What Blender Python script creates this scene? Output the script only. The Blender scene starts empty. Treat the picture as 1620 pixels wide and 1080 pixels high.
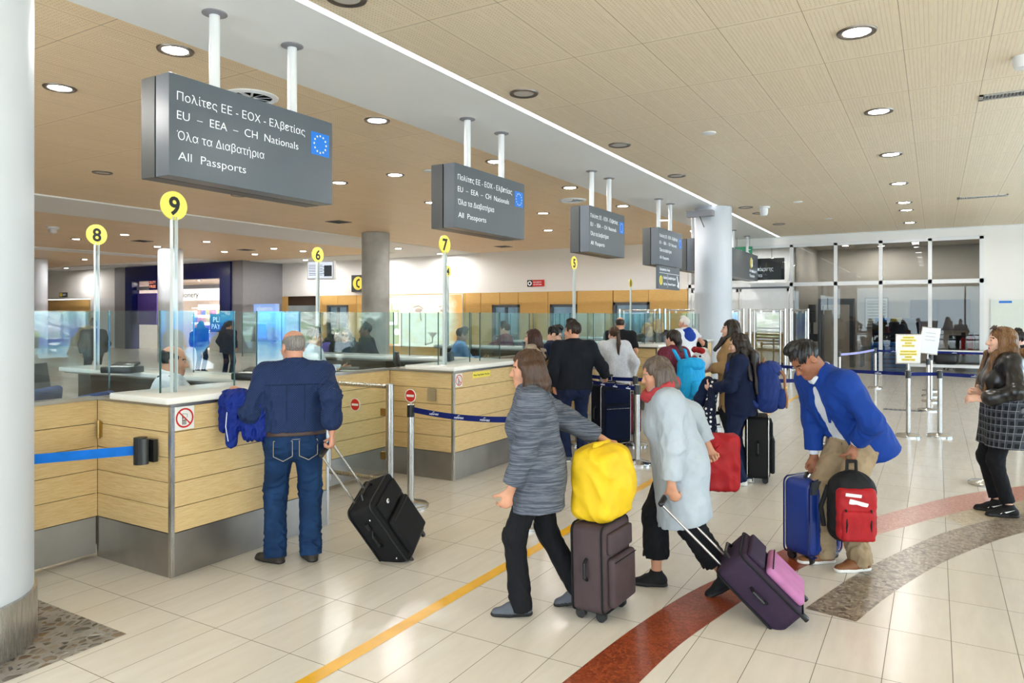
import bpy, bmesh, math, random
import numpy as np
from mathutils import Vector, Matrix
random.seed(7)
scene = bpy.context.scene
COL = scene.collection
PI = math.pi

# ------------------------------------------------------------------ camera
F_PX, YAW, HOR, EYE = 1134.0, math.radians(30.58), 498.0, 1.75
cam_d = bpy.data.cameras.new('camera')
cam = bpy.data.objects.new('camera', cam_d)
COL.objects.link(cam)
cam.location = (0, 0, EYE)
cam.rotation_euler = (PI / 2, 0, YAW)
cam_d.sensor_width = 36.0
cam_d.lens = F_PX / 1620.0 * 36.0
cam_d.shift_y = (HOR - 540.0) / 1620.0
cam_d.clip_start = 0.05
cam_d.clip_end = 200
scene.camera = cam

# ------------------------------------------------------------------ view, world
scene.view_settings.view_transform = 'Standard'
scene.view_settings.look = 'None'
scene.view_settings.gamma = 1.0
scene.view_settings.use_curve_mapping = False
scene.view_settings.exposure = 0.76
scene.cycles.transparent_max_bounces = 32
scene.cycles.max_bounces = 8
scene.cycles.sample_clamp_indirect = 6.0
scene.cycles.caustics_reflective = False
scene.cycles.caustics_refractive = False
SKY = 3.1                    # strength of the overcast sky seen through the glazing on the right
LAMP = 250.0                  # radiance of a lit downlight lens
world = bpy.data.worlds.new('sky')
scene.world = world
world.use_nodes = True
wn = world.node_tree.nodes
wn['Background'].inputs['Color'].default_value = (0.76, 0.895, 1.0, 1)
wn['Background'].inputs['Strength'].default_value = SKY

def portal(name, loc, rot, sx, sy):
    l = bpy.data.lights.new(name, 'AREA'); l.shape = 'RECTANGLE'; l.size = sx; l.size_y = sy
    l.cycles.is_portal = True
    o = bpy.data.objects.new(name, l); COL.objects.link(o)
    o.location = loc; o.rotation_euler = rot
    return o
sun_d = bpy.data.lights.new('sun', 'SUN'); sun_d.energy = 22.0; sun_d.angle = 0.01
sun = bpy.data.objects.new('sun', sun_d); COL.objects.link(sun)
sun.rotation_euler = (0, math.radians(-42), 0)       # high sun beyond the roof, lights the bank outside the glazing
portal('window_portal_right', (7.45, 8.0, 1.9), (0, PI / 2, 0), 3.7, 26)
portal('window_portal_back', (-1.2, -4.9, 1.9), (-PI / 2, 0, 0), 17.6, 3.7)

# ------------------------------------------------------------------ small helpers
def lin(r, g, b):
    f = lambda c: (c / 255 / 12.92) if c / 255 <= 0.04045 else ((c / 255 + 0.055) / 1.055) ** 2.4
    return (f(r), f(g), f(b))

RGT = Vector((math.cos(YAW), math.sin(YAW), 0))
FWD = Vector((-math.sin(YAW), math.cos(YAW), 0))
def at(x, d, z=0.0):
    """floor point at image column x and camera depth d"""
    p = FWD * d + RGT * ((x - 810.0) / F_PX * d)
    return Vector((p.x, p.y, z))
def zt(y, d):
    return EYE - (y - HOR) / F_PX * d

def link(name, me, parent=None, mats=()):
    o = bpy.data.objects.new(name, me)
    COL.objects.link(o)
    for m in mats:
        if m.name not in [x.name for x in me.materials if x]:
            me.materials.append(m)
    if parent is not None: o.parent = parent
    return o

def thing(name, label, cat, loc=(0, 0, 0), rot=(0, 0, 0), group=None):
    o = bpy.data.objects.new(name, None)
    o.empty_display_size = 0.1
    COL.objects.link(o)
    o.location = loc
    o.rotation_euler = rot
    o['label'] = label; o['category'] = cat
    if group: o['group'] = group
    return o

def tag(o, label, cat, group=None):
    o['label'] = label; o['category'] = cat
    if group: o['group'] = group
    return o

class B:
    """collects simple shapes and links them as one mesh object"""
    def __init__(s):
        s.bm = bmesh.new(); s.mi = 0
    def _done(s, verts, M):
        bmesh.ops.transform(s.bm, matrix=M, verts=verts)
        fs = set(f for v in verts for f in v.link_faces)
        for f in fs: f.material_index = s.mi
        return verts
    def box(s, c, size, rot=(0, 0, 0), bev=0.0, seg=2):
        g = bmesh.ops.create_cube(s.bm, size=1.0)
        vs = g['verts']
        bmesh.ops.scale(s.bm, vec=size, verts=vs)
        if bev > 0:
            es = list(set(e for v in vs for e in v.link_edges))
            r = bmesh.ops.bevel(s.bm, geom=es, offset=min(bev, min(size) * 0.49), segments=seg, profile=0.5, affect='EDGES')
            vs = list(set(v for f in r['faces'] for v in f.verts) | set(v for v in vs if v.is_valid))
            vs = s._island(vs)
        from mathutils import Euler
        M = Matrix.Translation(c) @ Euler(rot).to_matrix().to_4x4()
        s._done(vs, M)
        return s
    def _island(s, vs):
        seen = set(vs); st = list(vs)
        while st:
            v = st.pop()
            for e in v.link_edges:
                w = e.other_vert(v)
                if w not in seen: seen.add(w); st.append(w)
        return list(seen)
    def bx(s, x0, x1, y0, y1, z0, z1, bev=0.0):
        return s.box(((x0 + x1) / 2, (y0 + y1) / 2, (z0 + z1) / 2), (abs(x1 - x0), abs(y1 - y0), abs(z1 - z0)), bev=bev)
    def rod(s, a, b, r, r2=None, n=16, caps=True):
        a = Vector(a); b = Vector(b); d = b - a
        g = bmesh.ops.create_cone(s.bm, cap_ends=caps, cap_tris=False, segments=n, radius1=r, radius2=r if r2 is None else r2, depth=d.length)
        M = Matrix.Translation((a + b) / 2) @ d.to_track_quat('Z', 'Y').to_matrix().to_4x4()
        s._done(g['verts'], M)
        return s
    def tube(s, pts, r, n=10):
        pts = [Vector(p) for p in pts]
        for a, b in zip(pts, pts[1:]): s.rod(a, b, r, n=n)
        for p in pts[1:-1]: s.ball(p, r, 8)
        return s
    def ball(s, c, r, n=12, scale=(1, 1, 1)):
        g = bmesh.ops.create_uvsphere(s.bm, u_segments=n * 2 if n > 8 else n, v_segments=n, radius=1)
        s._done(g['verts'], Matrix.Translation(c) @ Matrix.Diagonal((r * scale[0], r * scale[1], r * scale[2], 1)))
        return s
    def lathe(s, prof, c=(0, 0, 0), n=32, axis='Z', cap=True):
        """prof: list of (radius, height)"""
        rings = []
        for r, h in prof:
            ring = []
            for i in range(n):
                a = 2 * PI * i / n
                ring.append(s.bm.verts.new((max(r, 1e-5) * math.cos(a), max(r, 1e-5) * math.sin(a), h)))
            rings.append(ring)
        vs = [v for ring in rings for v in ring]
        for A, Bq in zip(rings, rings[1:]):
            for i in range(n):
                f = s.bm.faces.new((A[i], A[(i + 1) % n], Bq[(i + 1) % n], Bq[i])); f.smooth = True
        if cap and prof[0][0] > 1e-3: s.bm.faces.new(list(reversed(rings[0])))
        if cap and prof[-1][0] > 1e-3: s.bm.faces.new(rings[-1])
        M = Matrix.Translation(c)
        if axis == 'X': M = M @ Matrix.Rotation(PI / 2, 4, 'Y')
        if axis == 'Y': M = M @ Matrix.Rotation(-PI / 2, 4, 'X')
        s._done(vs, M)
        return s
    def poly(s, pts, thick=None):
        vs = [s.bm.verts.new(p) for p in pts]
        f = s.bm.faces.new(vs); f.material_index = s.mi
        if thick is not None:
            r = bmesh.ops.extrude_face_region(s.bm, geom=[f])
            nv = [v for v in r['geom'] if isinstance(v, bmesh.types.BMVert)]
            bmesh.ops.translate(s.bm, vec=thick, verts=nv)
            for e in r['geom']:
                if isinstance(e, bmesh.types.BMFace): e.material_index = s.mi
            for v in nv:
                for ff in v.link_faces: ff.material_index = s.mi
        return s
    def m(s, i):
        s.mi = i; return s
    def out(s, name, mats, parent=None, smooth=True, ang=35):
        bmesh.ops.recalc_face_normals(s.bm, faces=s.bm.faces[:])
        me = bpy.data.meshes.new(name)
        if smooth:
            for f in s.bm.faces: f.smooth = True
            lim = math.radians(ang)
            for e in s.bm.edges:
                if len(e.link_faces) == 2 and e.calc_face_angle(0) > lim: e.smooth = False
        s.bm.to_mesh(me); s.bm.free()
        if not isinstance(mats, (list, tuple)): mats = [mats]
        for mm in mats: me.materials.append(mm)
        o = bpy.data.objects.new(name, me); COL.objects.link(o)
        if parent is not None: o.parent = parent
        return o

def snap_line(o, pts, d, r, name, m, parent, lift=.001):
    """a seam: the points dropped along d on to the surface of mesh object o (its own frame)"""
    from mathutils.bvhtree import BVHTree
    t = BVHTree.FromPolygons([v.co for v in o.data.vertices], [p.vertices[:] for p in o.data.polygons])
    q = []
    for p in pts:
        h = t.ray_cast(Vector(p), Vector(d))
        if h[0] is not None: q.append(tuple(h[0] - Vector(d).normalized() * lift))
    if len(q) > 1: return B().tube(q, r, 6).out(name, m, parent)

def struct(o):
    o['kind'] = 'structure'; return o

_fc = [0]
def text_obj(name, body, mat_, parent, M, cap=0.07, width=None, bold=0.0, align='LEFT', shear=0.0, thick=0.0008):
    """lettering as a thin mesh; M maps local x right, y up, z out of the face"""
    cu = bpy.data.curves.new('t', 'FONT')
    cu.body = body; cu.size = cap / 0.7; cu.extrude = thick; cu.offset = bold; cu.shear = shear
    cu.resolution_u = 3
    to = bpy.data.objects.new('t', cu); COL.objects.link(to)
    dg = bpy.context.evaluated_depsgraph_get()
    me = bpy.data.meshes.new_from_object(to.evaluated_get(dg))
    bpy.data.objects.remove(to); bpy.data.curves.remove(cu)
    xs = [v.co.x for v in me.vertices] or [0]
    x0, x1 = min(xs), max(xs)
    k = (width / (x1 - x0)) if width else 1.0
    off = -x0 * k if align == 'LEFT' else (-(x0 + x1) / 2 * k)
    me.transform(Matrix.Translation((off, 0, 0)) @ Matrix.Diagonal((k, 1, 1, 1)))
    me.materials.clear(); me.materials.append(mat_)
    o = bpy.data.objects.new(name, me); COL.objects.link(o)
    if parent is not None: o.parent = parent
    o.matrix_local = M
    return o
def face_px(p):      # frame of a face looking along +X
    return Matrix(((0, 0, 1, p[0]), (1, 0, 0, p[1]), (0, 1, 0, p[2]), (0, 0, 0, 1)))
def face_my(p):      # frame of a face looking along -Y
    return Matrix(((1, 0, 0, p[0]), (0, 0, -1, p[1]), (0, 1, 0, p[2]), (0, 0, 0, 1)))

# ------------------------------------------------------------------ materials
class N:
    def __init__(s, name):
        s.mat = bpy.data.materials.new(name); s.mat.use_nodes = True
        s.t = s.mat.node_tree; s.n = s.t.nodes; s.l = s.t.links
        s.bsdf = s.n['Principled BSDF']; s.outn = s.n['Material Output']
    def add(s, typ, **kw):
        nd = s.n.new(typ)
        for k, v in kw.items(): setattr(nd, k, v)
        return nd
    def put(s, sock, v):
        if hasattr(v, 'is_linked') or isinstance(v, bpy.types.NodeSocket): s.l.new(v, sock)
        else: sock.default_value = v
    def math(s, op, a, b=0.0, c=None):
        nd = s.add('ShaderNodeMath', operation=op)
        s.put(nd.inputs[0], a); s.put(nd.inputs[1], b)
        if c is not None: s.put(nd.inputs[2], c)
        return nd.outputs[0]
    def vmath(s, op, a, b=(0, 0, 0)):
        nd = s.add('ShaderNodeVectorMath', operation=op)
        s.put(nd.inputs[0], a); s.put(nd.inputs[1], b)
        return nd.outputs[0]
    def mix(s, f, a, b, blend='MIX'):
        nd = s.add('ShaderNodeMix', data_type='RGBA', blend_type=blend)
        s.put(nd.inputs[0], f)
        c4 = lambda v: (*v, 1) if isinstance(v, tuple) and len(v) == 3 else v
        s.put(nd.inputs[6], c4(a)); s.put(nd.inputs[7], c4(b))
        return nd.outputs[2]
    def coord(s, kind='Object'):
        return s.add('ShaderNodeTexCoord').outputs[kind]
    def pos(s):
        return s.add('ShaderNodeNewGeometry').outputs['Position']
    def noise(s, vec, scale, detail=3.0, rough=0.5):
        nd = s.add('ShaderNodeTexNoise'); s.put(nd.inputs['Vector'], vec)
        nd.inputs['Scale'].default_value = scale; nd.inputs['Detail'].default_value = detail
        nd.inputs['Roughness'].default_value = rough
        return nd.outputs[0]
    def vor(s, vec, scale, feature='F1'):
        nd = s.add('ShaderNodeTexVoronoi', feature=feature); s.put(nd.inputs['Vector'], vec)
        nd.inputs['Scale'].default_value = scale
        return nd
    def ramp(s, f, stops):
        nd = s.add('ShaderNodeValToRGB'); s.put(nd.inputs[0], f)
        el = nd.color_ramp.elements
        while len(el) < len(stops): el.new(0.5)
        for e, (p, c) in zip(el, stops): e.position = p; e.color = (*c, 1)
        return nd.outputs[0]
    def bump(s, h, strength=0.2, dist=0.01):
        nd = s.add('ShaderNodeBump'); nd.inputs['Strength'].default_value = strength
        nd.inputs['Distance'].default_value = dist
        s.put(nd.inputs['Height'], h); s.l.new(nd.outputs[0], s.bsdf.inputs['Normal'])
    def set(s, col=None, rough=None, metal=None, spec=None, **kw):
        i = s.bsdf.inputs
        if col is not None:
            s.put(i['Base Color'], (*col, 1) if isinstance(col, tuple) and len(col) == 3 else col)
        if rough is not None: s.put(i['Roughness'], rough)
        if metal is not None: s.put(i['Metallic'], metal)
        if spec is not None: s.put(i['Specular IOR Level'], spec)
        for k, v in kw.items(): s.put(i[k], v)
        return s

def plain(name, rgb, rough=0.5, metal=0.0, var=0.06, spec=0.5, vscale=6.0, **kw):
    n = N(name); c = lin(*rgb)
    if var > 0:
        f = n.noise(n.coord(), vscale, 3.0)
        c2 = tuple(min(1, x * (1 + var)) for x in c); c1 = tuple(x * (1 - var) for x in c)
        n.set(col=n.ramp(f, [(0.3, c1), (0.7, c2)]), rough=rough, metal=metal, spec=spec, **kw)
    else:
        n.set(col=c, rough=rough, metal=metal, spec=spec, **kw)
    return n.mat

def fabric(name, rgb, rough=0.85, weave=700.0, var=0.12, bump=0.25, rgb2=None, mode='weave', scale=1.0):
    n = N(name); c = lin(*rgb); o = n.coord()
    f = n.noise(o, 9.0, 4.0, 0.6)
    c1 = tuple(x * (1 - var) for x in c); c2 = tuple(min(1, x * (1 + var)) for x in c)
    colr = n.ramp(f, [(0.3, c1), (0.7, c2)])
    fine = n.noise(o, weave * 0.35, 2.0)
    if mode == 'check':          # tiny shirt check
        sx = n.add('ShaderNodeSeparateXYZ'); n.l.new(o, sx.inputs[0])
        a = n.math('SINE', n.math('MULTIPLY', sx.outputs[0], 420.0)); b = n.math('SINE', n.math('MULTIPLY', sx.outputs[2], 420.0))
        g = n.math('GREATER_THAN', n.math('MULTIPLY', a, b), 0.35)
        colr = n.mix(n.math('MULTIPLY', g, 0.55), colr, lin(*rgb2))
    elif mode == 'plaid':
        sx = n.add('ShaderNodeSeparateXYZ'); n.l.new(o, sx.inputs[0])
        ang = n.math('ADD', n.math('MULTIPLY', sx.outputs[0], 1.0), sx.outputs[1])
        def band(v, per, w):
            fr = n.math('FRACT', n.math('MULTIPLY', v, 1 / per))
            return n.math('LESS_THAN', fr, w)
        g1 = n.math('MAXIMUM', band(ang, .062, .07), band(sx.outputs[2], .062, .07))
        g2 = n.math('MAXIMUM', band(n.math('ADD', ang, .02), .062, .4), band(n.math('ADD', sx.outputs[2], .02), .062, .4))
        colr = n.mix(n.math('MULTIPLY', g2, .22), colr, lin(110, 118, 130))
        colr = n.mix(n.math('MULTIPLY', g1, .26), colr, lin(*rgb2))
    elif mode == 'dots':
        v = n.vor(o, 22.0)
        v.inputs['Randomness'].default_value = 0.35
        g = n.math('LESS_THAN', v.outputs['Distance'], 0.29)
        colr = n.mix(g, colr, lin(*rgb2))
    elif mode == 'denim':
        sx = n.add('ShaderNodeSeparateXYZ'); n.l.new(o, sx.inputs[0])
        tw = n.noise(n.vmath('MULTIPLY', o, (60, 60, 8)), 6.0, 3.0)
        fade = n.noise(o, 4.5, 2.0)
        colr = n.mix(n.math('MULTIPLY', n.ramp(fade, [(.42, (0, 0, 0)), (.75, (1, 1, 1))]), .45), colr, lin(*rgb2))
        colr = n.mix(n.math('MULTIPLY', tw, .35), colr, lin(*rgb2))
    elif mode == 'speckle':
        g = n.noise(o, 130.0, 2.0, .7)
        colr = n.mix(n.math('MULTIPLY', n.math('GREATER_THAN', g, .55), .75), colr, lin(*rgb2))
    elif mode == 'stripe':
        g = n.noise(n.vmath('MULTIPLY', o, (4, 4, 95)), 1.6, 3.0, .7)
        colr = n.mix(n.ramp(g, [(.42, (0, 0, 0)), (.6, (1, 1, 1))]), colr, lin(*rgb2))
    elif mode == 'vstripe':
        g = n.noise(n.vmath('MULTIPLY', o, (60, 60, 3)), 2.0, 3.0, .7)
        colr = n.mix(n.ramp(g, [(.42, (0, 0, 0)), (.6, (1, 1, 1))]), colr, lin(*rgb2))
    n.set(col=colr, rough=rough, spec=0.25)
    n.bump(fine, bump, 0.002)
    return n.mat

def emis(name, rgb, strength, base=(0.8, 0.8, 0.8)):
    n = N(name)
    n.set(col=base, rough=.4)
    n.bsdf.inputs['Emission Color'].default_value = (*lin(*rgb), 1)
    n.bsdf.inputs['Emission Strength'].default_value = strength
    return n.mat

def thin_glass(name, tint=(0.93, 0.985, 0.975), ior=1.75, rough=0.0, haze=0.0):
    n = N(name)
    tr = n.add('ShaderNodeBsdfTransparent'); tr.inputs[0].default_value = (*tint, 1)
    gl = n.add('ShaderNodeBsdfGlossy'); gl.inputs['Roughness'].default_value = rough
    gl.inputs['Color'].default_value = (.95, 1, 1, 1)
    r0 = ((ior - 1) / (ior + 1)) ** 2
    g = n.add('ShaderNodeNewGeometry')
    dt = n.add('ShaderNodeVectorMath', operation='DOT_PRODUCT')
    n.l.new(g.outputs['Normal'], dt.inputs[0]); n.l.new(g.outputs['Incoming'], dt.inputs[1])
    ca = n.math('SUBTRACT', 1.0, n.math('ABSOLUTE', dt.outputs['Value']))
    fr = n.math('ADD', r0, n.math('MULTIPLY', n.math('POWER', ca, 5.0), 1 - r0))
    mx = n.add('ShaderNodeMixShader')
    n.l.new(fr, mx.inputs[0]); n.l.new(tr.outputs[0], mx.inputs[1]); n.l.new(gl.outputs[0], mx.inputs[2])
    n.l.new(mx.outputs[0], n.outn.inputs[0])
    return n.mat

def m_floor():
    n = N('floor_tile'); p = n.pos()
    sx = n.add('ShaderNodeSeparateXYZ'); n.l.new(p, sx.inputs[0])
    u = n.math('DIVIDE', n.math('SUBTRACT', sx.outputs[0], 0.072), 0.2948)
    v = n.math('DIVIDE', n.math('SUBTRACT', sx.outputs[1], 2.607), 0.635)
    fu = n.math('FRACT', u); fv = n.math('FRACT', v)
    du = n.math('MULTIPLY', n.math('MINIMUM', fu, n.math('SUBTRACT', 1.0, fu)), 0.2948)
    dv = n.math('MULTIPLY', n.math('MINIMUM', fv, n.math('SUBTRACT', 1.0, fv)), 0.635)
    g = n.math('MAXIMUM', n.math('LESS_THAN', du, 0.0019), n.math('LESS_THAN', dv, 0.0021))
    cv = n.add('ShaderNodeCombineXYZ'); n.l.new(n.math('FLOOR', u), cv.inputs[0]); n.l.new(n.math('FLOOR', v), cv.inputs[1])
    wn_ = n.add('ShaderNodeTexWhiteNoise'); n.l.new(cv.outputs[0], wn_.inputs['Vector'])
    vein = n.noise(n.vmath('MULTIPLY', p, (7, 1.2, 1)), 2.2, 5.0, .65)
    base = n.ramp(vein, [(.3, lin(220, 213, 202)), (.7, lin(228, 222, 212))])
    base = n.mix(n.math('MULTIPLY', wn_.outputs['Value'], .28), base, lin(216, 206, 191))
    c = n.mix(g, base, lin(112, 100, 86))
    n.set(col=c, rough=n.math('ADD', n.math('MULTIPLY', g, .5), n.math('ADD', .17, n.math('MULTIPLY', vein, .08))), spec=.5)
    n.bump(n.math('SUBTRACT', 1.0, g), .25, .002)
    return n.mat

def m_ceil(name, c0, c1, x_off, y_off, px=0.69, py=1.417):
    n = N(name); p = n.pos()
    sx = n.add('ShaderNodeSeparateXYZ'); n.l.new(p, sx.inputs[0])
    u = n.math('FRACT', n.math('DIVIDE', n.math('SUBTRACT', sx.outputs[0], x_off), px))
    v = n.math('FRACT', n.math('DIVIDE', n.math('SUBTRACT', sx.outputs[1], y_off), py))
    du = n.math('MULTIPLY', n.math('MINIMUM', u, n.math('SUBTRACT', 1.0, u)), px)
    dv = n.math('MULTIPLY', n.math('MINIMUM', v, n.math('SUBTRACT', 1.0, v)), py)
    seam = n.math('MAXIMUM', n.math('LESS_THAN', du, .0028), n.math('LESS_THAN', dv, .0032))
    # perforations in a diamond grid, solid margins round each panel
    s = .034
    a = n.math('DIVIDE', sx.outputs[0], s); b = n.math('DIVIDE', sx.outputs[1], s)
    fa = n.math('SUBTRACT', n.math('FRACT', a), .5); fb = n.math('SUBTRACT', n.math('FRACT', b), .5)
    d = n.math('SQRT', n.math('ADD', n.math('MULTIPLY', fa, fa), n.math('MULTIPLY', fb, fb)))
    hole = n.math('LESS_THAN', d, .145)
    hole = n.math('MULTIPLY', hole, n.math('GREATER_THAN', du, .035))
    hole = n.math('MULTIPLY', hole, n.math('GREATER_THAN', dv, .05))
    gap = n.math('FRACT', n.math('DIVIDE', n.math('SUBTRACT', sx.outputs[0], x_off), px / 3))
    hole = n.math('MULTIPLY', hole, n.math('GREATER_THAN', gap, .12))
    grain = n.noise(n.vmath('MULTIPLY', p, (40, 3, 1)), 2.0, 4.0, .6)
    cell = n.add('ShaderNodeCombineXYZ')
    n.l.new(n.math('FLOOR', n.math('DIVIDE', n.math('SUBTRACT', sx.outputs[0], x_off), px)), cell.inputs[0])
    n.l.new(n.math('FLOOR', n.math('DIVIDE', n.math('SUBTRACT', sx.outputs[1], y_off), py)), cell.inputs[1])
    wn_ = n.add('ShaderNodeTexWhiteNoise'); n.l.new(cell.outputs[0], wn_.inputs['Vector'])
    base = n.ramp(grain, [(.3, c0), (.7, c1)])
    base = n.mix(n.math('MULTIPLY', wn_.outputs['Value'], .25), base, tuple(x * .9 for x in c0))
    c = n.mix(n.math('MULTIPLY', hole, .6), base, lin(120, 75, 50))
    c = n.mix(n.math('MULTIPLY', seam, .75), c, lin(110, 72, 45))
    n.set(col=c, rough=.45, spec=.35)
    return n.mat

def m_wood(name, c0, c1, c2):
    n = N(name); p = n.pos()
    g = n.noise(n.vmath('MULTIPLY', p, (5, 5, 130)), 1.6, 6.0, .72)
    g2 = n.noise(n.vmath('MULTIPLY', p, (1.2, 1.2, 22)), 1.5, 3.0, .6)
    c = n.ramp(g, [(.34, c0), (.52, c1), (.66, c2)])
    c = n.mix(n.math('MULTIPLY', g2, .35), c, c0)
    n.set(col=c, rough=.38, spec=.4)
    n.bump(g, .06, .002)
    return n.mat

def m_steel(name, rgb=(176, 176, 176), rough=.3, along='z'):
    n = N(name); p = n.coord()
    sc = {'z': (90, 90, 1.5), 'h': (2, 2, 140), 'r': (60, 60, 60)}[along]
    g = n.noise(n.vmath('MULTIPLY', p, sc), 2.0, 4.0, .6)
    b = n.noise(p, 3.0, 3.0)
    c = lin(*rgb)
    n.set(col=n.ramp(b, [(.3, tuple(x * .86 for x in c)), (.7, tuple(min(1, x * 1.1) for x in c))]), metal=.95,
          rough=n.math('ADD', rough - .06, n.math('MULTIPLY', g, .14)))
    n.bump(g, .03, .001)
    return n.mat

def m_mosaic(name, cols, scale):
    n = N(name); p = n.pos()
    v = n.vor(n.vmath('MULTIPLY', p, (1, 1, 0)), scale)
    e = n.vor(n.vmath('MULTIPLY', p, (1, 1, 0)), scale, 'DISTANCE_TO_EDGE')
    sp = n.add('ShaderNodeSeparateColor'); n.l.new(v.outputs['Color'], sp.inputs[0])
    k = len(cols)
    c = n.ramp(sp.outputs[0], [(i / max(1, k - 1), cc) for i, cc in enumerate(cols)])
    c = n.mix(n.math('MULTIPLY', n.math('LESS_THAN', e.outputs['Distance'], .05), .45), c, tuple(x * .45 for x in cols[0]))
    n.set(col=c, rough=.3, spec=.5)
    return n.mat

def m_pebble():
    n = N('pebble_mosaic'); p = n.pos()
    w = n.noise(p, 6.0, 2.0)
    nd = n.add('ShaderNodeMix', data_type='VECTOR')
    q = n.vmath('ADD', n.vmath('MULTIPLY', p, (1.35, 1, 0)), (0, 0, 0))
    v = n.vor(q, 15.0); e = n.vor(q, 15.0, 'DISTANCE_TO_EDGE')
    sp = n.add('ShaderNodeSeparateColor'); n.l.new(v.outputs['Color'], sp.inputs[0])
    c = n.ramp(sp.outputs[0], [(0, lin(54, 48, 44)), (.3, lin(92, 84, 76)), (.5, lin(120, 110, 98)), (.7, lin(104, 76, 48)), (1, lin(140, 130, 118))])
    thr = n.math('ADD', .07, n.math('MULTIPLY', sp.outputs[1], .16))
    g = n.math('LESS_THAN', e.outputs['Distance'], thr)
    c = n.mix(g, c, n.ramp(w, [(.3, lin(126, 119, 110)), (.7, lin(146, 138, 128))]))
    n.set(col=c, rough=n.math('ADD', .25, n.math('MULTIPLY', g, .4)), spec=.5)
    h = n.math('MINIMUM', e.outputs['Distance'], .3)
    n.bump(h, .5, .02)
    return n.mat

M = {}
M['floor'] = m_floor()
M['ceil_r'] = m_ceil('ceiling_pale_wood', lin(230, 212, 182), lin(241, 226, 200), -0.26, 6.30)
M['ceil_l'] = m_ceil('ceiling_honey_wood', lin(238, 212, 174), lin(247, 226, 192), -6.2, 3.52, 0.69, 1.45)
M['soffit'] = plain('soffit_paint', (244, 247, 247), .6, var=.015, vscale=.6)
M['white'] = plain('white_wall_paint', (242, 241, 238), .6, var=.015, vscale=.6)
M['column'] = plain('column_paint', (204, 210, 218), .45, var=.02, vscale=1.5)
M['concrete'] = plain('grey_concrete', (172, 172, 168), .7, var=.12, vscale=2.5)
M['oak'] = m_wood('counter_oak', lin(206, 172, 116), lin(226, 198, 146), lin(238, 216, 170))
M['wallwood'] = m_wood('wall_wood', lin(206, 160, 88), lin(222, 182, 112), lin(230, 194, 128))
M['steel_h'] = m_steel('brushed_steel_sheet', (168, 165, 160), .33, 'h')
M['steel'] = m_steel('brushed_steel_tube', (196, 194, 190), .26, 'z')
M['chrome'] = m_steel('polished_steel', (205, 205, 205), .16, 'r')
M['brass'] = m_steel('gold_toned_clamp', (190, 160, 100), .3, 'r')
M['dark_gap'] = plain('dark_gap', (58, 44, 30), .8, var=0)
M['top'] = plain('white_solid_surface', (240, 239, 234), .22, var=.02)
M['glass'] = thin_glass('partition_glass', (.935, .98, .985), 1.42)
M['glass_far'] = thin_glass('far_wall_glass', (.66, .665, .65), 1.5)
M['glass_door'] = thin_glass('door_glass', (.9, .93, .94), 1.5)
M['glass_edge'] = plain('glass_edge_dark', (52, 86, 84), .2, var=0)
M['acrylic'] = thin_glass('acrylic_post', (.9, .93, .93), 1.6, .05)
M['acr_edge'] = plain('acrylic_edge', (225, 232, 232), .2, var=0)
M['sign'] = plain('sign_charcoal', (86, 95, 104), .28, var=.02, spec=.5)
M['sign_side'] = plain('sign_dark_side', (56, 60, 61), .35, var=.02)
M['letter'] = emis('sign_lettering', (232, 240, 246), .25, lin(236, 242, 246))
M['eu_blue'] = plain('flag_blue', (0, 120, 226), .4, var=0)
M['star'] = plain('star_pale_yellow', (250, 246, 190), .5, var=0)
M['yellow'] = plain('disc_yellow', (246, 226, 92), .4, var=.02)
M['black'] = plain('black_plastic', (24, 24, 26), .4, var=.05)
M['ink'] = plain('black_ink', (22, 22, 22), .6, var=0)
M['wpaint'] = plain('white_frame', (232, 234, 236), .4, var=.01)
M['greyframe'] = plain('grey_frame', (92, 98, 104), .45, var=.03)
M['lamp'] = emis('lamp_lens', (255, 251, 247), LAMP)
M['lamp_r'] = emis('lamp_lens_cool', (255, 251, 247), LAMP * .5)
M['lamp_off'] = plain('lamp_lens_unlit', (196, 190, 182), .3, var=.02)
M['ring'] = m_steel('lamp_ring', (128, 120, 112), .35, 'r')
M['cove'] = emis('cove_light', (250, 252, 255), 3.0)
M['tape'] = plain('floor_tape_yellow', (236, 178, 22), .3, var=.08)
M['red_mos'] = m_mosaic('red_mosaic', [lin(118, 48, 22), lin(142, 62, 30), lin(165, 80, 44), lin(128, 54, 28)], 70)
M['pink_mos'] = m_mosaic('pink_mosaic', [lin(168, 112, 96), lin(188, 130, 114), lin(200, 148, 130), lin(178, 118, 104)], 60)
M['grey_mos'] = m_mosaic('grey_mosaic', [lin(96, 84, 72), lin(142, 128, 112), lin(170, 156, 138), lin(124, 110, 96)], 42)
M['beige_mos'] = m_mosaic('beige_mosaic', [lin(168, 152, 128), lin(188, 172, 146), lin(200, 184, 158), lin(176, 160, 134)], 42)
M['pebble'] = m_pebble()
M['red'] = plain('sign_red', (206, 44, 38), .4, var=.02)
M['signwhite'] = plain('sign_white', (240, 240, 238), .45, var=.0)
M['belt'] = fabric('navy_belt', (12, 30, 104), .6, bump=.1)
M['belt_blue'] = fabric('bright_blue_belt', (0, 118, 226), .6, bump=.1)
M['belt_lilac'] = fabric('lilac_belt', (172, 172, 226), .6, bump=.1)
M['navy_gloss'] = plain('shop_navy_gloss', (10, 24, 92), .15, var=.05)
M['grey_clad'] = plain('grey_cladding', (140, 140, 146), .5, var=.03)
M['office_blue'] = fabric('chair_blue', (32, 62, 120), .8)
# ================================================================== the hall
ZC = 4.25
XR = 7.5            # glazed right-hand wall, out of frame
struct(B().bx(-48, 14, -6, 31, -.2, 0).out('floor', M['floor'], smooth=False))

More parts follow.
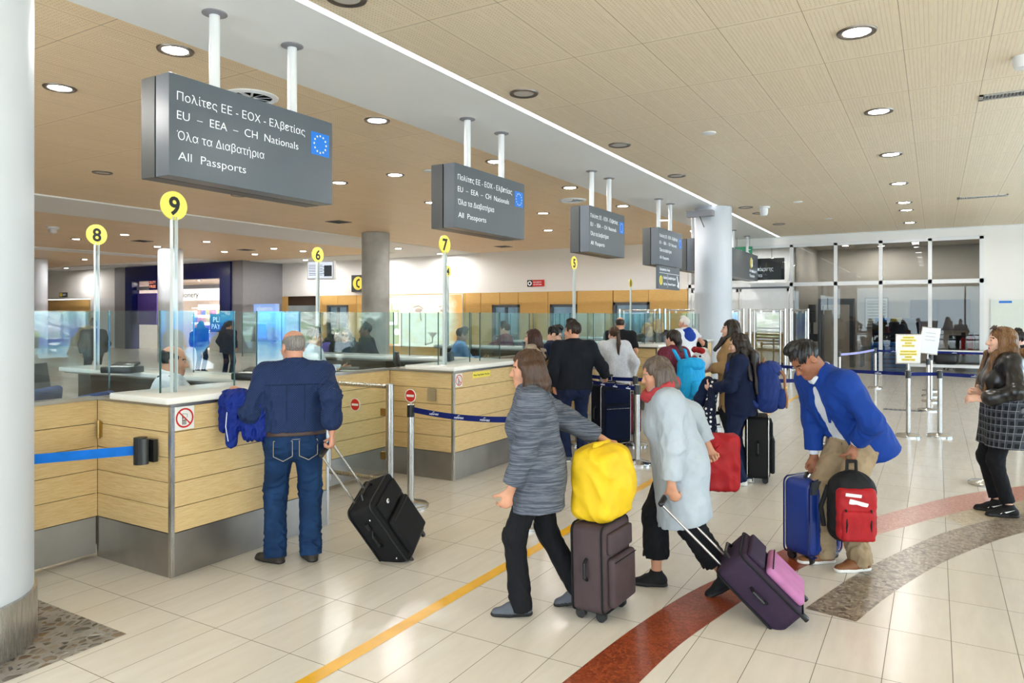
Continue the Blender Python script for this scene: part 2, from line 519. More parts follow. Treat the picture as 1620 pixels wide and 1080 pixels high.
# ceilings: pale perforated wood on the right, white soffit band, honey wood on the left
struct(B().bx(-4.30, XR, -5, 24.06, ZC, ZC + .2).out('ceiling', M['ceil_r'], smooth=False))
struct(B().bx(-5.92, -4.36, -5, 24.2, ZC - .012, ZC + .2).bx(-4.36, XR, 24.06, 24.2, ZC - .012, ZC + .2).out('trim_1', M['soffit'], smooth=False))
struct(B().bx(-4.36, -4.30, -5, 24.06, ZC + .004, ZC + .05).bx(-4.36, XR, 24.02, 24.06, ZC + .004, ZC + .05).out('trim_2', M['cove'], smooth=False))
struct(B().bx(-15.95, -5.92, -5, 24.2, ZC, ZC + .2).out('ceiling', M['ceil_l'], smooth=False))
struct(B().bx(-18.5, -15.95, -5, 24.2, ZC - .03, ZC + .2).out('trim_3', M['soffit'], smooth=False))
struct(B().bx(-28.3, -18.5, -5, 22.3, ZC, ZC + .2).out('ceiling', M['ceil_l'], smooth=False))
struct(B().bx(-28.3, -18.5, 22.3, 24.2, ZC - .03, ZC + .2).bx(-29.3, -28.3, -5, 24.2, ZC - .03, ZC + .2).out('trim_4', M['soffit'], smooth=False))
struct(B().bx(-48, -29.3, -5, 20.2, ZC, ZC + .2).out('ceiling', M['ceil_l'], smooth=False))
struct(B().bx(-48, -29.3, 20.2, 24.2, ZC - .03, ZC + .2).out('trim_5', M['soffit'], smooth=False))

# far wall, left of the glass wall: white above, honey wood panels below
YF = 24.2
struct(B().bx(-27.2, -7.3, YF, YF + .2, 2.64, ZC).out('wall_far', M['white'], smooth=False))
wins = [(-24.2, -22.9, 2.2), (-15.2, -13.93, 2.15), (-12.6, -11.5, 2.15), (-10.02, -8.66, 2.2)]
b = B()
edges = [-27.2, -26.9, -24.72, -23.55, -22.4, -21.0, -19.4, -17.6, -16.5, -15.75, -14.85, -14.0, -12.7, -11.48, -10.05, -8.7, -7.3]
for i, (x0, x1) in enumerate(zip(edges, edges[1:])):
    if x0 == -26.9: continue                     # dark recess
    spans = [(x0, x1)]
    cut = [w for w in wins if w[0] < x1 and w[1] > x0]
    zs = [(0, 2.64)]
    segs = []
    for w in cut:
        segs.append((max(x0, w[0]), min(x1, w[1]), w[2]))
    xs = sorted(set([x0, x1] + [s[0] for s in segs] + [s[1] for s in segs]))
    for xa, xb in zip(xs, xs[1:]):
        z0 = 0
        for s in segs:
            if s[0] <= xa + 1e-6 and s[1] >= xb - 1e-6: z0 = s[2]
        ga = .012 if xa == x0 else 0; gb = .012 if xb == x1 else 0
        if xb - ga - gb - xa > .02: b.bx(xa + ga, xb - gb, YF - .03, YF + .1, z0, 2.635)
b.out('wall_far_panels', M['wallwood'], smooth=False)['kind'] = 'structure'
struct(B().bx(-27.2, -7.3, YF + .12, YF + .2, 2.2, 2.64).bx(-22.9, -15.2, YF + .12, YF + .2, 0, 2.3).bx(-13.93, -12.6, YF + .12, YF + .2, 0, 2.3)
       .bx(-11.5, -10.02, YF + .12, YF + .2, 0, 2.3).bx(-8.66, -7.3, YF + .12, YF + .2, 0, 2.3).bx(-24.5, -24.2, YF + .12, YF + .2, 0, 2.3).out('wall_far_backing', M['dark_gap'], smooth=False))
struct(B().bx(-27.0, -24.6, YF + 1.8, YF + 1.9, 0, 2.7).bx(-27.1, -27.0, YF, YF + 1.9, 0, 2.7).bx(-24.7, -24.6, YF + .1, YF + 1.9, 0, 2.7).out('wall_recess', M['concrete'], smooth=False))
M['room_light'] = plain('office_wall_pale_blue', (206, 220, 226), .6, var=.05)
M['room_lamp'] = emis('office_strip_lamp', (230, 244, 255), 14)
for k, (x0, x1, z1) in enumerate(wins):
    f = B()
    for (a0, a1) in ((x0, x0 + .09), (x1 - .09, x1)): f.bx(a0, a1, YF - .06, YF + .1, 0, z1)
    f.bx(x0, x1, YF - .06, YF + .1, z1 - .1, z1)
    if k in (0, 1): f.bx((x0 + x1) / 2 - .04, (x0 + x1) / 2 + .04, YF - .04, YF + .08, 0, z1 - .1)
    f.bx(x0, x1, YF - .05, YF + .1, .86, .93)
    w = struct(f.out('window_%d' % (k + 1), M['greyframe'], smooth=False))
    B().bx(x0 + .09, x1 - .09, YF + .02, YF + .03, 0, z1 - .1).out('window_pane', M['glass_door'], w)
    struct(B().bx(x0 - .3, x1 + .3, YF + 2.2, YF + 2.3, 0, 2.8).bx(x0 - .3, x0 - .2, YF + .25, YF + 2.3, 0, 2.8).bx(x1 + .2, x1 + .3, YF + .25, YF + 2.3, 0, 2.8).bx(x0 - .3, x1 + .3, YF + .25, YF + 2.3, 2.8, 2.9)
           .out('wall_office_%d' % (k + 1), M['room_light'], smooth=False))
    l = thing('strip_lamp', 'slim office strip lamp behind the %s framed window in the far wall' % ['far left', 'second', 'third', 'right hand'][k], 'lamp', ((x0 + x1) / 2, YF + 1.2, 2.75))
    B().bx(-.5, .5, -.06, .06, -.02, .05).out('housing', M['wpaint'], l); B().bx(-.48, .48, -.05, .05, -.03, -.02).out('lens', M['room_lamp'], l)
    d = thing('office_desk', 'low office desk with a telephone behind the %s framed window' % ['far left', 'second', 'third', 'right hand'][k], 'desk', ((x0 + x1) / 2, YF + 1.5, 0))
    B().bx(-.6, .6, -.3, .3, .95, 1.0).out('desk_top', M['wpaint'], d); B().bx(-.55, .55, -.02, .25, 0, .95).out('desk_panel', M['greyframe'], d)
    ph = thing('desk_telephone', 'dark telephone on the desk behind the %s framed window' % ['far left', 'second', 'third', 'right hand'][k], 'telephone', ((x0 + x1) / 2 + .2, YF + 1.45, 1.0))
    B().box((0, 0, .06), (.3, .25, .1), bev=.02).out('body', M['black'], ph); B().rod((-.13, -.02, .15), (.13, -.02, .15), .03).out('handset', M['black'], ph)

# shop front on the left end of the far wall
YS = 21.9
struct(B().bx(-27.4, -27.2, YS + .3, YF + .2, 0, ZC).bx(-27.95, -27.2, YS, YS + .3, 0, ZC).bx(-37.3, -36.2, YS, YS + .3, 0, ZC).out('wall_shop_end', M['grey_clad'], smooth=False))
struct(B().bx(-48, -37.3, YS, YS + .2, 2.64, ZC).out('wall_left', M['white'], smooth=False))
struct(B().bx(-48, -39.6, YS - .03, YS + .2, 0, 2.6).out('wall_left_panels', M['wallwood'], smooth=False))
struct(B().bx(-39.6, -37.3, YS, YS + .2, 0, 2.64).out('door_1', M['wpaint'], smooth=False))
struct(B().bx(-48.2, -48, -5, 24, 0, ZC).out('wall_end', M['white'], smooth=False))
struct(B().bx(-36.2, -35.6, YS - .1, YS + .3, 0, ZC - .03).bx(-28.7, -27.95, YS - .1, YS + .3, 0, ZC - .03).bx(-35.6, -28.7, YS - .1, YS + .3, 3.46, ZC - .03).out('wall_shop_front', M['navy_gloss'], smooth=False))
M['shop_white'] = emis('shop_glow_white', (255, 246, 236), .8)  # lit fascia, and a glow put into the shelves, which hold no lamps
M['shop_purple'] = plain('shop_purple', (92, 70, 168), .5, var=.1)
M['shop_wall'] = plain('shop_pale_wall', (236, 226, 214), .6, var=.05)
struct(B().bx(-36, -28, YS + 4, YS + 4.1, 0, 3.5).bx(-36.1, -36, YS + .3, YS + 4, 0, 3.5).bx(-28.1, -28, YS + .3, YS + 4, 0, 3.5).bx(-36.1, -28, YS + .3, YS + 4.1, 3.5, 3.6).out('wall_shop_inside', M['shop_wall'], smooth=False))
hd = thing('shop_fascia', 'lit shop fascia with the word confectionery behind the middle column', 'sign', (-32, YS + .2, 2.45))
B().bx(-1.6, 3.3, -.05, .1, 0, .55).out('light_panel', M['shop_white'], hd)
B().bx(-3.5, 3.3, -.1, .15, .58, .75).out('rail', M['grey_clad'], hd)
B().bx(-3.5, -1.9, -.05, .1, -1.2, .4).out('purple_panel', M['shop_purple'], hd)
text_obj('lettering', 'confectionery', M['ink'], hd, face_my((-1.15, -.06, .16)), .26, width=2.6, bold=.004)
lo = thing('shop_letters', 'orange shop letters standing on the rail beside the middle column', 'sign', (-32, YS + .1, 3.2))
M['orange'] = emis('orange_letter', (250, 120, 20), .7)
text_obj('lettering', 'SWEETS', M['orange'], lo, face_my((-1.4, 0, .03)), .21, width=1.5, bold=.01)
ps = thing('hanging_sign', 'small dark blue hanging sign with red words in the shop opening', 'sign', (-33.6, YS - .2, 3.0))
B().bx(-.32, .32, -.04, .04, 0, .75).out('panel', M['navy_gloss'], ps)
text_obj('lettering', 'DUTY', M['orange'], ps, face_my((-.25, -.05, .3)), .14, width=.5); text_obj('lettering', 'FREE', M['orange'], ps, face_my((-.25, -.05, .1)), .14, width=.5)
for k in range(3):
    sh = thing('shop_shelf', ['tall white sweet shelf on the left inside the shop', 'tall white sweet shelf in the middle inside the shop', 'tall white sweet shelf on the right inside the shop'][k], 'shelf', (-33.4 + 2.0 * k, YS + 2.6, 0))
    c = B()
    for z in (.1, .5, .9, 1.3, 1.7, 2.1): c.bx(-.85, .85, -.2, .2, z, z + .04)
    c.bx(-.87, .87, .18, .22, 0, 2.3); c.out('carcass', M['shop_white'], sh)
    rnd = random.Random(k)
    cols = [(214, 70, 120), (120, 70, 180), (240, 200, 60), (60, 130, 210), (230, 110, 60), (245, 240, 235)]
    for z in (.14, .54, .94, 1.34, 1.74):
        for i in range(5):
            w = thing('sweet_box', 'coloured sweet box standing on a shop shelf', 'box', (-33.4 + 2.0 * k - .68 + .34 * i, YS + 2.55, z), group='sweet boxes on the shop shelves')
            cc = rnd.choice(cols); key = 'sweet_%d' % cols.index(cc)
            if key not in M: M[key] = plain('sweet_box_%d' % cols.index(cc), cc, .4)
            B().box((0, 0, .14), (.28, .2, .26), bev=.01).out('box', M[key], w)
sg = thing('counter_board', 'black till board reading please pay here in the shop', 'sign', (-29.6, YS + .8, .95))
B().bx(-.95, .95, -.04, .04, 0, .85).out('board', M['black'], sg)
text_obj('lettering', 'PLEASE', M['letter'], sg, face_my((-.7, -.05, .46)), .24, width=1.4, bold=.006)
text_obj('lettering', 'PAY HERE', M['letter'], sg, face_my((-.8, -.05, .12)), .24, width=1.6, bold=.006)
till = thing('shop_till_counter', 'dark till counter under the please pay here board', 'counter', (-29.6, YS + 1.1, 0))
B().bx(-1.1, 1.1, -.25, .35, 0, .92).out('body', M['shop_wall'], till); B().bx(-1.15, 1.15, -.3, .4, .92, .95).out('worktop', M['black'], till)

struct(B().bx(-48, 2, 24.4, 31, 4.46, 4.6).out('ceiling', M['white'], smooth=False))  # unseen roof slab added to keep the sun out of the rear rooms
# columns
def column(x, y, r, m, base=None, top=ZC - .012):
    c = struct(B().lathe([(r, 0.0 if not base else .28), (r, top)], (x, y, 0), 64).out('column', m))
    if base: B().lathe([(r + .016, 0), (r + .016, .28), (r, .283)], (x, y, 0), 64).out('column_base', base, c)
    return c
column(-4.46, 1.66, .442, M['column'], M['steel'])
column(-4.46, 16.76, .42, M['column'], M['steel'])
column(-14.75, 16.76, .42, M['concrete'], None)
column(-24.9, 16.76, .44, M['column'], M['steel'])
column(-34.6, 16.76, .44, M['column'], M['steel'])

# far glass wall and the search room behind it
mull = [-7.22, -5.17, -3.95, -2.66, -1.42, -.14, 1.08]
b = B()
for x in (-7.22, -3.95, -2.66, -1.42, -.14, 1.12): b.bx(x - .05, x + .05, YF - .06, YF + .06, 0, 3.98)
b.bx(-7.3, 1.2, YF - .06, YF + .06, 3.9, 4.0).bx(-7.3, 1.2, YF - .06, YF + .06, 2.66, 2.78).bx(-3.95, 1.2, YF - .05, YF + .05, 0, .06)
struct(b.out('trim_6', M['wpaint'], smooth=False))
struct(B().bx(-7.3, XR, YF - .02, YF + .2, 4.0, ZC).bx(1.17, XR, YF - .02, YF + .2, 0, 4.0).out('wall_far_right', M['white'], smooth=False))
for k, (x0, x1) in enumerate(zip([-3.9, -2.61, -1.37, -.09], [-2.71, -1.47, -.19, 1.07])):
    struct(B().bx(x0, x1, YF - .008, YF + .008, .06, 2.66).bx(x0, x1, YF - .008, YF + .008, 2.78, 3.9).out('window_%d' % (k + 5), M['glass_far'], smooth=False))
struct(B().bx(-7.17, -4.0, YF - .008, YF + .008, 2.78, 3.9).out('window_9', M['glass_door'], smooth=False))
# sliding doors under the transom, frosted
M['frost'] = plain('frosted_door', (232, 236, 238), .35, var=.02)
M['frost'].node_tree.nodes['Principled BSDF'].inputs['Transmission Weight'].default_value = .0
for k, (x0, x1) in enumerate([(-7.15, -5.6), (-5.55, -4.02)]):
    d = struct(B().bx(x0, x0 + .06, YF - .1, YF - .05, 0, 2.6).bx(x1 - .06, x1, YF - .1, YF - .05, 0, 2.6).bx(x0, x1, YF - .1, YF - .05, 2.5, 2.6).bx(x0, x1, YF - .1, YF - .05, 0, .1).out('door_%d' % (k + 2), M['wpaint'], smooth=False))
    B().bx(x0 + .06, x1 - .06, YF - .08, YF - .07, 1.2, 2.5).out('door_pane', M['frost'], d)
    B().bx(x0 + .06, x1 - .06, YF - .08, YF - .07, .1, 1.2).out('door_pane_clear', M['glass_door'], d)
struct(B().bx(-7.15, -4.0, YF - .12, YF - .04, 2.6, 2.66).out('trim_7', M['greyframe'], smooth=False))
M['room_beige'] = plain('search_room_wall', (196, 190, 180), .7, var=.03)
struct(B().bx(-7.4, 1.5, 30, 30.1, 0, ZC).bx(1.4, 1.5, YF + .2, 30, 0, ZC).bx(-7.5, -7.4, YF + .2, 30, 0, ZC).bx(-3.97, -3.93, YF + .7, 30, 0, ZC).bx(-7.5, 1.5, YF + .2, 30.1, ZC, ZC + .1).out('wall_search_room', M['room_beige'], smooth=False))
bw = thing('wood_desk', 'low wooden desk seen through the clear lower half of the sliding doors', 'desk', (-5.3, 26.2, 0))
B().bx(-.9, .9, -.4, .4, .12, 1.05).out('body', M['wallwood'], bw); B().bx(-.95, .95, -.45, .45, 1.05, 1.1).out('desk_top', M['wallwood'], bw); B().bx(-.85, .85, -.35, .35, 0, .12).out('plinth', M['black'], bw)
struct(B().bx(-7.4, -4, 27.5, 27.6, 0, ZC).out('wall_lobby', M['white'], smooth=False))

# glazed right wall and back, sky and ground outside
b = B()
for i in range(10): b.bx(XR - .05, XR + .05, -5 + 3.25 * i - .05, -5 + 3.25 * i + .05, 0, 3.7)
b.bx(XR - .05, XR + .05, -5, 24.2, 3.55, 3.7).bx(XR - .05, XR + .05, -5, 24.2, 0, .12)
for i in range(10): b.bx(-48 + 6.2 * i - .05, -48 + 6.2 * i + .05, -5.05, -4.95, 0, 3.7)
b.bx(-48, XR, -5.05, -4.95, 3.55, 3.7)
struct(B().bx(-48, -10, -5.2, -4.9, 0, 3.7).out('wall_back_glare_screen', M['white'], smooth=False))  # unseen solid stretch added to cut sky glare in the booth panes
struct(b.out('trim_8', M['greyframe'], smooth=False))
struct(B().bx(XR, XR + .2, -5, 24.2, 3.7, ZC + .2).bx(XR, XR + .2, 21, 24.2, 0, 3.7).bx(-48, XR, -5.2, -5, 3.7, ZC + .2).out('wall_right', M['white'], smooth=False))
def m_ground():
    n = N('gravel_bank'); p = n.pos()
    v = n.vor(p, 3.2); sp = n.add('ShaderNodeSeparateColor'); n.l.new(v.outputs['Color'], sp.inputs[0])
    g = n.noise(p, .5, 3)
    c = n.ramp(sp.outputs[0], [(0, lin(120, 116, 104)), (.5, lin(186, 180, 168)), (1, lin(232, 228, 220))])
    c = n.mix(n.ramp(g, [(.5, (0, 0, 0)), (.62, (1, 1, 1))]), c, lin(120, 140, 90))
    n.set(col=c, rough=.9); return n.mat
M['ground'] = m_ground()
struct(B().poly([(17, -20, .3), (25, -20, 3.4), (25, 45, 3.4), (17, 45, .3)]).out('ground', M['ground'], smooth=False))
rl = thing('bench_railing', 'dark slatted railing outside the glazed wall', 'railing', (10.5, 7, 0))
for k in range(5): B().bx(-.03, .03, -6, 6, .3 + .17 * k, .4 + .17 * k).out('slat', M['sign_side'], rl)
for k in range(5): B().bx(-.04, .04, -5.9 + 2.95 * k - .05, -5.9 + 2.95 * k + .05, 0, 1.15).out('post', M['sign_side'], rl)

# advertising light box with a blue sea, by the glazing on the right
def m_sea():
    n = N('sea_poster'); p = n.coord()
    sx = n.add('ShaderNodeSeparateXYZ'); n.l.new(p, sx.inputs[0])
    w = n.noise(n.vmath('MULTIPLY', p, (1, 1, 2.2)), 1.1, 6, .65)
    h = n.math('ADD', n.math('MULTIPLY', sx.outputs[2], .42), n.math('MULTIPLY', w, .55))
    c = n.ramp(h, [(.35, lin(228, 240, 250)), (.52, lin(120, 190, 240)), (.62, lin(0, 90, 220)), (.78, lin(0, 140, 226)), (.95, lin(90, 200, 240)), (1.15 / 1.2, lin(230, 250, 252))])
    n.set(col=(.02, .02, .02), rough=.5)
    n.l.new(c, n.bsdf.inputs['Emission Color']); n.bsdf.inputs['Emission Strength'].default_value = 6.0
    return n.mat
M['sea'] = m_sea()
lb = thing('light_box_advert', 'large light box advert with a blue sea and white boat wake by the glazing', 'advert', (XR - .25, 12.9, .25))
B().bx(-.0, .12, -3.1, 3.1, 0, 2.5).out('case', M['sign_side'], lb)
B().bx(-.02, 0, -3.02, 3.02, .08, 2.42).out('picture', M['sea'], lb)

# ------------------------------------------------------------------ downlights and ceiling fittings
def lamp_disc(name, n=20, r=.115):
    return B().lathe([(0.0001, 0), (r, 0)], (0, 0, 0), n)
proto = {}
def downlight(x, y, lit, label, z=ZC, k=1.0):
    key = (lit, k, x > -3)
    t = thing('downlight', label, 'downlight', (x, y, z), group='lit round downlights' if lit else 'unlit round downlights')
    if key not in proto:
        a = B().lathe([(.112 * k, -.006), (.125 * k, -.014), (.158 * k, -.014), (.165 * k, -.002), (.165 * k, .0)], n=40, cap=False).out('bezel', M['ring'], t)
        bb = B(); bb.lathe([(.0002, -.005), (.112 * k, -.005)], n=20)
        c = bb.out('lens', (M['lamp_r'] if x > -3 else M['lamp']) if lit else M['lamp_off'], t)
        proto[key] = (a, c)
    else:
        for o in proto[key]:
            q = o.copy(); COL.objects.link(q); q.parent = t
    return t
ROWR = [7.0, 9.87, 12.61, 15.47, 18.15, 19.48, 22.2]
NTH = ['nearest', 'second', 'third', 'fourth', 'fifth', 'sixth', 'seventh', 'eighth']
for i, y in enumerate(ROWR): downlight(-.6, y, True, '%s lit downlight in the single row along the pale wood ceiling' % NTH[i])
for i, y in enumerate([4.2, 7.03, 9.88, 12.58]): downlight(-4.0, y, False, '%s unlit downlight beside the bright cove line on the pale ceiling' % NTH[i])
for i, (x, y) in enumerate([(-3.8, 17.1), (-3.73, 18.25), (-3.71, 20.7)]): downlight(x, y, False, '%s of the three far unlit downlights near the ceiling corner' % NTH[i])
for i, y in enumerate([1.4, 4.21, 7.05, 9.92, 12.69, 15.45, 18.3, 21.1]): downlight(-6.18, y, True, '%s lit downlight in the honey wood row next to the white soffit' % NTH[i])
for i, y in enumerate([1.4, 4.26, 9.95, 15.55, 18.6]): downlight(-8.3, y, True, '%s lit downlight in the second honey wood row over the counters' % NTH[i])
for i, (x, y) in enumerate([(-9.7, 10.0), (-9.65, 12.8), (-9.85, 18.76), (-9.1, 19.0), (-12.26, 18.28), (-12.4, 3.0)]): downlight(x, y, True, '%s lit downlight of the third row deeper in the honey ceiling' % NTH[i])
for i, (x, y) in enumerate([(-12.6, 7.18), (-12.54, 10.0), (-13.6, 22.4)]): downlight(x, y, False, '%s unlit downlight deep in the honey wood ceiling' % NTH[i])
for i, (x, y) in enumerate([(-24.39, 13.03), (-21.75, 13.08), (-24.53, 15.99), (-21.4, 15.74), (-24.22, 18.62), (-24.15, 20.03), (-21.46, 18.68), (-21.33, 20.0)]): downlight(x, y, True, '%s lit downlight beyond the dropped white beam' % NTH[i])
for i, (x, y, z) in enumerate([(-24.36, 23.0, ZC - .03), (-20.4, 23.2, ZC - .03), (-17.2, 20.8, ZC - .03), (-17.2, 23.4, ZC - .03), (-28.8, 19.3, ZC - .03), (-33, 18, ZC), (-39.5, 20.6, ZC - .03)]): downlight(x, y, True, '%s lit downlight in the white ceiling near the shop' % NTH[i], z=z)
for i, (x, y) in enumerate([(-34, 12), (-39, 12), (-34, 6), (-24, 6), (-24, 0), (-39, 4)]): downlight(x, y, True, 'lit downlight far left in the hall, number %s from the shop' % NTH[i])
for i, (x, y) in enumerate([(-.6, 26), (-.6, 28.4), (-2.8, 26), (-2.8, 28.4), (.7, 27.2), (-1.7, 29.2)]): downlight(x, y, True, '%s lit downlight added to brighten the search room' % NTH[i], z=ZC)  # lamps added to lift the dark room behind the far glass
downlight(-5.5, 26, True, 'lit downlight in the lobby behind the sliding doors', z=ZC)
for i, (x, y) in enumerate([(-34, YS + 1), (-32, YS + 1.2), (-30, YS + 1)]): downlight(x, y, True, '%s lit downlight inside the shop ceiling' % NTH[i], z=3.5)

def vent(x, y, sx, sy, label, m=None, slats=9):
    t = thing('ceiling_vent', label, 'vent', (x, y, ZC))
    B().bx(-sx / 2, sx / 2, -sy / 2, -sy / 2 + .04, -.012, 0).bx(-sx / 2, sx / 2, sy / 2 - .04, sy / 2, -.012, 0).bx(-sx / 2, -sx / 2 + .04, -sy / 2, sy / 2, -.012, 0).bx(sx / 2 - .04, sx / 2, -sy / 2, sy / 2, -.012, 0).out('frame', m or M['steel'], t, smooth=False)
    B().bx(-sx / 2 + .03, sx / 2 - .03, -sy / 2 + .03, sy / 2 - .03, -.003, 0).out('backing', M['black'], t)
    s = B()
    for i in range(slats):
        xx = -sx / 2 + .04 + (sx - .08) * (i + .5) / slats
        s.box((xx, 0, -.008), (.012, sy - .08, .014), rot=(0, .5, 0))
    s.out('slats', m or M['steel'], t)
vent(.85, 9.85, .84, .24, 'large grey slatted air vent at the right edge of the pale ceiling', slats=22)
vent(.85, 18.1, .9, .24, 'smaller looking grey air vent further down the pale ceiling', slats=22)
for i, (x, y) in enumerate([(-13.8, 14.2), (-23.1, 14.5), (-22.8, 18.5), (-13.6, 22.4)]):
    vent(x, y, .5, .5, '%s dark square air vent in the honey wood ceiling' % NTH[i], M['sign_side'], 7)
def swirl(x, y, label):
    t = thing('air_diffuser', label, 'vent', (x, y, ZC))
    B().lathe([(.30, 0), (.30, -.012), (.25, -.03), (.23, -.012), (.23, 0)], n=40, cap=False).out('rim', M['wpaint'], t)
    B().lathe([(.0002, -.002), (.235, -.002)], n=30).out('backing', M['black'], t)
    s = B()
    for k in range(10):
        a = 2 * PI * k / 10
        s.box((.13 * math.cos(a), .13 * math.sin(a), -.012), (.2, .03, .004), rot=(.5, 0, a))
    s.out('blades', M['wpaint'], t)
swirl(-6.75, 5.55, 'round white swirl diffuser above the nearest hanging sign')
swirl(-6.8, 14.1, 'round white swirl diffuser beyond the second hanging sign')
def detector(x, y, label, z=ZC, k=1.0):
    t = thing('smoke_detector', label, 'detector', (x, y, z))
    B().lathe([(.095 * k, 0), (.095 * k, -.012), (.06 * k, -.02), (.0002, -.022)], n=32).out('base', M['wpaint'], t)
for i, (x, y) in enumerate([(-2.68, 9.85), (-2.62, 16.85), (-2.4, 20.2)]): detector(x, y, '%s flat white disc detector on the pale ceiling' % NTH[i])
detector(-7.57, 9.97, 'flat white disc detector on the honey ceiling between the first two signs')
t = thing('dome_camera', 'white dome camera under the pale ceiling near the far corner', 'camera', (-3.42, 17.25, ZC))
B().lathe([(.13, 0), (.13, -.03), (.09, -.035), (.09, -.14), (.07, -.2), (.0002, -.22)], n=32).out('body', M['wpaint'], t)
t = thing('ceiling_siren', 'white round alarm sounder at the right edge of the pale ceiling', 'alarm', (.74, 8.5, ZC))
B().lathe([(.1, 0), (.1, -.05), (.08, -.11), (.0002, -.13)], n=32).out('body', M['wpaint'], t)
for i, (x, y) in enumerate([(-22.9, 10.2), (-21.6, 10.9)]):
    t = thing('dome_camera', '%s small white dome camera under the far left ceiling beam' % ['left', 'right'][i], 'camera', (x, y, ZC))
    B().lathe([(.16, 0), (.16, -.05), (.1, -.07), (.1, -.16), (.0002, -.2)], n=24).out('body', M['wpaint'], t)

# ------------------------------------------------------------------ floor inlays
def crom(pts, n=6):
    P = [np.array(p, float) for p in pts]; P = [2 * P[0] - P[1]] + P + [2 * P[-1] - P[-2]]
    o = []
    for i in range(1, len(P) - 2):
        for k in range(n):
            t = k / n; a, b, c, d = P[i - 1:i + 3]
            o.append(.5 * (2 * b + (c - a) * t + (2 * a - 5 * b + 4 * c - d) * t * t + (3 * b - a - 3 * c + d) * t ** 3))
    o.append(P[-2]); return o
def band(name, up, lo, m, label, z=.0012):
    U = crom(up); L = crom(lo); n = min(len(U), len(L))
    U = [U[round(i * (len(U) - 1) / (n - 1))] for i in range(n)]; L = [L[round(i * (len(L) - 1) / (n - 1))] for i in range(n)]
    b = B()
    for i in range(n - 1):
        b.poly([(*U[i], z), (*L[i], z), (*L[i + 1], z), (*U[i + 1], z)])
    o = b.out(name, m, smooth=False); o['kind'] = 'structure'
    return o
band('floor_inlay_red', [(-1.56, 2.55), (-1.53, 3.05), (-1.46, 3.75), (-1.34, 4.45), (-1.16, 5.06), (-.95, 5.72), (-.83, 6.06)], [(-1.26, 2.55), (-1.225, 3.1), (-1.175, 3.68), (-1.09, 4.15), (-.955, 4.76), (-.76, 5.4), (-.64, 5.77)], M['red_mos'], '')
band('floor_inlay_pink', [(-.83, 6.06), (-.6, 6.62), (-.41, 7.03), (-.17, 7.52), (.17, 8.15), (.48, 8.6), (1.1, 9.4)], [(-.64, 5.77), (-.5, 6.15), (-.37, 6.45), (-.15, 6.88), (.05, 7.27), (.36, 7.78), (.95, 8.6)], M['pink_mos'], '')
band('floor_inlay_grey', [(-.67, 4.57), (-.5, 5.21), (-.32, 5.77), (.0, 6.6), (.26, 7.1), (.6, 7.65), (1.2, 8.4)], [(-.39, 4.52), (-.23, 5.11), (.04, 5.9), (.37, 6.63), (.62, 7.08), (.9, 7.5), (1.45, 8.15)], M['grey_mos'], '')
band('floor_inlay_beige', [(.05, 7.27), (.2, 7.53), (.36, 7.78), (.95, 8.6)], [(.2, 7.02), (.36, 7.28), (.6, 7.65), (1.2, 8.4)], M['beige_mos'], '', z=.0008)
struct(B().poly([(-3.82, .2, .0012), (-3.82, 2.31, .0012), (-5.3, 2.31, .0012), (-5.3, .2, .0012)]).out('floor_inlay_pebbles', M['pebble'], smooth=False))
o = B().poly([(-2.628, .8, .0015), (-2.540, .8, .0015), (-2.52, 17.2, .0015), (-2.60, 17.2, .0015)]).out('floor_tape', M['tape'], smooth=False)
tag(o, 'yellow waiting line taped along the tiled floor', 'floor tape')
t = thing('floor_grille', 'small dark floor grille beyond the two posts with notices', 'grille', (-.52, 15.0, 0))
B().bx(-.32, .32, -.1, .1, 0, .004).out('plate', M['greyframe'], t)
for k in range(8): B().bx(-.28 + .075 * k, -.25 + .075 * k, -.08, .08, .004, .007).out('bar', M['black'], t)
# ================================================================== passport counters
XF = -4.376
def no_entry(parent, Mx, r=.05, name='no_entry_disc'):
    a = B(); a.lathe([(.0002, .0), (r, .0), (r, .004), (.0002, .004)], n=36)
    d = a.out(name, M['signwhite'], parent); d.matrix_local = Mx; d['label'] = 'red no entry disc with a white bar'
    c = B(); c.lathe([(.0002, .0041), (r * .88, .0041), (r * .88, .0055), (.0002, .0055)], n=36)
    c.out('red_disc', M['red'], d)
    B().bx(-r * .68, r * .68, -r * .17, r * .17, .0055, .0065).out('bar', M['signwhite'], d)
    return d
def no_phone(parent, Mx, s=.13):
    d = B().bx(-s / 2, s / 2, -s / 2 * 1.08, s / 2 * 1.08, 0, .003).out('sticker', M['signwhite'], parent); d.matrix_local = Mx
    d['label'] = 'white sticker with a crossed out mobile phone'
    p = B(); p.bx(-.018, .012, -.044, .0, .003, .0042).bx(-.018, -.012, 0, .018, .003, .0042)
    p.out('phone', M['ink'], d)
    k = B()
    for i in range(3):
        for j in range(3): k.bx(-.0145 + .009 * i, -.009 + .009 * i, -.04 + .0085 * j, -.035 + .0085 * j, .0042, .0048)
    k.bx(-.014, .008, -.012, -.004, .0042, .0048)
    k.out('keys', M['signwhite'], d)
    w = B(); w.tube([(-.014, .018, .0035), (-.014, .03, .0035), (.02, .024, .0035), (.02, .0, .0035)], .0012, 6); w.out('cord', M['ink'], d)
    ring = B(); n = 40; r0, r1 = s * .38, s * .46
    for i in range(n):
        a0, a1 = 2 * PI * i / n, 2 * PI * (i + 1) / n
        ring.poly([(r0 * math.cos(a0), r0 * math.sin(a0), .005), (r1 * math.cos(a0), r1 * math.sin(a0), .005), (r1 * math.cos(a1), r1 * math.sin(a1), .005), (r0 * math.cos(a1), r0 * math.sin(a1), .005)])
    ring.box((0, 0, .005), (.009, s * .84, .0006), rot=(0, 0, PI / 4))
    ring.out('prohibition_ring', M['red'], d)

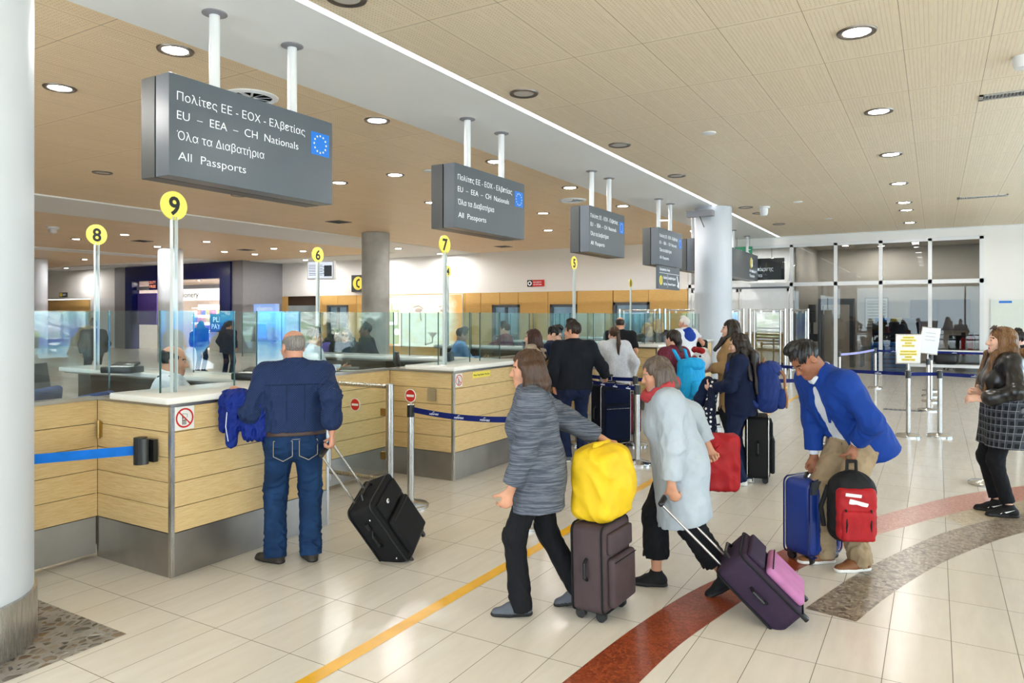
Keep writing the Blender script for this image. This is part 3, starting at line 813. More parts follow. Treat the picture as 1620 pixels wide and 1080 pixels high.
def clad(b, axis, c, a0, a1, z0=.292, z1=1.135, n=5, th=.016, sgn=1):
    """five planks on a vertical face; axis 'x' face normal along +-X at x=c, spanning a0..a1 in Y"""
    h = (z1 - z0) / n
    for i in range(n):
        za, zb = z0 + h * i + .0025, z0 + h * (i + 1) - .0025
        if axis == 'x': b.bx(c - sgn * th, c, a0, a1, za, zb)
        else: b.bx(a0, a1, c - sgn * th, c, za, zb)
def island(Y0, Y1, num, back, near):
    """one booth pair: front desk facing +X with its enclosure behind. Returns the thing"""
    lab = {'9': 'oak passport counter under the yellow number 9 disc, nearest the big column',
           '7': 'oak passport counter under the yellow number 7 disc with a yellow notice strip',
           '5': 'oak passport counter under the yellow number 5 disc, third along the row',
           '3': 'oak passport counter hidden behind the queue, fourth along the row',
           '1': 'oak passport counter under the small yellow number 1 disc, last in the row'}[num]
    XB = -7.95
    t = thing('passport_counter', lab, 'counter', (XF, Y0, 0))
    D = Y1 - Y0; W = XF - XB
    # local frame: x from 0 (front) to -W, y 0..D
    w = B()
    clad(w, 'x', 0, 0.022, D - .022)                                            # front
    clad(w, 'y', 0, -.86, -.022, sgn=-1)                                         # near side return
    clad(w, 'y', D, -W, -.022, sgn=1)                                            # far side
    clad(w, 'y', .1, -W, -.92, z1=1.0, n=4, sgn=-1)                                # inner near side
    clad(w, 'x', -1.75, .12, D - .05, z1=1.0, n=4)                               # back desk front
    w.out('oak_cladding', M['oak'], t, smooth=False)
    B().bx(-.9, -.018, .018, D - .018, .02, 1.13).bx(-W + .02, -.9, D - .12, D - .018, .02, 1.13).bx(-W + .02, -.9, .118, .2, .02, .98).bx(-1.85, -1.768, .1, D - .1, .02, .98).out('carcass', M['dark_gap'], t, smooth=False)
    B().bx(-.86, .004, -.004, .02, 0, .29).bx(-.02, .004, -.004, D + .004, 0, .29).bx(-W, .004, D - .02, D + .004, 0, .29).out('steel_plinth', M['steel_h'], t, smooth=False)
    B().bx(-.022, .006, -.006, .022, 0, 1.14).out('corner_trim', M['steel'], t, smooth=False)
    B().bx(-.022, .006, D - .022, D + .006, 0, 1.14).out('corner_trim', M['steel'], t, smooth=False)
    B().bx(-.88, .012, -.012, D + .012, 1.137, 1.16).bx(-W, -.88, D - .25, D + .012, 1.137, 1.16).bx(-W, -.88, .05, .3, .98, 1.0).bx(-1.95, -1.6, .1, D - .1, .98, 1.005).out('steel_cap', M['steel_h'], t, smooth=False)
    wt = B().box((-.27, D / 2 - .02, 1.183), (.66, D + .1, .046), bev=.012)
    wt.box((-W / 2 - .35, D - .12, 1.183), (W - .75, .42, .046), bev=.012)
    wt.out('white_worktop', M['top'], t)
    for px in [(-.3, 1.0)] if num in ('7', '5') else []:
        pass
    # writing desk behind the top
    B().bx(-.85, -.3, .1, D - .1, .74, .77).out('inner_desk', M['wallwood'], t)
    if num in ('9', '7'):
        no_phone(t, face_px((.003, .095, 1.055)), .145 if num == '9' else .13)
    if num == '7':
        yl = B().bx(0, .36, 0, .065, 0, .003).out('notice_strip', M['yellow'], t); yl.matrix_local = face_px((.001, .36, 1.055)); yl['label'] = 'yellow notice strip with black words'
        text_obj('lettering', 'Please Stay Behind The Line', M['ink'], yl, Matrix.Translation((.02, .022, .0035)), .02, width=.32)
        hh = B().bx(-.33, -.22, -.02, 0, .83, .96).out('latch', M['chrome'], t)
    if num == '9':
        hg = B().rod((-.83, -.012, .86), (-.83, -.012, .99), .011).bx(-.86, -.80, -.006, 0, .87, .98).out('hinge', M['brass'], t)
    return t
ISL = [(2.95, 4.38, '9', '8'), (6.19, 7.62, '7', '6'), (9.45, 10.9, '5', '4'), (12.6, 13.7, '3', '2'), (15.2, 16.3, '1', '0')]
def glass_panel(name, parent, x0, x1, y0, y1, z0, z1):
    g = B().bx(x0, x1, y0, y1, z0, z1).out(name, M['glass'], parent, smooth=False)
    return g
ORD = {'9': 'number 9', '7': 'number 7', '5': 'number 5', '3': 'fourth', '1': 'number 1'}
SCR = {'9': 'clear glass screen around the officer in white beside the big column', '7': 'clear glass screen above the yellow notice strip', '5': 'clear glass screen left of the woman in the flecked cardigan',
       '3': 'clear glass screen behind the balding man in the black t-shirt', '1': 'farthest clear glass screen, in front of the white column'}
WORD = {'9': 'nine', '8': 'eight', '7': 'seven', '6': 'six', '5': 'five', '4': 'four'}
WHERE = {'9': 'under the nearest hanging sign', '7': 'above the yellow notice strip', '5': 'left of the small sign with the arrow', '8': 'nearest the big column in the back row', '6': 'in front of the flight monitor', '4': 'peeping out behind the seven'}
for i, (Y0, Y1, num, back) in enumerate(ISL):
    island(Y0, Y1, num, back, None)
    # safety glass standing on the counter
    s = thing('glass_screen', SCR[num], 'glass screen', (0, 0, 0))
    s.location = (XF - .27, Y0 + .1, 1.206)
    D = Y1 - Y0 - .1; zt_ = .575
    x0 = -3.2
    B().bx(-.006, .006, .0, D * .46, 0, zt_).bx(-.006, .006, D * .62, D - .06, 0, zt_).out('front_pane', M['glass'], s, smooth=False)
    B().bx(-.62, -.004, -.006, .006, -.03, zt_).out('near_side_pane', M['glass'], s, smooth=False)
    B().bx(-1.75, -.64, .0, .012, -.2, zt_).bx(x0, -1.77, 0, .012, -.2, zt_).out('near_side_pane', M['glass'], s, smooth=False)
    B().bx(-1.4, -.02, D - .07, D - .058, 0, zt_).bx(x0, -1.42, D - .07, D - .058, 0, zt_).out('far_side_pane', M['glass'], s, smooth=False)
    B().bx(x0 - .006, x0 + .006, .02, D * .5, 0, zt_).bx(x0 - .006, x0 + .006, D * .52, D - .07, 0, zt_).out('back_pane', M['glass'], s, smooth=False)
    e = B()
    for (x, y) in ((0, 0), (0, D * .46), (0, D * .62), (0, D - .06), (-1.41, D - .064), (-.63, .006), (-1.76, .006), (x0, .02), (x0, D * .51)): e.bx(x - .0045, x + .0045, y - .0045, y + .0045, 0, zt_)
    e.out('pane_edge', M['glass_edge'], s, smooth=False)
    # number disc on its clear post
    def disc(x, y, n_, lab, zb, zc=2.52, extra=False):
        p = thing('number_disc_post', lab, 'number sign', (x, y, zb))
        B().bx(-.016, .016, -.018, .018, 0, zc - zb - .08).out('clear_post', M['acrylic'], p, smooth=False)
        e = B()
        for sy in (-1, 1): e.bx(-.016, .016, sy * .018 - .002, sy * .018 + .002, 0, zc - zb - .08)
        e.out('post_edge', M['acr_edge'], p, smooth=False)
        dd = B(); dd.lathe([(.0002, -.006), (.101, -.006), (.101, .006), (.0002, .006)], (0, 0, zc - zb), 48, axis='X')
        q = dd.out('disc', M['yellow'], p)
        text_obj('numeral', n_, M['ink'], q, face_px((.0065, 0, zc - zb - .062)), .124, bold=.0045, align='CENTER')
        return p
    if num != '3' and num != '1':
        disc(XF - .25, Y0 + .19, num, 'yellow number %s disc on a clear post %s' % (WORD[num], WHERE[num]), 1.206)
    if num == '1':
        disc(-6.2, 16.0, '1', 'small looking yellow disc with the figure one left of the sign with the arrow', 1.02, 2.5)
    if back in ('8', '6', '4'):
        yy = {'8': 4.0, '6': 6.82, '4': 10.6}[back]; xx = {'8': -7.12, '6': -7.0, '4': -7.62}[back]
        disc(xx, yy, back, 'yellow number %s disc on a clear post %s' % (WORD[back], WHERE[back]), 1.206 if back != '6' else 1.0, 2.54)
# gate panels between the islands, set back behind the front line
GAPS = [(1.2, 2.95, 'beside the big column'), (4.38, 6.19, 'between the number 9 and number 7 counters'), (7.62, 9.45, 'between the number 7 and number 5 counters'), (10.9, 12.6, 'after the number 5 counter')]
for y0, y1, wh in GAPS:
    t = thing('staff_partition', 'set back oak staff partition %s' % wh, 'partition', (-5.24, y0, 0))
    w = B(); clad(w, 'x', 0, .02, y1 - y0 - .003); w.out('oak_cladding', M['oak'], t, smooth=False)
    B().bx(-.06, -.016, .02, y1 - y0 - .015, .03, 1.13).out('carcass', M['dark_gap'], t, smooth=False)
    B().bx(-.05, .004, .02, y1 - y0 - .015, .03, .29).out('steel_plinth', M['steel_h'], t, smooth=False)
    B().bx(-.09, .015, .02, y1 - y0 - .012, 1.135, 1.16).out('steel_cap', M['steel_h'], t, smooth=False)
    B().bx(-.045, -.033, .05, y1 - y0 - .03, 1.16, 1.78).out('glass_pane', M['glass'], t, smooth=False)

# hinged glass gate next to the number 9 counter
t = thing('glass_gate', 'steel framed glass gate with a no entry disc between counters 9 and 7', 'gate', (-4.43, 5.23, 0))
B().rod((0, 0, 0), (0, 0, 1.1), .038, n=28).lathe([(.06, 0), (.06, .012), (.04, .02)]).out('gate_post', M['steel'], t)
B().rod((-.04, 0, 1.075), (-.78, 0, 1.075), .022, n=20).out('rail', M['steel'], t)
B().rod((-.04, 0, .19), (-.78, 0, .19), .022, n=20).out('rail', M['steel'], t)
B().rod((-.78, 0, .1), (-.78, 0, 1.097), .022, n=20).out('end_post', M['steel'], t)
B().bx(-.7, -.075, -.005, .005, .26, 1.03).out('glass_pane', M['glass'], t, smooth=False)
for z in (.42, .83): B().bx(-.1, -.03, -.016, .016, z - .035, z + .035).out('hinge_clamp', M['brass'], t)
no_entry(t, face_my((-.42, -.012, .88)), .062)

# ------------------------------------------------------------------ things on the desks
def monitor(x, y, z, ang, label, k=1.0):
    t = thing('desk_monitor', label, 'monitor', (x, y, z), (0, 0, ang))
    B().box((0, 0, .19 * k), (.34 * k, .03, .24 * k), rot=(-.15, 0, 0), bev=.006).out('screen', M['black'], t)
    B().rod((0, .03, .0), (0, .03, .14 * k), .015).out('stand', M['black'], t)
    B().box((0, .02, .006), (.18, .14, .012), bev=.004).out('foot', M['black'], t)
M['paper'] = plain('paper_white', (236, 238, 240), .7, var=.02)
monitor(-5.6, 6.75, 1.0, 2.4, 'small dark screen on the desk behind counter 7')
monitor(-4.95, 6.95, 1.0, 2.0, 'dark card reader screen at the number 7 counter glass')
monitor(-5.9, 10.4, 1.0, 2.2, 'dark screen on the desk of the number 5 counter')
monitor(-7.0, 3.4, 1.0, 2.2, 'dark screen behind the seated officer at counter 9')
monitor(-6.6, 13.3, 1.0, 2.2, 'dark screen on the fourth counter')
def low_device(x, y, z, a, label):
    t = thing('document_scanner', label, 'scanner', (x, y, z), (0, 0, a))
    B().box((0, 0, .03), (.3, .22, .06), bev=.012).out('body', M['black'], t)
    B().box((0, .05, .075), (.24, .1, .03), rot=(.3, 0, 0), bev=.01).out('lid', M['sign_side'], t)
    B().box((.02, -.05, .063), (.2, .1, .004)).out('document', M['paper'], t)
low_device(-6.6, 3.95, 1.206, .4, 'black document scanner on the worktop behind counter 9')
low_device(-4.95, 4.1, 1.206, .2, 'black document scanner at the far end of counter 9')
low_device(-6.3, 6.65, 1.0, .5, 'black document scanner on the inner desk of counter 7')
low_device(-5.3, 10.6, 1.206, .2, 'black document scanner on the worktop of counter 5')
t = thing('note_holder', 'chrome wire note holder on the counter by the seated officer', 'holder', (-4.55, 3.95, 1.206))
for k in range(6): B().rod((-.04 + .016 * k, 0, .03), (-.04 + .016 * k, 0, .1), .003, n=6).out('wire', M['chrome'], t)
B().bx(-.05, .05, -.02, .02, 0, .03).out('base', M['chrome'], t)
def office_chair(x, y, a, label, m, z=0.0):
    t = thing('office_chair', label, 'chair', (x, y, z), (0, 0, a))
    B().box((0, 0, .50), (.48, .48, .09), bev=.035).out('seat', m, t)
    bk = B(); bk.box((0, -.25, .86), (.46, .08, .52), rot=(.12, 0, 0), bev=.038, seg=4); bk.out('backrest', m, t)
    B().rod((0, 0, .1), (0, 0, .47), .03).out('gas_post', M['black'], t)
    for k in range(5):
        c = 2 * PI * k / 5
        lg = B().rod((0, 0, .1), (.28 * math.cos(c), .28 * math.sin(c), .07), .022, .015).out('leg', M['black'], t)
        B().ball((.28 * math.cos(c), .28 * math.sin(c), .032), .032, 8).out('castor', M['black'], lg)
    B().rod((0, -.2, .48), (0, -.26, .68), .02).out('back_bracket', M['black'], t)
office_chair(-5.62, 3.42, -PI / 2 + .5, 'blue office chair under the white shirted officer at counter 9', M['office_blue'])
office_chair(-6.9, 3.15, 2.2, 'empty blue office chair in the booth behind counter 9', M['office_blue'])
M['office_black'] = fabric('chair_black', (34, 34, 38), .8)
office_chair(-5.7, 6.62, .9, 'empty black office chair at counter 7 with a rounded back', M['office_black'])
# ================================================================== hanging signs
XS = -4.95
def star_pts(r, k=.4):
    return [((r if i % 2 == 0 else r * k) * math.sin(PI * i / 5), (r if i % 2 == 0 else r * k) * math.cos(PI * i / 5)) for i in range(10)]
def hang_sign(y0, y1, label, lines=True, z0=2.80, z1=3.575):
    t = thing('hanging_sign', label, 'sign', (XS, y0, z0))
    L = y1 - y0; H = z1 - z0
    B().bx(-.165, 0, 0, L, 0, H, bev=.004).out('front_case', M['sign'], t, smooth=False)
    B().bx(-.35, -.178, .0, L, 0, H, bev=.004).out('back_case', M['sign_side'], t, smooth=False)
    B().bx(-.18, -.16, .02, L - .02, .02, H - .02).out('joint', M['black'], t, smooth=False)
    for yy in (L * .31, L * .8):
        p = B().rod((-.172, yy, H), (-.172, yy, ZC - .012 - z0), .042, n=28).out('hanging_pole', M['wpaint'], t)
        B().lathe([(.1, ZC - .012 - z0), (.1, ZC - .02 - z0), (.045, ZC - .032 - z0)], (-.172, yy, 0), 32).out('ceiling_flange', M['grey_clad'], p)
    if lines:
        k = L / 1.69
        for body, zf, w, yy in (('Πολίτες ΕΕ - ΕΟΧ - Ελβετίας', .75, 1.28, .065), ('EU  –  EEA  –  CH  Nationals', .565, 1.2, .065), ('Όλα τα Διαβατήρια', .365, .82, .065), ('All  Passports', .165, .62, .075)):
            text_obj('lettering', body, M['letter'], t, face_px((.0012, yy * k, H * zf)), .066, width=w * k, bold=-.0012)
        fl = B().bx(0, .002, 1.42 * k, 1.645 * k, .435, .645).out('eu_flag', M['eu_blue'], t, smooth=False); fl['label'] = 'blue flag with a ring of pale stars'
        s = B()
        for i in range(12):
            a = 2 * PI * i / 12; cy, cz = 1.5325 * k + .075 * math.sin(a), .54 + .078 * math.cos(a)
            s.poly([(.0026, cy + p[0] * k, cz + p[1]) for p in star_pts(.0135, .45)])
        s.out('stars', M['star'], fl, smooth=False)
    return t
hang_sign(3.32, 5.01, 'nearest hanging charcoal passport sign, above counter 9')
hang_sign(7.03, 8.72, 'second hanging charcoal passport sign, above counter 7')
hang_sign(10.89, 12.46, 'third hanging charcoal passport sign, above counter 5')
hang_sign(14.36, 15.96, 'fourth hanging charcoal passport sign, with a smaller sign under it')
hang_sign(16.88, 18.55, 'fifth hanging charcoal passport sign, just in front of the white column')
t = hang_sign(20.3, 24.0, 'long hanging charcoal sign behind the white column by the sliding doors', lines=False, z0=2.84, z1=3.66)
B().lathe([(.0002, 0), (.17, 0), (.17, .004), (.0002, .004)], (0, 2.75, .53), 36, axis='X').out('yellow_disc', M['yellow'], t)
text_obj('lettering', '✈', M['letter'], t, face_px((.006, 2.72, .45)), .16)
text_obj('lettering', 'Ανταπόκριση', M['letter'], t, face_px((.002, 2.5, .24)), .09, width=1.0)
text_obj('lettering', 'Transfer', M['letter'], t, face_px((.002, 2.5, .09)), .09, width=.75)

t = thing('hanging_sign', 'small two column sign with a white arrow hung below the fourth passport sign', 'sign', (XS - .02, 14.42, 2.3))
B().bx(-.06, 0, 0, 1.42, 0, .49).out('panel', M['sign'], t, smooth=False)
for yy in (.2, 1.2): B().rod((-.03, yy, .49), (-.03, yy, .5), .02).out('bracket', M['black'], t)
B().lathe([(.0002, 0), (.1, 0), (.1, .004), (.0002, .004)], (0, .14, .18), 32, axis='X').out('yellow_disc', M['yellow'], t)
text_obj('numeral', '1', M['ink'], t, face_px((.006, .14, .12)), .12, align='CENTER')
text_obj('lettering', 'Προτεραιότητα - Priority', M['letter'], t, face_px((.002, .07, .39)), .05, width=.66)
text_obj('lettering', 'Πολίτες', M['letter'], t, face_px((.002, .3, .22)), .05, width=.26); text_obj('lettering', 'High Class', M['letter'], t, face_px((.002, .3, .09)), .05, width=.24)
text_obj('lettering', 'Διαβατήρια', M['letter'], t, face_px((.002, .62, .22)), .05, width=.5); text_obj('lettering', 'Biometric Passports', M['letter'], t, face_px((.002, .62, .09)), .05, width=.5)
B().bx(0, .002, .05, 1.38, .335, .343).bx(0, .002, .57, .576, .03, .33).out('rule', M['letter'], t, smooth=False)
B().poly([(.003, 1.2, .30), (.003, 1.24, .32), (.003, 1.33, .16), (.003, 1.38, .2), (.003, 1.36, .04), (.003, 1.22, .09), (.003, 1.29, .13)]).out('arrow', M['letter'], t, smooth=False)

# sensor box on the white column
t = thing('sensor_box', 'grey sensor box with a thin cable high on the white column', 'sensor', (-4.55, 16.2, 3.98))
B().bx(-.35, .25, -.12, .08, 0, .13).out('box', M['grey_clad'], t); B().tube([(-.05, -.05, 0), (.05, -.06, -.25)], .01).out('cable', M['sign_side'], t)

# departures sign and exit sign behind the transom glass
t = thing('hanging_sign', 'black departures sign behind the transom glass over the sliding doors', 'sign', (-6.9, 25.0, 2.92))
B().bx(0, 2.6, -.06, 0, 0, .72).out('panel', M['black'], t, smooth=False)
text_obj('lettering', 'Πτήσεων Ανταπόκρισης', M['letter'], t, face_my((.9, -.062, .3)), .13, width=1.35); text_obj('lettering', 'Connecting Flights', M['letter'], t, face_my((.9, -.062, .1)), .13, width=1.0)
for x in (.4, 2.2): B().rod((x, -.03, .72), (x, -.03, 1.33), .015).out('rod', M['steel'], t)
M['exit_green'] = emis('exit_green', (0, 120, 80), .35, lin(0, 90, 60))
t = thing('exit_sign', 'green running man exit sign above the long hanging sign', 'sign', (-5.35, 23.75, 3.7))
B().bx(-.28, .28, -.03, .03, 0, .25).out('case', M['exit_green'], t); B().rod((-.2, 0, .25), (-.2, 0, ZC - 3.715), .012).rod((.2, 0, .25), (.2, 0, ZC - 3.715), .012).out('rod', M['steel'], t)
B().ball((.13, -.032, .2), .022, 8, (1, .2, 1)).box((.13, -.032, .14), (.03, .004, .08), rot=(0, .2, 0)).box((.09, -.032, .08), (.02, .004, .09), rot=(0, .7, 0)).box((.17, -.032, .07), (.02, .004, .1), rot=(0, -.5, 0)).box((.2, -.032, .15), (.07, .004, .018)).out('running_figure', M['letter'], t)
B().poly([(-.2, -.032, .12), (-.12, -.032, .18), (-.12, -.032, .14), (-.04, -.032, .14), (-.04, -.032, .1), (-.12, -.032, .1), (-.12, -.032, .06)]).out('arrow', M['letter'], t)

# wall signs
t = thing('wall_sign', 'red and black no access sign on the white far wall', 'sign', (-13.58, 24.16, 2.84))
B().bx(0, .72, -.02, .04, 0, .25).out('panel', M['red'], t); B().bx(0, .22, -.026, -.02, 0, .25).out('black_field', M['black'], t)
B().lathe([(.05, 0), (.085, 0), (.085, .004), (.05, .004)], (.11, -.03, .125), 28, axis='Y', cap=False).out('ring', M['letter'], t)
text_obj('lettering', 'NO ENTRY', M['letter'], t, face_my((.27, -.022, .14)), .05, width=.36); text_obj('lettering', 'NO RETURN', M['letter'], t, face_my((.27, -.022, .05)), .05, width=.36)
t = thing('wall_sign', 'dark square sign with a yellow telephone disc beside the concrete column', 'sign', (-22.6, 24.1, 2.78))
B().bx(0, .95, -.04, .1, 0, .75).out('panel', M['sign_side'], t)
B().lathe([(.0002, 0), (.3, 0), (.3, .004), (.0002, .004)], (.4, -.05, .38), 36, axis='Y').out('yellow_disc', M['yellow'], t)
B().tube([(.46, -.055, .55), (.36, -.055, .5), (.33, -.055, .38), (.36, -.055, .26), (.46, -.055, .21)], .03, 8).ball((.46, -.055, .54), .045, 8).ball((.46, -.055, .22), .045, 8).out('handset', M['ink'], t)
t = thing('wall_sign', 'tiny yellow and dark sign on the white wall far left', 'sign', (-42.6, YS - .04, 2.75))
B().bx(0, .75, -.02, .04, 0, .26).out('panel', M['sign_side'], t); B().bx(.05, .3, -.03, -.02, .03, .23).out('yellow_field', M['yellow'], t)
text_obj('lettering', 'EXIT', M['letter'], t, face_my((.36, -.022, .08)), .1, width=.3)
M['blue_emis'] = emis('exchange_blue', (0, 120, 210), .6)
t = thing('kiosk_sign', 'blue change sign on top of the white exchange kiosk', 'sign', (-18.4, 15.72, 1.82))
B().bx(-.5, .5, -.08, .08, 0, .28).out('panel', M['blue_emis'], t); text_obj('lettering', 'change', M['letter'], t, face_my((-.36, -.085, .07)), .15, width=.72, bold=.004)
t = thing('exchange_kiosk', 'pale exchange kiosk behind the glass screens', 'kiosk', (-18.4, 16.0, 0))
B().bx(-.55, .55, -.25, .5, 0, 1.82).out('body', M['paper'], t)
B().bx(-.45, -.02, -.27, -.25, 1.0, 1.5).out('notice', M['blue_emis'], t); B().bx(.06, .45, -.27, -.25, 1.05, 1.6).out('notice', M['paper'], t); B().bx(-.6, .6, -.4, -.25, .9, .95).out('shelf', M['grey_clad'], t)

# flight monitor hung from the ceiling
M['screen'] = emis('flight_screen', (190, 208, 232), .55)
t = thing('flight_monitor', 'grey flight information screen hanging behind the number 6 disc', 'monitor', (-19.3, 19.0, 3.05), (0, 0, .35))
B().box((0, 0, .33), (1.05, .22, .68), bev=.02).out('case', M['wpaint'], t)
B().bx(-.47, .47, -.125, -.11, .04, .62).out('screen', M['screen'], t)
s = B()
for k in range(7): s.bx(-.44, .1 + .2 * (k % 2), -.127, -.125, .5 - .06 * k, .52 - .06 * k)
s.bx(.15, .45, -.127, -.125, .1, .5); s.out('rows', M['sign'], t)
B().rod((0, 0, .66), (0, 0, ZC - 3.06), .03).out('pole', M['wpaint'], t)

# lit animal poster on the far wall
def m_lion():
    n = N('animal_poster'); p = n.coord(); sx = n.add('ShaderNodeSeparateXYZ'); n.l.new(p, sx.inputs[0])
    a = n.noise(n.vmath('MULTIPLY', p, (1.2, 1, 1)), 1.2, 5, .6)
    c = n.ramp(a, [(.3, lin(250, 226, 180)), (.5, lin(255, 246, 224)), (.65, lin(255, 238, 200)), (.8, lin(240, 200, 140))])
    edge = n.math('ADD', n.math('ABSOLUTE', sx.outputs[0]), n.math('MULTIPLY', n.math('SUBTRACT', a, .5), 1.2))
    c = n.mix(n.ramp(n.math('DIVIDE', edge, 2.2), [(.62, (0, 0, 0)), (.82, (1, 1, 1))]), c, lin(236, 160, 84))
    n.set(col=(.05, .05, .05), rough=.5); n.l.new(c, n.bsdf.inputs['Emission Color']); n.bsdf.inputs['Emission Strength'].default_value = .85
    return n.mat
M['lion'] = m_lion()
M['poster_brown'] = emis('poster_brown', (120, 84, 48), .35); M['poster_white'] = emis('poster_white', (255, 255, 255), .75); M['poster_green'] = emis('poster_green', (150, 180, 90), .45)
t = thing('light_box_poster', 'bright lit poster of a big cat face on the far wall', 'poster', (-18.7, 24.12, .4))
B().bx(-2.1, 2.1, 0, .08, 0, 2.2).out('case', M['wpaint'], t); B().bx(-2.08, 2.08, -.01, 0, .02, 2.18).out('picture', M['lion'], t)
e = B()
for sx_ in (-.15, 1.2):
    e.ball((sx_, -.012, 1.55), .16, 12, (1.3, .05, .55)); e.tube([(sx_ - .28, -.012, 1.68), (sx_, -.012, 1.74), (sx_ + .25, -.012, 1.6)], .03, 6); e.tube([(sx_ + .1, -.012, 1.45), (sx_ + .15, -.012, 1.1)], .035, 6)
e.poly([(.35, -.014, .62), (.85, -.014, .62), (.6, -.014, .38)]); e.tube([(.6, -.012, .4), (.6, -.012, .2), (.2, -.012, .1)], .03, 6)
e.out('face_markings', M['poster_brown'], t)
B().bx(-2.06, -1.2, -.012, -.01, .1, 2.1).out('green_field', M['poster_green'], t)
text_obj('lettering', 'TS', M['poster_white'], t, face_my((-2.0, -.02, 1.6)), .42, width=.8, bold=.03); text_obj('lettering', 'LI', M['poster_white'], t, face_my((-2.0, -.02, .95)), .5, width=.7, bold=.03); text_obj('lettering', '2  0', M['poster_white'], t, face_my((-2.0, -.02, .5)), .25, width=.8, bold=.02)
# notice board at the right
M['pale_board'] = plain('pale_board', (228, 236, 226), .4, var=.02)
t = thing('notice_board', 'pale glazed notice board on the white wall behind the woman in leather', 'notice board', (1.32, 24.14, .9))
B().bx(0, 1.6, 0, .04, 0, 1.28).out('frame', M['wpaint'], t); B().bx(.02, .9, -.01, 0, .02, 1.26).out('panel', M['pale_board'], t); B().bx(.2, .5, -.014, -.01, 1.18, 1.24).out('header', M['eu_blue'], t)
# stanchions ------------------------------------------------------------
def stanchion(x, y, label, h=.93, sign=None, group=None):
    t = thing('queue_post', label, 'queue post', (x, y, 0), group=group)
    B().lathe([(.165, 0), (.165, .02), (.15, .034), (.05, .05), (.034, .06)], n=44).out('base', M['chrome'], t)
    B().rod((0, 0, .05), (0, 0, h - .1), .031, n=28).out('pole', M['steel'], t)
    B().rod((0, 0, h - .11), (0, 0, h), .034, n=28).out('belt_head', M['black'] if sign == 'disc' else M['sign_side'], t)
    B().lathe([(.034, h), (.03, h + .008), (.0002, h + .01)], n=28).out('cap', M['chrome'], t)
    return t
def belt(a, b, label, z=.885, w=.05, m=None, sag=.02, logo=0, drop=0.0):
    a = Vector((*a, z)); b_ = Vector((*b, z - drop)); n = 14
    s = B(); d = (b_ - a); side = Vector((-d.y, d.x, 0)).normalized() * .0012
    for i in range(n):
        p, q = i / n, (i + 1) / n
        za = -4 * sag * p * (1 - p); zb = -4 * sag * q * (1 - q)
        A = a + d * p + Vector((0, 0, za)); C = a + d * q + Vector((0, 0, zb))
        s.poly([A - Vector((0, 0, w / 2)) - side, C - Vector((0, 0, w / 2)) - side, C + Vector((0, 0, w / 2)) - side, A + Vector((0, 0, w / 2)) - side], thick=side * 2)
    o = tag(s.out('queue_belt', m or M['belt'], smooth=False), label, 'queue belt')
    ang = math.atan2(d.y, d.x)
    for i in range(logo):
        f = (i + .5) / logo * .9 + .03
        P = a + d * f + Vector((0, 0, -4 * sag * f * (1 - f)))
        # readable from the camera side
        dirv = Vector((math.cos(ang), math.sin(ang), 0)); nrm = Vector((dirv.y, -dirv.x, 0))
        if nrm.dot(-P) < 0: dirv = -dirv; nrm = -nrm
        slope = math.atan2(d.z, Vector((d.x, d.y)).length)
        Mx = Matrix((( dirv.x, 0, nrm.x, P.x + nrm.x * .002), (dirv.y, 0, nrm.y, P.y + nrm.y * .002), (0, 1, 0, P.z - .014), (0, 0, 0, 1)))
        text_obj('lettering', 'HERMES', M['letter'], o, Mx, .014, width=.1, shear=.3)
        sw = B().poly([(.03, .018, 0), (.048, .03, 0), (.066, .024, 0), (.052, .026, 0)]).out('swoosh', M['letter'], o); sw.matrix_local = Mx
    return o
p1 = stanchion(-4.13, 5.17, 'steel queue post with a red no entry disc in front of counter 7', sign='disc')
tp = thing('no_entry_topper', 'red no entry disc on top of the queue post before counter 7', 'sign', (-4.13, 5.17, .94))
no_entry(tp, face_my((0, -.002, .072)), .062)
B().rod((0, .001, 0), (0, .001, .02), .006).out('stem', M['chrome'], tp)
stanchion(-2.87, 5.21, 'steel queue post behind the walking person in grey')
belt((-4.09, 5.17), (-2.91, 5.21), 'navy queue belt sagging from the no entry post', logo=4, sag=.035)
stanchion(-3.01, 7.98, 'steel queue post in front of the white cardigan'); stanchion(-4.15, 8.75, 'steel queue post beside the counter 7 far corner')
belt((-3.05, 8.0), (-4.1, 8.74), 'navy queue belt in front of the black suitcase', z=.885, logo=4, sag=.01)
stanchion(-3.46, 9.1, 'steel queue post right behind the white cardigan'); belt((-3.49, 9.1), (-4.25, 9.3), 'second navy queue belt across the white cardigan', sag=.01)
belt((-3.43, 9.12), (-1.2, 10.4), 'navy queue belt behind the camel coat', sag=.02); stanchion(-1.15, 10.45, 'steel queue post behind the navy backpack woman')
pa = stanchion(-.34, 11.78, 'steel queue post carrying the white notice with yellow lines', h=.95)
stanchion(.05, 12.0, 'steel queue post right of the notice with yellow lines', h=.95)
belt((-.3, 11.78), (.02, 12.0), 'short navy belt between the two close posts', z=.9, sag=.0)
belt((-.38, 11.8), (-3.2, 13.2), 'navy queue belt running left behind the blue jacket', z=.9, sag=.02, logo=4)
belt((.09, 12.0), (2.0, 12.1), 'navy queue belt running right behind the woman in leather', z=.9, sag=.02, logo=3)
stanchion(-.12, 15.15, 'steel queue post with the tilted white notice further back', h=.95); stanchion(-.08, 16.7, 'third queue post in the line behind the tilted notice', h=.95)
stanchion(-.1, 17.8, 'fourth queue post in the line behind the tilted notice', h=.95); stanchion(-.1, 19.1, 'farthest queue post in the line behind the tilted notice', h=.95)
belt((-.1, 19.1), (2.2, 19.0), 'bright navy belt in front of the fire extinguishers', z=.9, sag=.01, logo=3)
belt((-.1, 19.1), (-1.24, 19.14), 'bright navy belt left of the tilted notice', z=.9, sag=.01, logo=2)
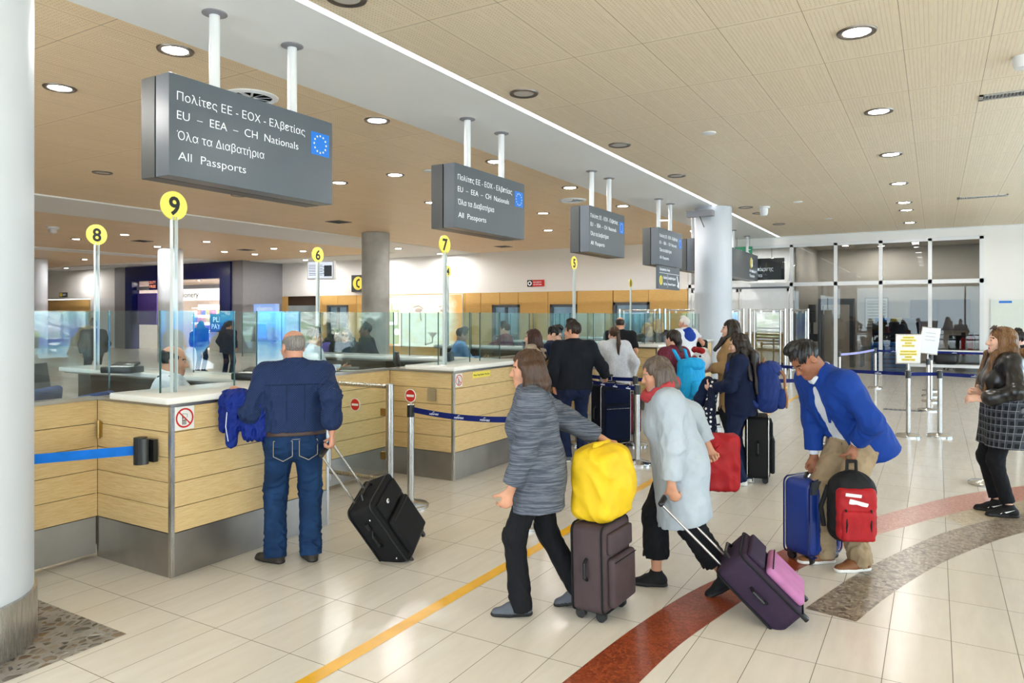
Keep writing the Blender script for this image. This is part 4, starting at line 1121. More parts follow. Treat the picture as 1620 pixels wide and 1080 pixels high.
stanchion(-1.24, 19.14, 'queue post at the end of the lilac belt', h=.95); stanchion(-1.9, 18.0, 'short looking queue post behind the blue jacket shoulder', h=.9)
belt((-1.24, 19.14), (-1.9, 18.0), 'pale lilac queue belt rising towards the glass wall', z=.92, sag=.02, m=M['belt_lilac'], drop=.08)
stanchion(.45, 8.85, 'queue post mostly hidden behind the woman in leather', h=.93)
# belt from counter 9 to beyond the big column
w9 = thing('wall_belt_unit', 'black belt cassette fixed to the side of counter 9', 'belt cassette', (-4.55, 2.94, .84))
B().bx(-.035, .05, -.035, -.005, -.075, .075).out('bracket', M['black'], w9); B().rod((-.04, -.07, -.09), (-.04, -.07, .09), .042, n=24).out('cassette', M['black'], w9)
B().rod((.0, -.07, -.085), (.0, -.07, .085), .03, n=20).out('roller', M['sign_side'], w9)
belt((-4.63, 2.86), (-5.35, 1.5), 'bright blue belt from counter 9 to behind the big column', z=.84, w=.062, m=M['belt_blue'], sag=.0, drop=-.0)
# notices on posts
def notice(x, y, z, label, w, h, rot, lines):
    t = thing('post_notice', label, 'notice', (x, y, z), rot)
    B().box((0, 0, h / 2), (w + .03, .015, h + .03), bev=.006).out('frame', M['steel'], t); B().bx(-w / 2, w / 2, -.0095, -.0075, 0, h).out('sheet', M['signwhite'], t)
    B().rod((0, 0, -.1), (0, 0, -.01), .012).out('stem', M['steel'], t)
    if lines:
        for k, (body, fw) in enumerate([('ΠΑΡΑΚΑΛΩ', .5), ('ΠΕΡΙΜΕΝΕΤΕ', .68), ('ΕΔΩ', .3), ('ΕΥΧΑΡΙΣΤΩ', .55), (None, 0), ('PLEASE WAIT', .72), ('BEHIND LINE', .76), ('HERE', .3), ('THANK YOU', .6)]):
            if not body: continue
            hl = B().bx(-w * fw / 2, w * fw / 2, -.0102, -.0096, h * (.885 - .1 * k) - .004, h * (.885 - .1 * k) + .028).out('highlight', M['yellow'], t)
            text_obj('lettering', body, M['ink'], hl, face_my((0, -.0106, h * (.885 - .1 * k) + .003)), .013, width=w * fw * .9, align='CENTER')
    else:
        for k in range(3): B().bx(-w * .3, w * .3, -.0102, -.0096, h * (.8 - .14 * k), h * (.8 - .14 * k) + .006).out('line', M['grey_clad'], t)
notice(-.34, 11.78, 1.06, 'white notice with yellow highlighted lines on the front post', .3, .4, (0, 0, .3), True)
notice(-.12, 15.15, 1.05, 'plain white notice tilted on the post behind', .28, .46, (0, .12, .3), False)

# tall tubular gates in front of the sliding doors
def tube_gate(x0, y0, x1, y1, label, h=1.92):
    t = thing('barrier_gate', label, 'barrier gate', (x0, y0, 0))
    v = Vector((x1 - x0, y1 - y0, 0)); L = v.length; t.rotation_euler = (0, 0, math.atan2(v.y, v.x))
    for xx in (0, L): 
        p = B().rod((xx, 0, 0), (xx, 0, h), .045, n=20).out('post', M['steel'], t)
    B().rod((0, 0, h - .04), (L, 0, h - .04), .025, n=14).out('rail', M['steel'], t)
    B().rod((.1, 0, .2), (L - .1, 0, .2), .02, n=14).out('rail', M['steel'], t)
    for xx in (.12, L - .12): B().rod((xx, 0, .2), (xx, 0, h - .04), .02, n=14).out('stile', M['steel'], t)
    B().bx(.14, L - .14, -.005, .005, .25, h - .1).out('glass_pane', M['glass_door'], t, smooth=False)
    for xx in (.3, L - .3) if L > .7 else (L / 2,): B().bx(xx - .03, xx + .03, -.015, .015, h - .12, h - .04).out('clamp', M['steel'], t)
tube_gate(-6.33, 18.87, -5.35, 19.41, 'tall steel tube gate left of the white column')
tube_gate(-7.5, 18.5, -6.47, 18.81, 'tall steel tube gate beside the wooden far wall')
tube_gate(-5.2, 19.52, -4.5, 19.96, 'tall steel tube gate just behind the white column')
tube_gate(-4.35, 20.06, -3.52, 20.5, 'tall steel tube gate right of the white column')
tube_gate(-3.4, 20.6, -3.1, 21.6, 'tall steel side gate nearest the search room')
# search room contents
t = thing('metal_detector_arch', 'dark walk through metal detector arch behind the glass wall', 'metal detector', (-2.9, 26.6, 0))
B().bx(-.55, -.43, -.3, .3, 0, 2.1).bx(.43, .55, -.3, .3, 0, 2.1).out('side_panel', M['greyframe'], t); B().bx(-.55, .55, -.2, .2, 2.1, 2.3).out('header', M['greyframe'], t)
B().bx(-.4, -.36, -.32, -.28, 1.75, 2.05).out('bracket', M['black'], t)
t = thing('detector_pole', 'black telescopic device standing left of the detector arch', 'device', (-3.65, 26.4, 0))
B().rod((0, 0, 0), (0, 0, 2.0), .05).out('pole', M['black'], t); B().bx(-.1, .12, -.1, .1, 1.5, 2.1).out('head', M['black'], t); B().bx(-.15, .2, -.15, .15, .85, 1.1).out('box', M['black'], t)
t = thing('baggage_scanner', 'black x-ray baggage scanner on a pale table behind the glass wall', 'x-ray machine', (-1.15, 27.2, 0))
B().box((0, 0, 1.1), (1.35, .9, .85), bev=.04).out('hood', M['black'], t); B().bx(-1.1, 1.1, -.4, .4, .5, .68).out('conveyor', M['grey_clad'], t)
for sx_ in (-1, 1):
    for sy in (-1, 1): B().bx(sx_ * 1.0 - .04, sx_ * 1.0 + .04, sy * .35 - .04, sy * .35 + .04, 0, .5).out('leg', M['greyframe'], t)
for k, (x, w_, m) in enumerate([(-.4, .42, M['eu_blue']), (.05, .3, M['yellow']), (.4, .4, M['grey_clad'])]):
    q = thing('tray_stack', ['blue tray on the baggage scanner', 'yellow tray on the baggage scanner', 'grey tray on the baggage scanner'][k], 'tray', (-1.15 + x, 27.1, 1.53))
    B().box((0, 0, .06), (w_, .4, .12), bev=.02).out('tray', m, q)
office_chair(.5, 26.6, .3, 'black office chair right of the baggage scanner behind the glass', M['black'], 0)
t = thing('blue_crate', 'bright blue plastic crate behind the glass wall near the blue jacket', 'crate', (-1.25, 25.1, 0))
B().box((0, 0, .45), (.95, .6, .9), bev=.02).out('body', M['eu_blue'], t)
for k in range(6): B().bx(-.44, .44, -.31, -.3, .12 + .13 * k, .15 + .13 * k).out('rib', M['navy_gloss'], t)
for k, x in enumerate((.72, .93)):
    t = thing('fire_extinguisher', ['left red fire extinguisher behind the last glass pane', 'right red fire extinguisher behind the last glass pane'][k], 'fire extinguisher', (x, 26.4, .5))
    B().lathe([(.08, 0), (.085, .03), (.085, .5), (.05, .58), (.03, .62)], n=24).out('cylinder', M['red'], t); B().bx(-.03, .08, -.02, .02, .62, .7).out('valve', M['black'], t); B().tube([(.03, 0, .65), (.12, 0, .55), (.11, 0, .2)], .012, 8).out('hose', M['black'], t)
t = thing('low_stand', 'low pale stand under the fire extinguishers', 'stand', (.8, 26.4, 0)); B().bx(-.3, .35, -.2, .2, 0, .5).out('body', M['grey_clad'], t)
for k, (x, w_) in enumerate([(-.35, .9), (.55, 1.0)]):
    t = thing('wall_board', ['left grey board on the search room wall', 'right grey board on the search room wall'][k], 'board', (x, 29.96, 1.2)); B().bx(-w_ / 2, w_ / 2, -.03, .04, 0, 1.1).out('panel', M['grey_clad'], t)
t = thing('wall_notice', 'pale framed rules notice on the search room wall', 'notice', (-1.9, 29.96, 1.25)); B().bx(-.4, .4, -.02, .04, 0, 1.15).out('frame', M['grey_clad'], t); B().bx(-.36, .36, -.03, -.02, .04, 1.11).out('sheet', M['pale_board'], t)
for k in range(9): B().bx(-.3, .3, -.034, -.03, .12 + .11 * k, .15 + .11 * k).out('line', M['grey_clad'], t)
t = thing('luggage_cart', 'low trolley frame outside the last glass panes', 'trolley', (.3, 23.6, 0))
B().bx(-1.0, 1.0, -.2, .2, .28, .36).bx(-1.0, 1.0, -.2, .2, .72, .76).out('shelf', M['wpaint'], t)
for x in (-.95, .95): B().bx(x - .03, x + .03, -.18, .18, 0, .8).out('leg', M['steel'], t)
t = thing('black_bag', 'black bag lying on the low trolley frame', 'bag', (.25, 23.6, .36)); B().box((0, 0, .17), (.6, .3, .33), bev=.1, seg=4).out('body', M['black'], t)
# ================================================================== people: smooth implicit surfaces, meshed with surface nets
def V(*a): return np.array(a, float)
def nrm(v):
    v = np.array(v, float); return v / max(1e-9, np.linalg.norm(v))
class SDF:
    def __init__(s): s.ops = []
    def cap(s, a, b, ra, rb=None, k=.02, flat=None, sub=False, fb=False):
        s.ops.append(('cap', np.array(a, float), np.array(b, float), ra, ra if rb is None else rb, k, flat, sub, fb)); return s
    def chain(s, pts, rs, k=.02, flat=None, sub=False):
        for i in range(len(pts) - 1): s.cap(pts[i], pts[i + 1], rs[i], rs[i + 1], k, flat, sub)
        return s
    def ell(s, c, r, R=None, k=.02, sub=False):
        s.ops.append(('ell', np.array(c, float), np.array(r, float), np.eye(3) if R is None else R, k, sub)); return s
    def box(s, c, h, R=None, rnd=.01, k=.01, sub=False):
        s.ops.append(('box', np.array(c, float), np.array(h, float), np.eye(3) if R is None else R, rnd, k, sub)); return s
    def plane(s, p, n, c=None, rad=None):
        """keep the side where (x-p).n < 0, optionally only near c"""
        s.ops.append(('pln', np.array(p, float), nrm(n), c, rad)); return s
    def field(s, vox, disp=None):
        lo = np.full(3, 1e9); hi = -lo
        for o in s.ops:
            if o[0] == 'cap' and not o[7]:
                r = max(o[3], o[4]); lo = np.minimum(lo, np.minimum(o[1], o[2]) - r); hi = np.maximum(hi, np.maximum(o[1], o[2]) + r)
            elif o[0] == 'ell' and not o[5]: lo = np.minimum(lo, o[1] - o[2].max()); hi = np.maximum(hi, o[1] + o[2].max())
            elif o[0] == 'box' and not o[6]:
                r = np.linalg.norm(o[2]) + o[4]; lo = np.minimum(lo, o[1] - r); hi = np.maximum(hi, o[1] + r)
        lo = lo - 3.5 * vox; hi = hi + 3.5 * vox
        n = np.ceil((hi - lo) / vox).astype(int) + 1
        f = np.full(n, .2, np.float32)
        ax = [lo[i] + vox * np.arange(n[i]) for i in range(3)]
        def sub(l, h):
            a = np.clip(np.floor((l - lo) / vox).astype(int), 0, n); b = np.clip(np.ceil((h - lo) / vox).astype(int) + 1, 0, n)
            if (b <= a).any(): return None
            sl = tuple(slice(a[i], b[i]) for i in range(3))
            return sl, ax[0][sl[0]][:, None, None], ax[1][sl[1]][None, :, None], ax[2][sl[2]][None, None, :]
        for o in s.ops:
            if o[0] == 'cap':
                _, a, b, ra, rb, k, flat, sb, fb = o
                e = max(ra, rb) + k + 3 * vox
                q = sub(np.minimum(a, b) - e, np.maximum(a, b) + e)
                if q is None: continue
                sl, X, Y, Z = q
                d = b - a; L2 = max(1e-9, d @ d)
                t = np.clip(((X - a[0]) * d[0] + (Y - a[1]) * d[1] + (Z - a[2]) * d[2]) / L2, 0, 1)
                px = X - a[0] - t * d[0]; py = Y - a[1] - t * d[1]; pz = Z - a[2] - t * d[2]
                if flat is not None:
                    m, sc = flat; m = nrm(m); dt = (px * m[0] + py * m[1] + pz * m[2]) * (sc - 1)
                    dist = np.sqrt((px + dt * m[0]) ** 2 + (py + dt * m[1]) ** 2 + (pz + dt * m[2]) ** 2)
                    D = (dist - (ra + (rb - ra) * t)) / (1 + .5 * (sc - 1))
                else:
                    D = np.sqrt(px * px + py * py + pz * pz) - (ra + (rb - ra) * t)
                if fb:
                    u_ = d / math.sqrt(L2); D = np.maximum(D, (X - b[0]) * u_[0] + (Y - b[1]) * u_[1] + (Z - b[2]) * u_[2])
            elif o[0] == 'ell':
                _, c, r, R, k, sb = o
                e = r.max() + k + 3 * vox
                q = sub(c - e, c + e)
                if q is None: continue
                sl, X, Y, Z = q
                P = [X - c[0], Y - c[1], Z - c[2]]
                Q = [(P[0] * R[0, i] + P[1] * R[1, i] + P[2] * R[2, i]) for i in range(3)]
                k0 = np.sqrt(sum((Q[i] / r[i]) ** 2 for i in range(3))); k1 = np.sqrt(sum((Q[i] / r[i] ** 2) ** 2 for i in range(3)))
                D = k0 * (k0 - 1) / np.maximum(k1, 1e-6)
            elif o[0] == 'box':
                _, c, h, R, rnd, k, sb = o
                e = np.linalg.norm(h) + rnd + k + 3 * vox
                q = sub(c - e, c + e)
                if q is None: continue
                sl, X, Y, Z = q
                P = [X - c[0], Y - c[1], Z - c[2]]
                Q = [np.abs(P[0] * R[0, i] + P[1] * R[1, i] + P[2] * R[2, i]) - (h[i] - rnd) for i in range(3)]
                D = np.sqrt(sum(np.maximum(v, 0) ** 2 for v in Q)) + np.minimum(np.maximum(np.maximum(Q[0], Q[1]), Q[2]), 0) - rnd
            else:
                _, p, nn, c, rad = o
                if c is None: q = sub(lo, hi)
                else: q = sub(np.array(c) - rad, np.array(c) + rad)
                if q is None: continue
                sl, X, Y, Z = q
                D = (X - p[0]) * nn[0] + (Y - p[1]) * nn[1] + (Z - p[2]) * nn[2]
                f[sl] = np.maximum(f[sl], D); continue
            F = f[sl]
            if sb: F, D = -F, D
            h = np.maximum(k - np.abs(F - D), 0) / max(k, 1e-6)
            r_ = np.minimum(F, D) - h * h * k * .25
            f[sl] = -r_ if sb else r_
        if disp is not None:
            m = np.abs(f) < 2.5 * vox
            i, j, k = np.nonzero(m)
            f[m] += disp(ax[0][i], ax[1][j], ax[2][k]).astype(np.float32)
        return f, lo
    def mesh(s, name, mats, parent=None, vox=.008, disp=None, paint=None, smooth=1):
        f, org = s.field(vox, disp)
        ins = f < 0
        c = np.zeros(np.array(f.shape) - 1, np.int8)
        for a in (0, 1):
            for b in (0, 1):
                for d in (0, 1):
                    c += ins[a:f.shape[0] - 1 + a, b:f.shape[1] - 1 + b, d:f.shape[2] - 1 + d]
        I, J, K = np.nonzero((c > 0) & (c < 8))
        idx = np.full(c.shape, -1, np.int32); idx[I, J, K] = np.arange(len(I))
        acc = np.zeros((len(I), 3)); cnt = np.zeros(len(I))
        for axx in range(3):
            o1, o2 = [q for q in range(3) if q != axx]
            for u in (0, 1):
                for v in (0, 1):
                    A = [0, 0, 0]; A[o1] = u; A[o2] = v; Bq = list(A); Bq[axx] = 1
                    fa = f[I + A[0], J + A[1], K + A[2]]; fb = f[I + Bq[0], J + Bq[1], K + Bq[2]]
                    m = (fa < 0) != (fb < 0)
                    t = np.where(m, fa / np.where(m, fa - fb, 1), 0)
                    p = np.zeros((len(I), 3)); p[:, o1] = u; p[:, o2] = v; p[:, axx] = t
                    acc[m] += p[m]; cnt[m] += 1
        P = org + vox * (np.stack([I, J, K], 1) + acc / np.maximum(cnt, 1)[:, None])
        faces = []
        for axx in range(3):
            o1, o2 = (axx + 1) % 3, (axx + 2) % 3
            sa = [slice(None)] * 3; sb_ = [slice(None)] * 3; sa[axx] = slice(0, -1); sb_[axx] = slice(1, None)
            a = ins[tuple(sa)]; b = ins[tuple(sb_)]
            e = np.stack(np.nonzero(a != b), 1)
            ok = (e[:, o1] > 0) & (e[:, o2] > 0) & (e[:, o1] < c.shape[o1]) & (e[:, o2] < c.shape[o2])
            e = e[ok]
            fl = a[e[:, 0], e[:, 1], e[:, 2]]
            q = []
            for du, dv in ((1, 1), (0, 1), (0, 0), (1, 0)):
                g = e.copy(); g[:, o1] -= du; g[:, o2] -= dv
                q.append(idx[g[:, 0], g[:, 1], g[:, 2]])
            q = np.stack(q, 1); q[~fl] = q[~fl][:, ::-1]
            faces.append(q)
        Fq = np.concatenate(faces); Fq = Fq[(Fq >= 0).all(1)]
        for _ in range(smooth):
            s1 = np.zeros_like(P); n1 = np.zeros(len(P))
            for i in range(4):
                np.add.at(s1, Fq[:, i], P[Fq[:, (i + 1) % 4]]); np.add.at(n1, Fq[:, i], 1)
                np.add.at(s1, Fq[:, i], P[Fq[:, (i + 3) % 4]]); np.add.at(n1, Fq[:, i], 1)
            P = .55 * P + .45 * s1 / np.maximum(n1, 1)[:, None]
        me = bpy.data.meshes.new(name)
        me.vertices.add(len(P)); me.vertices.foreach_set('co', P.astype(np.float32).ravel())
        me.loops.add(len(Fq) * 4); me.loops.foreach_set('vertex_index', Fq.astype(np.int32).ravel())
        me.polygons.add(len(Fq)); me.polygons.foreach_set('loop_start', (np.arange(len(Fq)) * 4).astype(np.int32))
        mats = list(mats) if isinstance(mats, (list, tuple)) else [mats]
        for m in mats: me.materials.append(m)
        if paint:
            C = P[Fq].mean(1); mi = np.zeros(len(Fq), np.int32)
            for k, fn in paint: mi[fn(C)] = k
            me.polygons.foreach_set('material_index', mi)
        me.update(calc_edges=True)
        me.polygons.foreach_set('use_smooth', np.ones(len(Fq), bool))
        o = bpy.data.objects.new(name, me); COL.objects.link(o)
        if parent is not None: o.parent = parent
        return o

def folds(amp=.004, seed=0, n=5, w0=.05, w1=.13):
    r = np.random.RandomState(seed)
    ks = [nrm(r.normal(size=3) * V(1, 1, .7)) * 2 * PI / r.uniform(w0, w1) for _ in range(n)]; ph = r.uniform(0, 6.28, n)
    def fn(x, y, z):
        wx = x + .02 * np.sin(9 * z + seed); wz = z + .025 * np.sin(11 * x + 7 * y)
        s = 0
        for k, p in zip(ks, ph): s = s + np.sin(k[0] * wx + k[1] * y + k[2] * wz + p)
        s = s / n
        return amp * (np.abs(s) * 2.2 - .8)
    return fn
def puffs(amp=.014, step=.075):
    return lambda x, y, z: amp * (1 - 2 * np.abs(np.sin(PI * (z + .12 * np.abs(x)) / step)) ** .7)

def ik(a, t, l1, l2, hint):
    d = t - a; L = np.linalg.norm(d); L = min(max(L, abs(l1 - l2) + .01), l1 + l2 - .003); u = nrm(d)
    x = (l1 * l1 - l2 * l2 + L * L) / (2 * L); h = math.sqrt(max(0, l1 * l1 - x * x))
    hp = np.array(hint, float) - u * (np.array(hint, float) @ u)
    return a + u * x + nrm(hp) * h, a + u * L

def frame(fwd, up):
    f = nrm(fwd); r = nrm(np.cross(f, up)); u = np.cross(r, f)
    return np.stack([r, f, u], 1)          # columns: right, forward, up
def rotv(v, axis, ang):
    axis = nrm(axis); v = np.array(v, float)
    return v * math.cos(ang) + np.cross(axis, v) * math.sin(ang) + axis * (axis @ v) * (1 - math.cos(ang))

def skin_mat(name, rgb):
    n = N(name); c = lin(*rgb); f = n.noise(n.coord(), 14, 4)
    n.set(col=n.ramp(f, [(.3, tuple(x * .88 for x in c)), (.7, tuple(min(1, x * 1.08) for x in c))]), rough=.5, spec=.35)
    n.bsdf.inputs['Subsurface Weight'].default_value = .08
    n.bsdf.inputs['Subsurface Radius'].default_value = (.01, .004, .002)
    return n.mat
def hair_mat(name, rgb, rgb2):
    n = N(name); o = n.coord()
    g = n.noise(n.vmath('MULTIPLY', o, (75, 75, 3.5)), 1.6, 4, .7)
    n.set(col=n.ramp(g, [(.3, lin(*rgb)), (.7, lin(*rgb2))]), rough=.42, spec=.4)
    n.bump(g, .35, .004)
    return n.mat
SK = {'pale': skin_mat('skin_pale', (226, 180, 158)), 'tan': skin_mat('skin_tan', (200, 146, 118)), 'ruddy': skin_mat('skin_ruddy', (206, 150, 124)), 'brown': skin_mat('skin_brown', (150, 98, 72)), 'dark': skin_mat('skin_dark', (110, 70, 52))}
HR = {'dark': hair_mat('hair_dark_brown', (20, 13, 10), (42, 28, 21)), 'black': hair_mat('hair_black', (8, 7, 7), (22, 19, 18)), 'brown': hair_mat('hair_brown', (44, 28, 19), (84, 56, 36)),
      'ombre': hair_mat('hair_ombre', (54, 36, 22), (144, 104, 64)), 'blonde': hair_mat('hair_blonde', (150, 110, 60), (212, 176, 112)), 'grey': hair_mat('hair_grey', (96, 90, 86), (150, 144, 140)),
      'white': hair_mat('hair_white', (206, 200, 194), (236, 232, 226)), 'greybrown': hair_mat('hair_grey_brown', (62, 52, 46), (108, 94, 84)), 'auburn': hair_mat('hair_auburn', (38, 18, 12), (74, 38, 26))}
M['eye_white'] = plain('eye_white', (186, 176, 168), .2, var=0); M['iris'] = plain('iris_dark', (50, 34, 24), .15, var=0); M['lip'] = plain('lips', (176, 100, 92), .4, var=.03)
M['sole_white'] = plain('sole_white', (226, 226, 222), .5, var=.03); M['sole_black'] = plain('sole_black', (20, 20, 21), .6, var=.03); M['sole_brown'] = plain('sole_brown', (86, 60, 40), .6)

class P: pass
def skeleton(h=1.7, lean=0, side=0, twist=0, fem=False, build=1.0, pel=(0, 0, 0), lh=None, rh=None, le=None, re=None, lf=(-.1, 0, 0), rf=(.1, 0, 0), lk=None, rk=None, hyaw=0, hpitch=0, seat=False, neckf=0, **kw):
    s = h / 1.7; q = P(); q.s = s; q.h = h; q.fem = fem; q.build = build
    R = lambda d: math.radians(d)
    S = nrm((math.sin(R(side)), math.sin(R(lean)), math.cos(R(lean)) * math.cos(R(side))))
    X = nrm((math.cos(R(twist)), math.sin(R(twist)), 0)); X = nrm(X - S * (X @ S)); Yv = np.cross(S, X)
    q.S, q.X, q.Y = S, X, Yv
    q.pel = V(0, 0, .53 * h) + np.array(pel)
    q.sp = lambda t, x=0, y=0: q.pel + S * (t * s) + X * (x * s) + Yv * (y * s)
    shw = (.165 if fem else .185) * s * (.5 + .5 * build)
    nb = q.sp(.485); q.neck = nb
    q.shl = q.sp(.435) - X * shw; q.shr = q.sp(.435) + X * shw
    up = nrm(S * .5 + V(0, 0, .5)) if lean < 40 else nrm(S * .8 + V(0, 0, .2))
    fw = nrm(Yv - up * (Yv @ up))
    fw = rotv(fw, up, R(hyaw)); rr = np.cross(fw, up); fw2 = rotv(fw, rr, -R(hpitch)); up2 = np.cross(rr, fw2)
    q.HF = np.stack([rr, fw2, up2], 1)
    q.hs = (h * .132) / .23
    q.hc = nb + nrm(S + V(0, 0, .35)) * .135 * s + fw * (.02 + neckf) * s
    q.hp = lambda x, y, z: q.hc + q.HF @ (V(x, y, z) * q.hs)
    ua, fa = .285 * s, .255 * s
    for nm, sh, w, hint, sx in (('l', q.shl, lh, le, -1), ('r', q.shr, rh, re, 1)):
        if w is None: w = (sx * .225 * s, .05 * s, q.sp(-.03)[2]) ; w = V(*w) + V(q.sp(.2)[0], q.sp(.2)[1], 0)
        hint = (sx * .45, -.6, -.9) if hint is None else hint
        el, wr = ik(sh, np.array(w, float), ua, fa, hint)
        setattr(q, 'el' + nm, el); setattr(q, 'wr' + nm, wr)
    th, sn = .245 * h, .245 * h
    for nm, sx, ft, hint in (('l', -1, lf, lk), ('r', 1, rf, rk)):
        hip = q.pel + V(sx * .095 * s, 0, -.01)
        an = V(ft[0], ft[1] - .03, .085 * s + ft[2])
        kn, an2 = ik(hip, an, th, sn, (sx * .12, 1, 0) if hint is None else hint)
        setattr(q, 'hip' + nm, hip); setattr(q, 'kn' + nm, kn); setattr(q, 'an' + nm, an2)
    return q

def torso(sd, q, off, k=.07, low=True):
    s, b = q.s, q.build; X = q.X
    def bar(t, hw, r, y=0, fl=1.0):
        sd.cap(q.sp(t, -hw, y), q.sp(t, hw, y), r * s + off, k=k, flat=(q.Y, fl) if fl != 1 else None)
    if q.fem:
        if low: bar(-.02, .075, .112 * b, -.012)
        bar(.10, .045, .098 * b); bar(.20, .055, .098 * b); bar(.30, .07, .102 * b); bar(.385, .085, .078)
        for sx in (-1, 1): sd.ell(q.sp(.27, sx * .07, .085), V(.07, .065, .07) * s + off, k=.04)
    else:
        if low: bar(-.02, .065, .115 * b, -.005)
        bar(.09, .055, .108 * b + .012 * (b - 1)); bar(.19, .065, .11 * b); bar(.30, .09, .115 * (.5 + .5 * b)); bar(.39, .11, .075)
        if b > 1.08: sd.ell(q.sp(.13, 0, .075), V(.15, .11, .14) * s + off, k=.06)
    sd.cap(q.shl, q.shr, .058 * s + off, k=k)
    sd.cap(q.sp(.40), q.neck, .075 * s + off, .055 * s + off, k=.05)

def hand(sd, q, w, dirv, palm, curl=35, right=True, vox=.006, spread=4, thumb=40, s=None):
    """palm: unit normal out of the palm; curl bends fingers towards it"""
    s = q.s if s is None else s
    d = nrm(dirv); pn = nrm(np.array(palm, float) - d * (np.array(palm, float) @ d)); ac = np.cross(d, pn)      # across
    if not right: ac = -ac
    fr = max(.0082 * s, vox * .95)
    pc = w + d * .05 * s
    sd.cap(w - d * .01, w + d * .085 * s, .026 * s, .034 * s, k=.015, flat=(pn, 1.75))
    sd.cap(w + d * .055 * s + ac * .024 * s, w + d * .08 * s - ac * .026 * s, .016 * s, k=.012)
    Ls = (.072, .080, .075, .058)
    for i in range(4):
        o = ac * (.030 - .0195 * i) * s
        b0 = w + d * (.088 - (.006 if i == 3 else 0)) * s + o
        cur = d + ac * math.sin(math.radians(spread * (1.5 - i))); cur = nrm(cur)
        for j, fl in enumerate((.45, .32, .25)):
            cur = rotv(cur, np.cross(d, pn), math.radians(curl * (.8, 1.1, .8)[j]))
            b1 = b0 + cur * Ls[i] * fl * s
            sd.cap(b0, b1, fr * (1.08 - .07 * j), fr * (1.0 - .08 * j), k=.004 if j else .008)
            b0 = b1
    t0 = w + d * .025 * s + ac * .026 * s; td = nrm(d * .75 + ac * .65 + pn * .35)
    t1 = t0 + td * .04 * s; t2 = t1 + nrm(td + pn * .6 * curl / 45) * .032 * s; t3 = t2 + nrm(td + pn * 1.0 * curl / 45 - ac * .2) * .024 * s
    sd.chain([t0, t1, t2, t3], [.014 * s, fr * 1.2, fr * 1.1, fr], k=.01)

def head_sdf(sd, q):
    hs = q.hs; R = q.HF; hp = q.hp
    e = lambda c, r, k=.02, sub=False: sd.ell(hp(*c), V(*r) * hs, R, k * hs, sub)
    c = lambda a, b, r, r2=None, k=.012, sub=False: sd.cap(hp(*a), hp(*b), r * hs, None if r2 is None else r2 * hs, k * hs, None, sub)
    e((0, -.012, .036), (.076, .097, .084)); e((0, .028, -.03), (.061, .066, .084), .03); e((0, .05, -.075), (.045, .042, .045), .03)
    c((-.012, .078, -.100), (.012, .078, -.100), .018, k=.02)
    for sx in (-1, 1):
        e((sx * .04, .06, -.028), (.026, .026, .024), .02)
        c((sx * .014, .083, .026), (sx * .044, .072, .024), .0095, .007, .012)
        e((sx * .031, .101, .004), (.017, .016, .012), .008, True)
        e((sx * .031, .0785, .004), (.0135, .0135, .0125), .002)
        e((sx * .077, -.006, -.006), (.009, .021, .032), .008); e((sx * .084, .002, -.004), (.005, .01, .018), .006, True)
        c((sx * .010, .104, -.032), (sx * .012, .098, -.032), .009, k=.008)
        c((0, .094, -.066), (sx * .021, .085, -.068), .0065, .004, .004); c((0, .092, -.076), (sx * .019, .084, -.074), .0075, .004, .004)
    c((0, .091, .008), (0, .113, -.03), .008, .0115, .012)
    sd.cap(hp(0, -.025, -.06), q.neck + q.S * .0, .054 * hs, .060 * hs, k=.03 * hs)

def face_paint(q):
    inv = lambda C: (C - q.hc) @ q.HF / q.hs
    def near(c, r):
        return lambda C: np.linalg.norm(inv(C) - V(*c), axis=1) < r
    def both(fn): return lambda C: fn(C * 1)
    def eyes(C):
        p = inv(C); a = np.abs(p[:, 0]); return (np.hypot((a - .030) / .0115, (p[:, 2] - .004) / .0052) < 1) & (p[:, 1] > .078) & (p[:, 1] < .096)
    def iris(C):
        p = inv(C); a = np.abs(p[:, 0]); return (np.hypot(a - .031, p[:, 2] - .004) < .0068) & (p[:, 1] > .075) & (p[:, 1] < .096)
    def lips(C):
        p = inv(C); return (np.hypot(p[:, 0] / .023, (p[:, 2] + .0705) / .0105) < 1) & (p[:, 1] > .075)
    def brow(C):
        p = inv(C); a = np.abs(p[:, 0]); return (np.abs(p[:, 2] - .026 + .12 * np.abs(a - .03)) < .0045) & (a > .012) & (a < .05) & (p[:, 1] > .06)
    return [(1, eyes), (2, iris), (3, lips), (4, brow)]

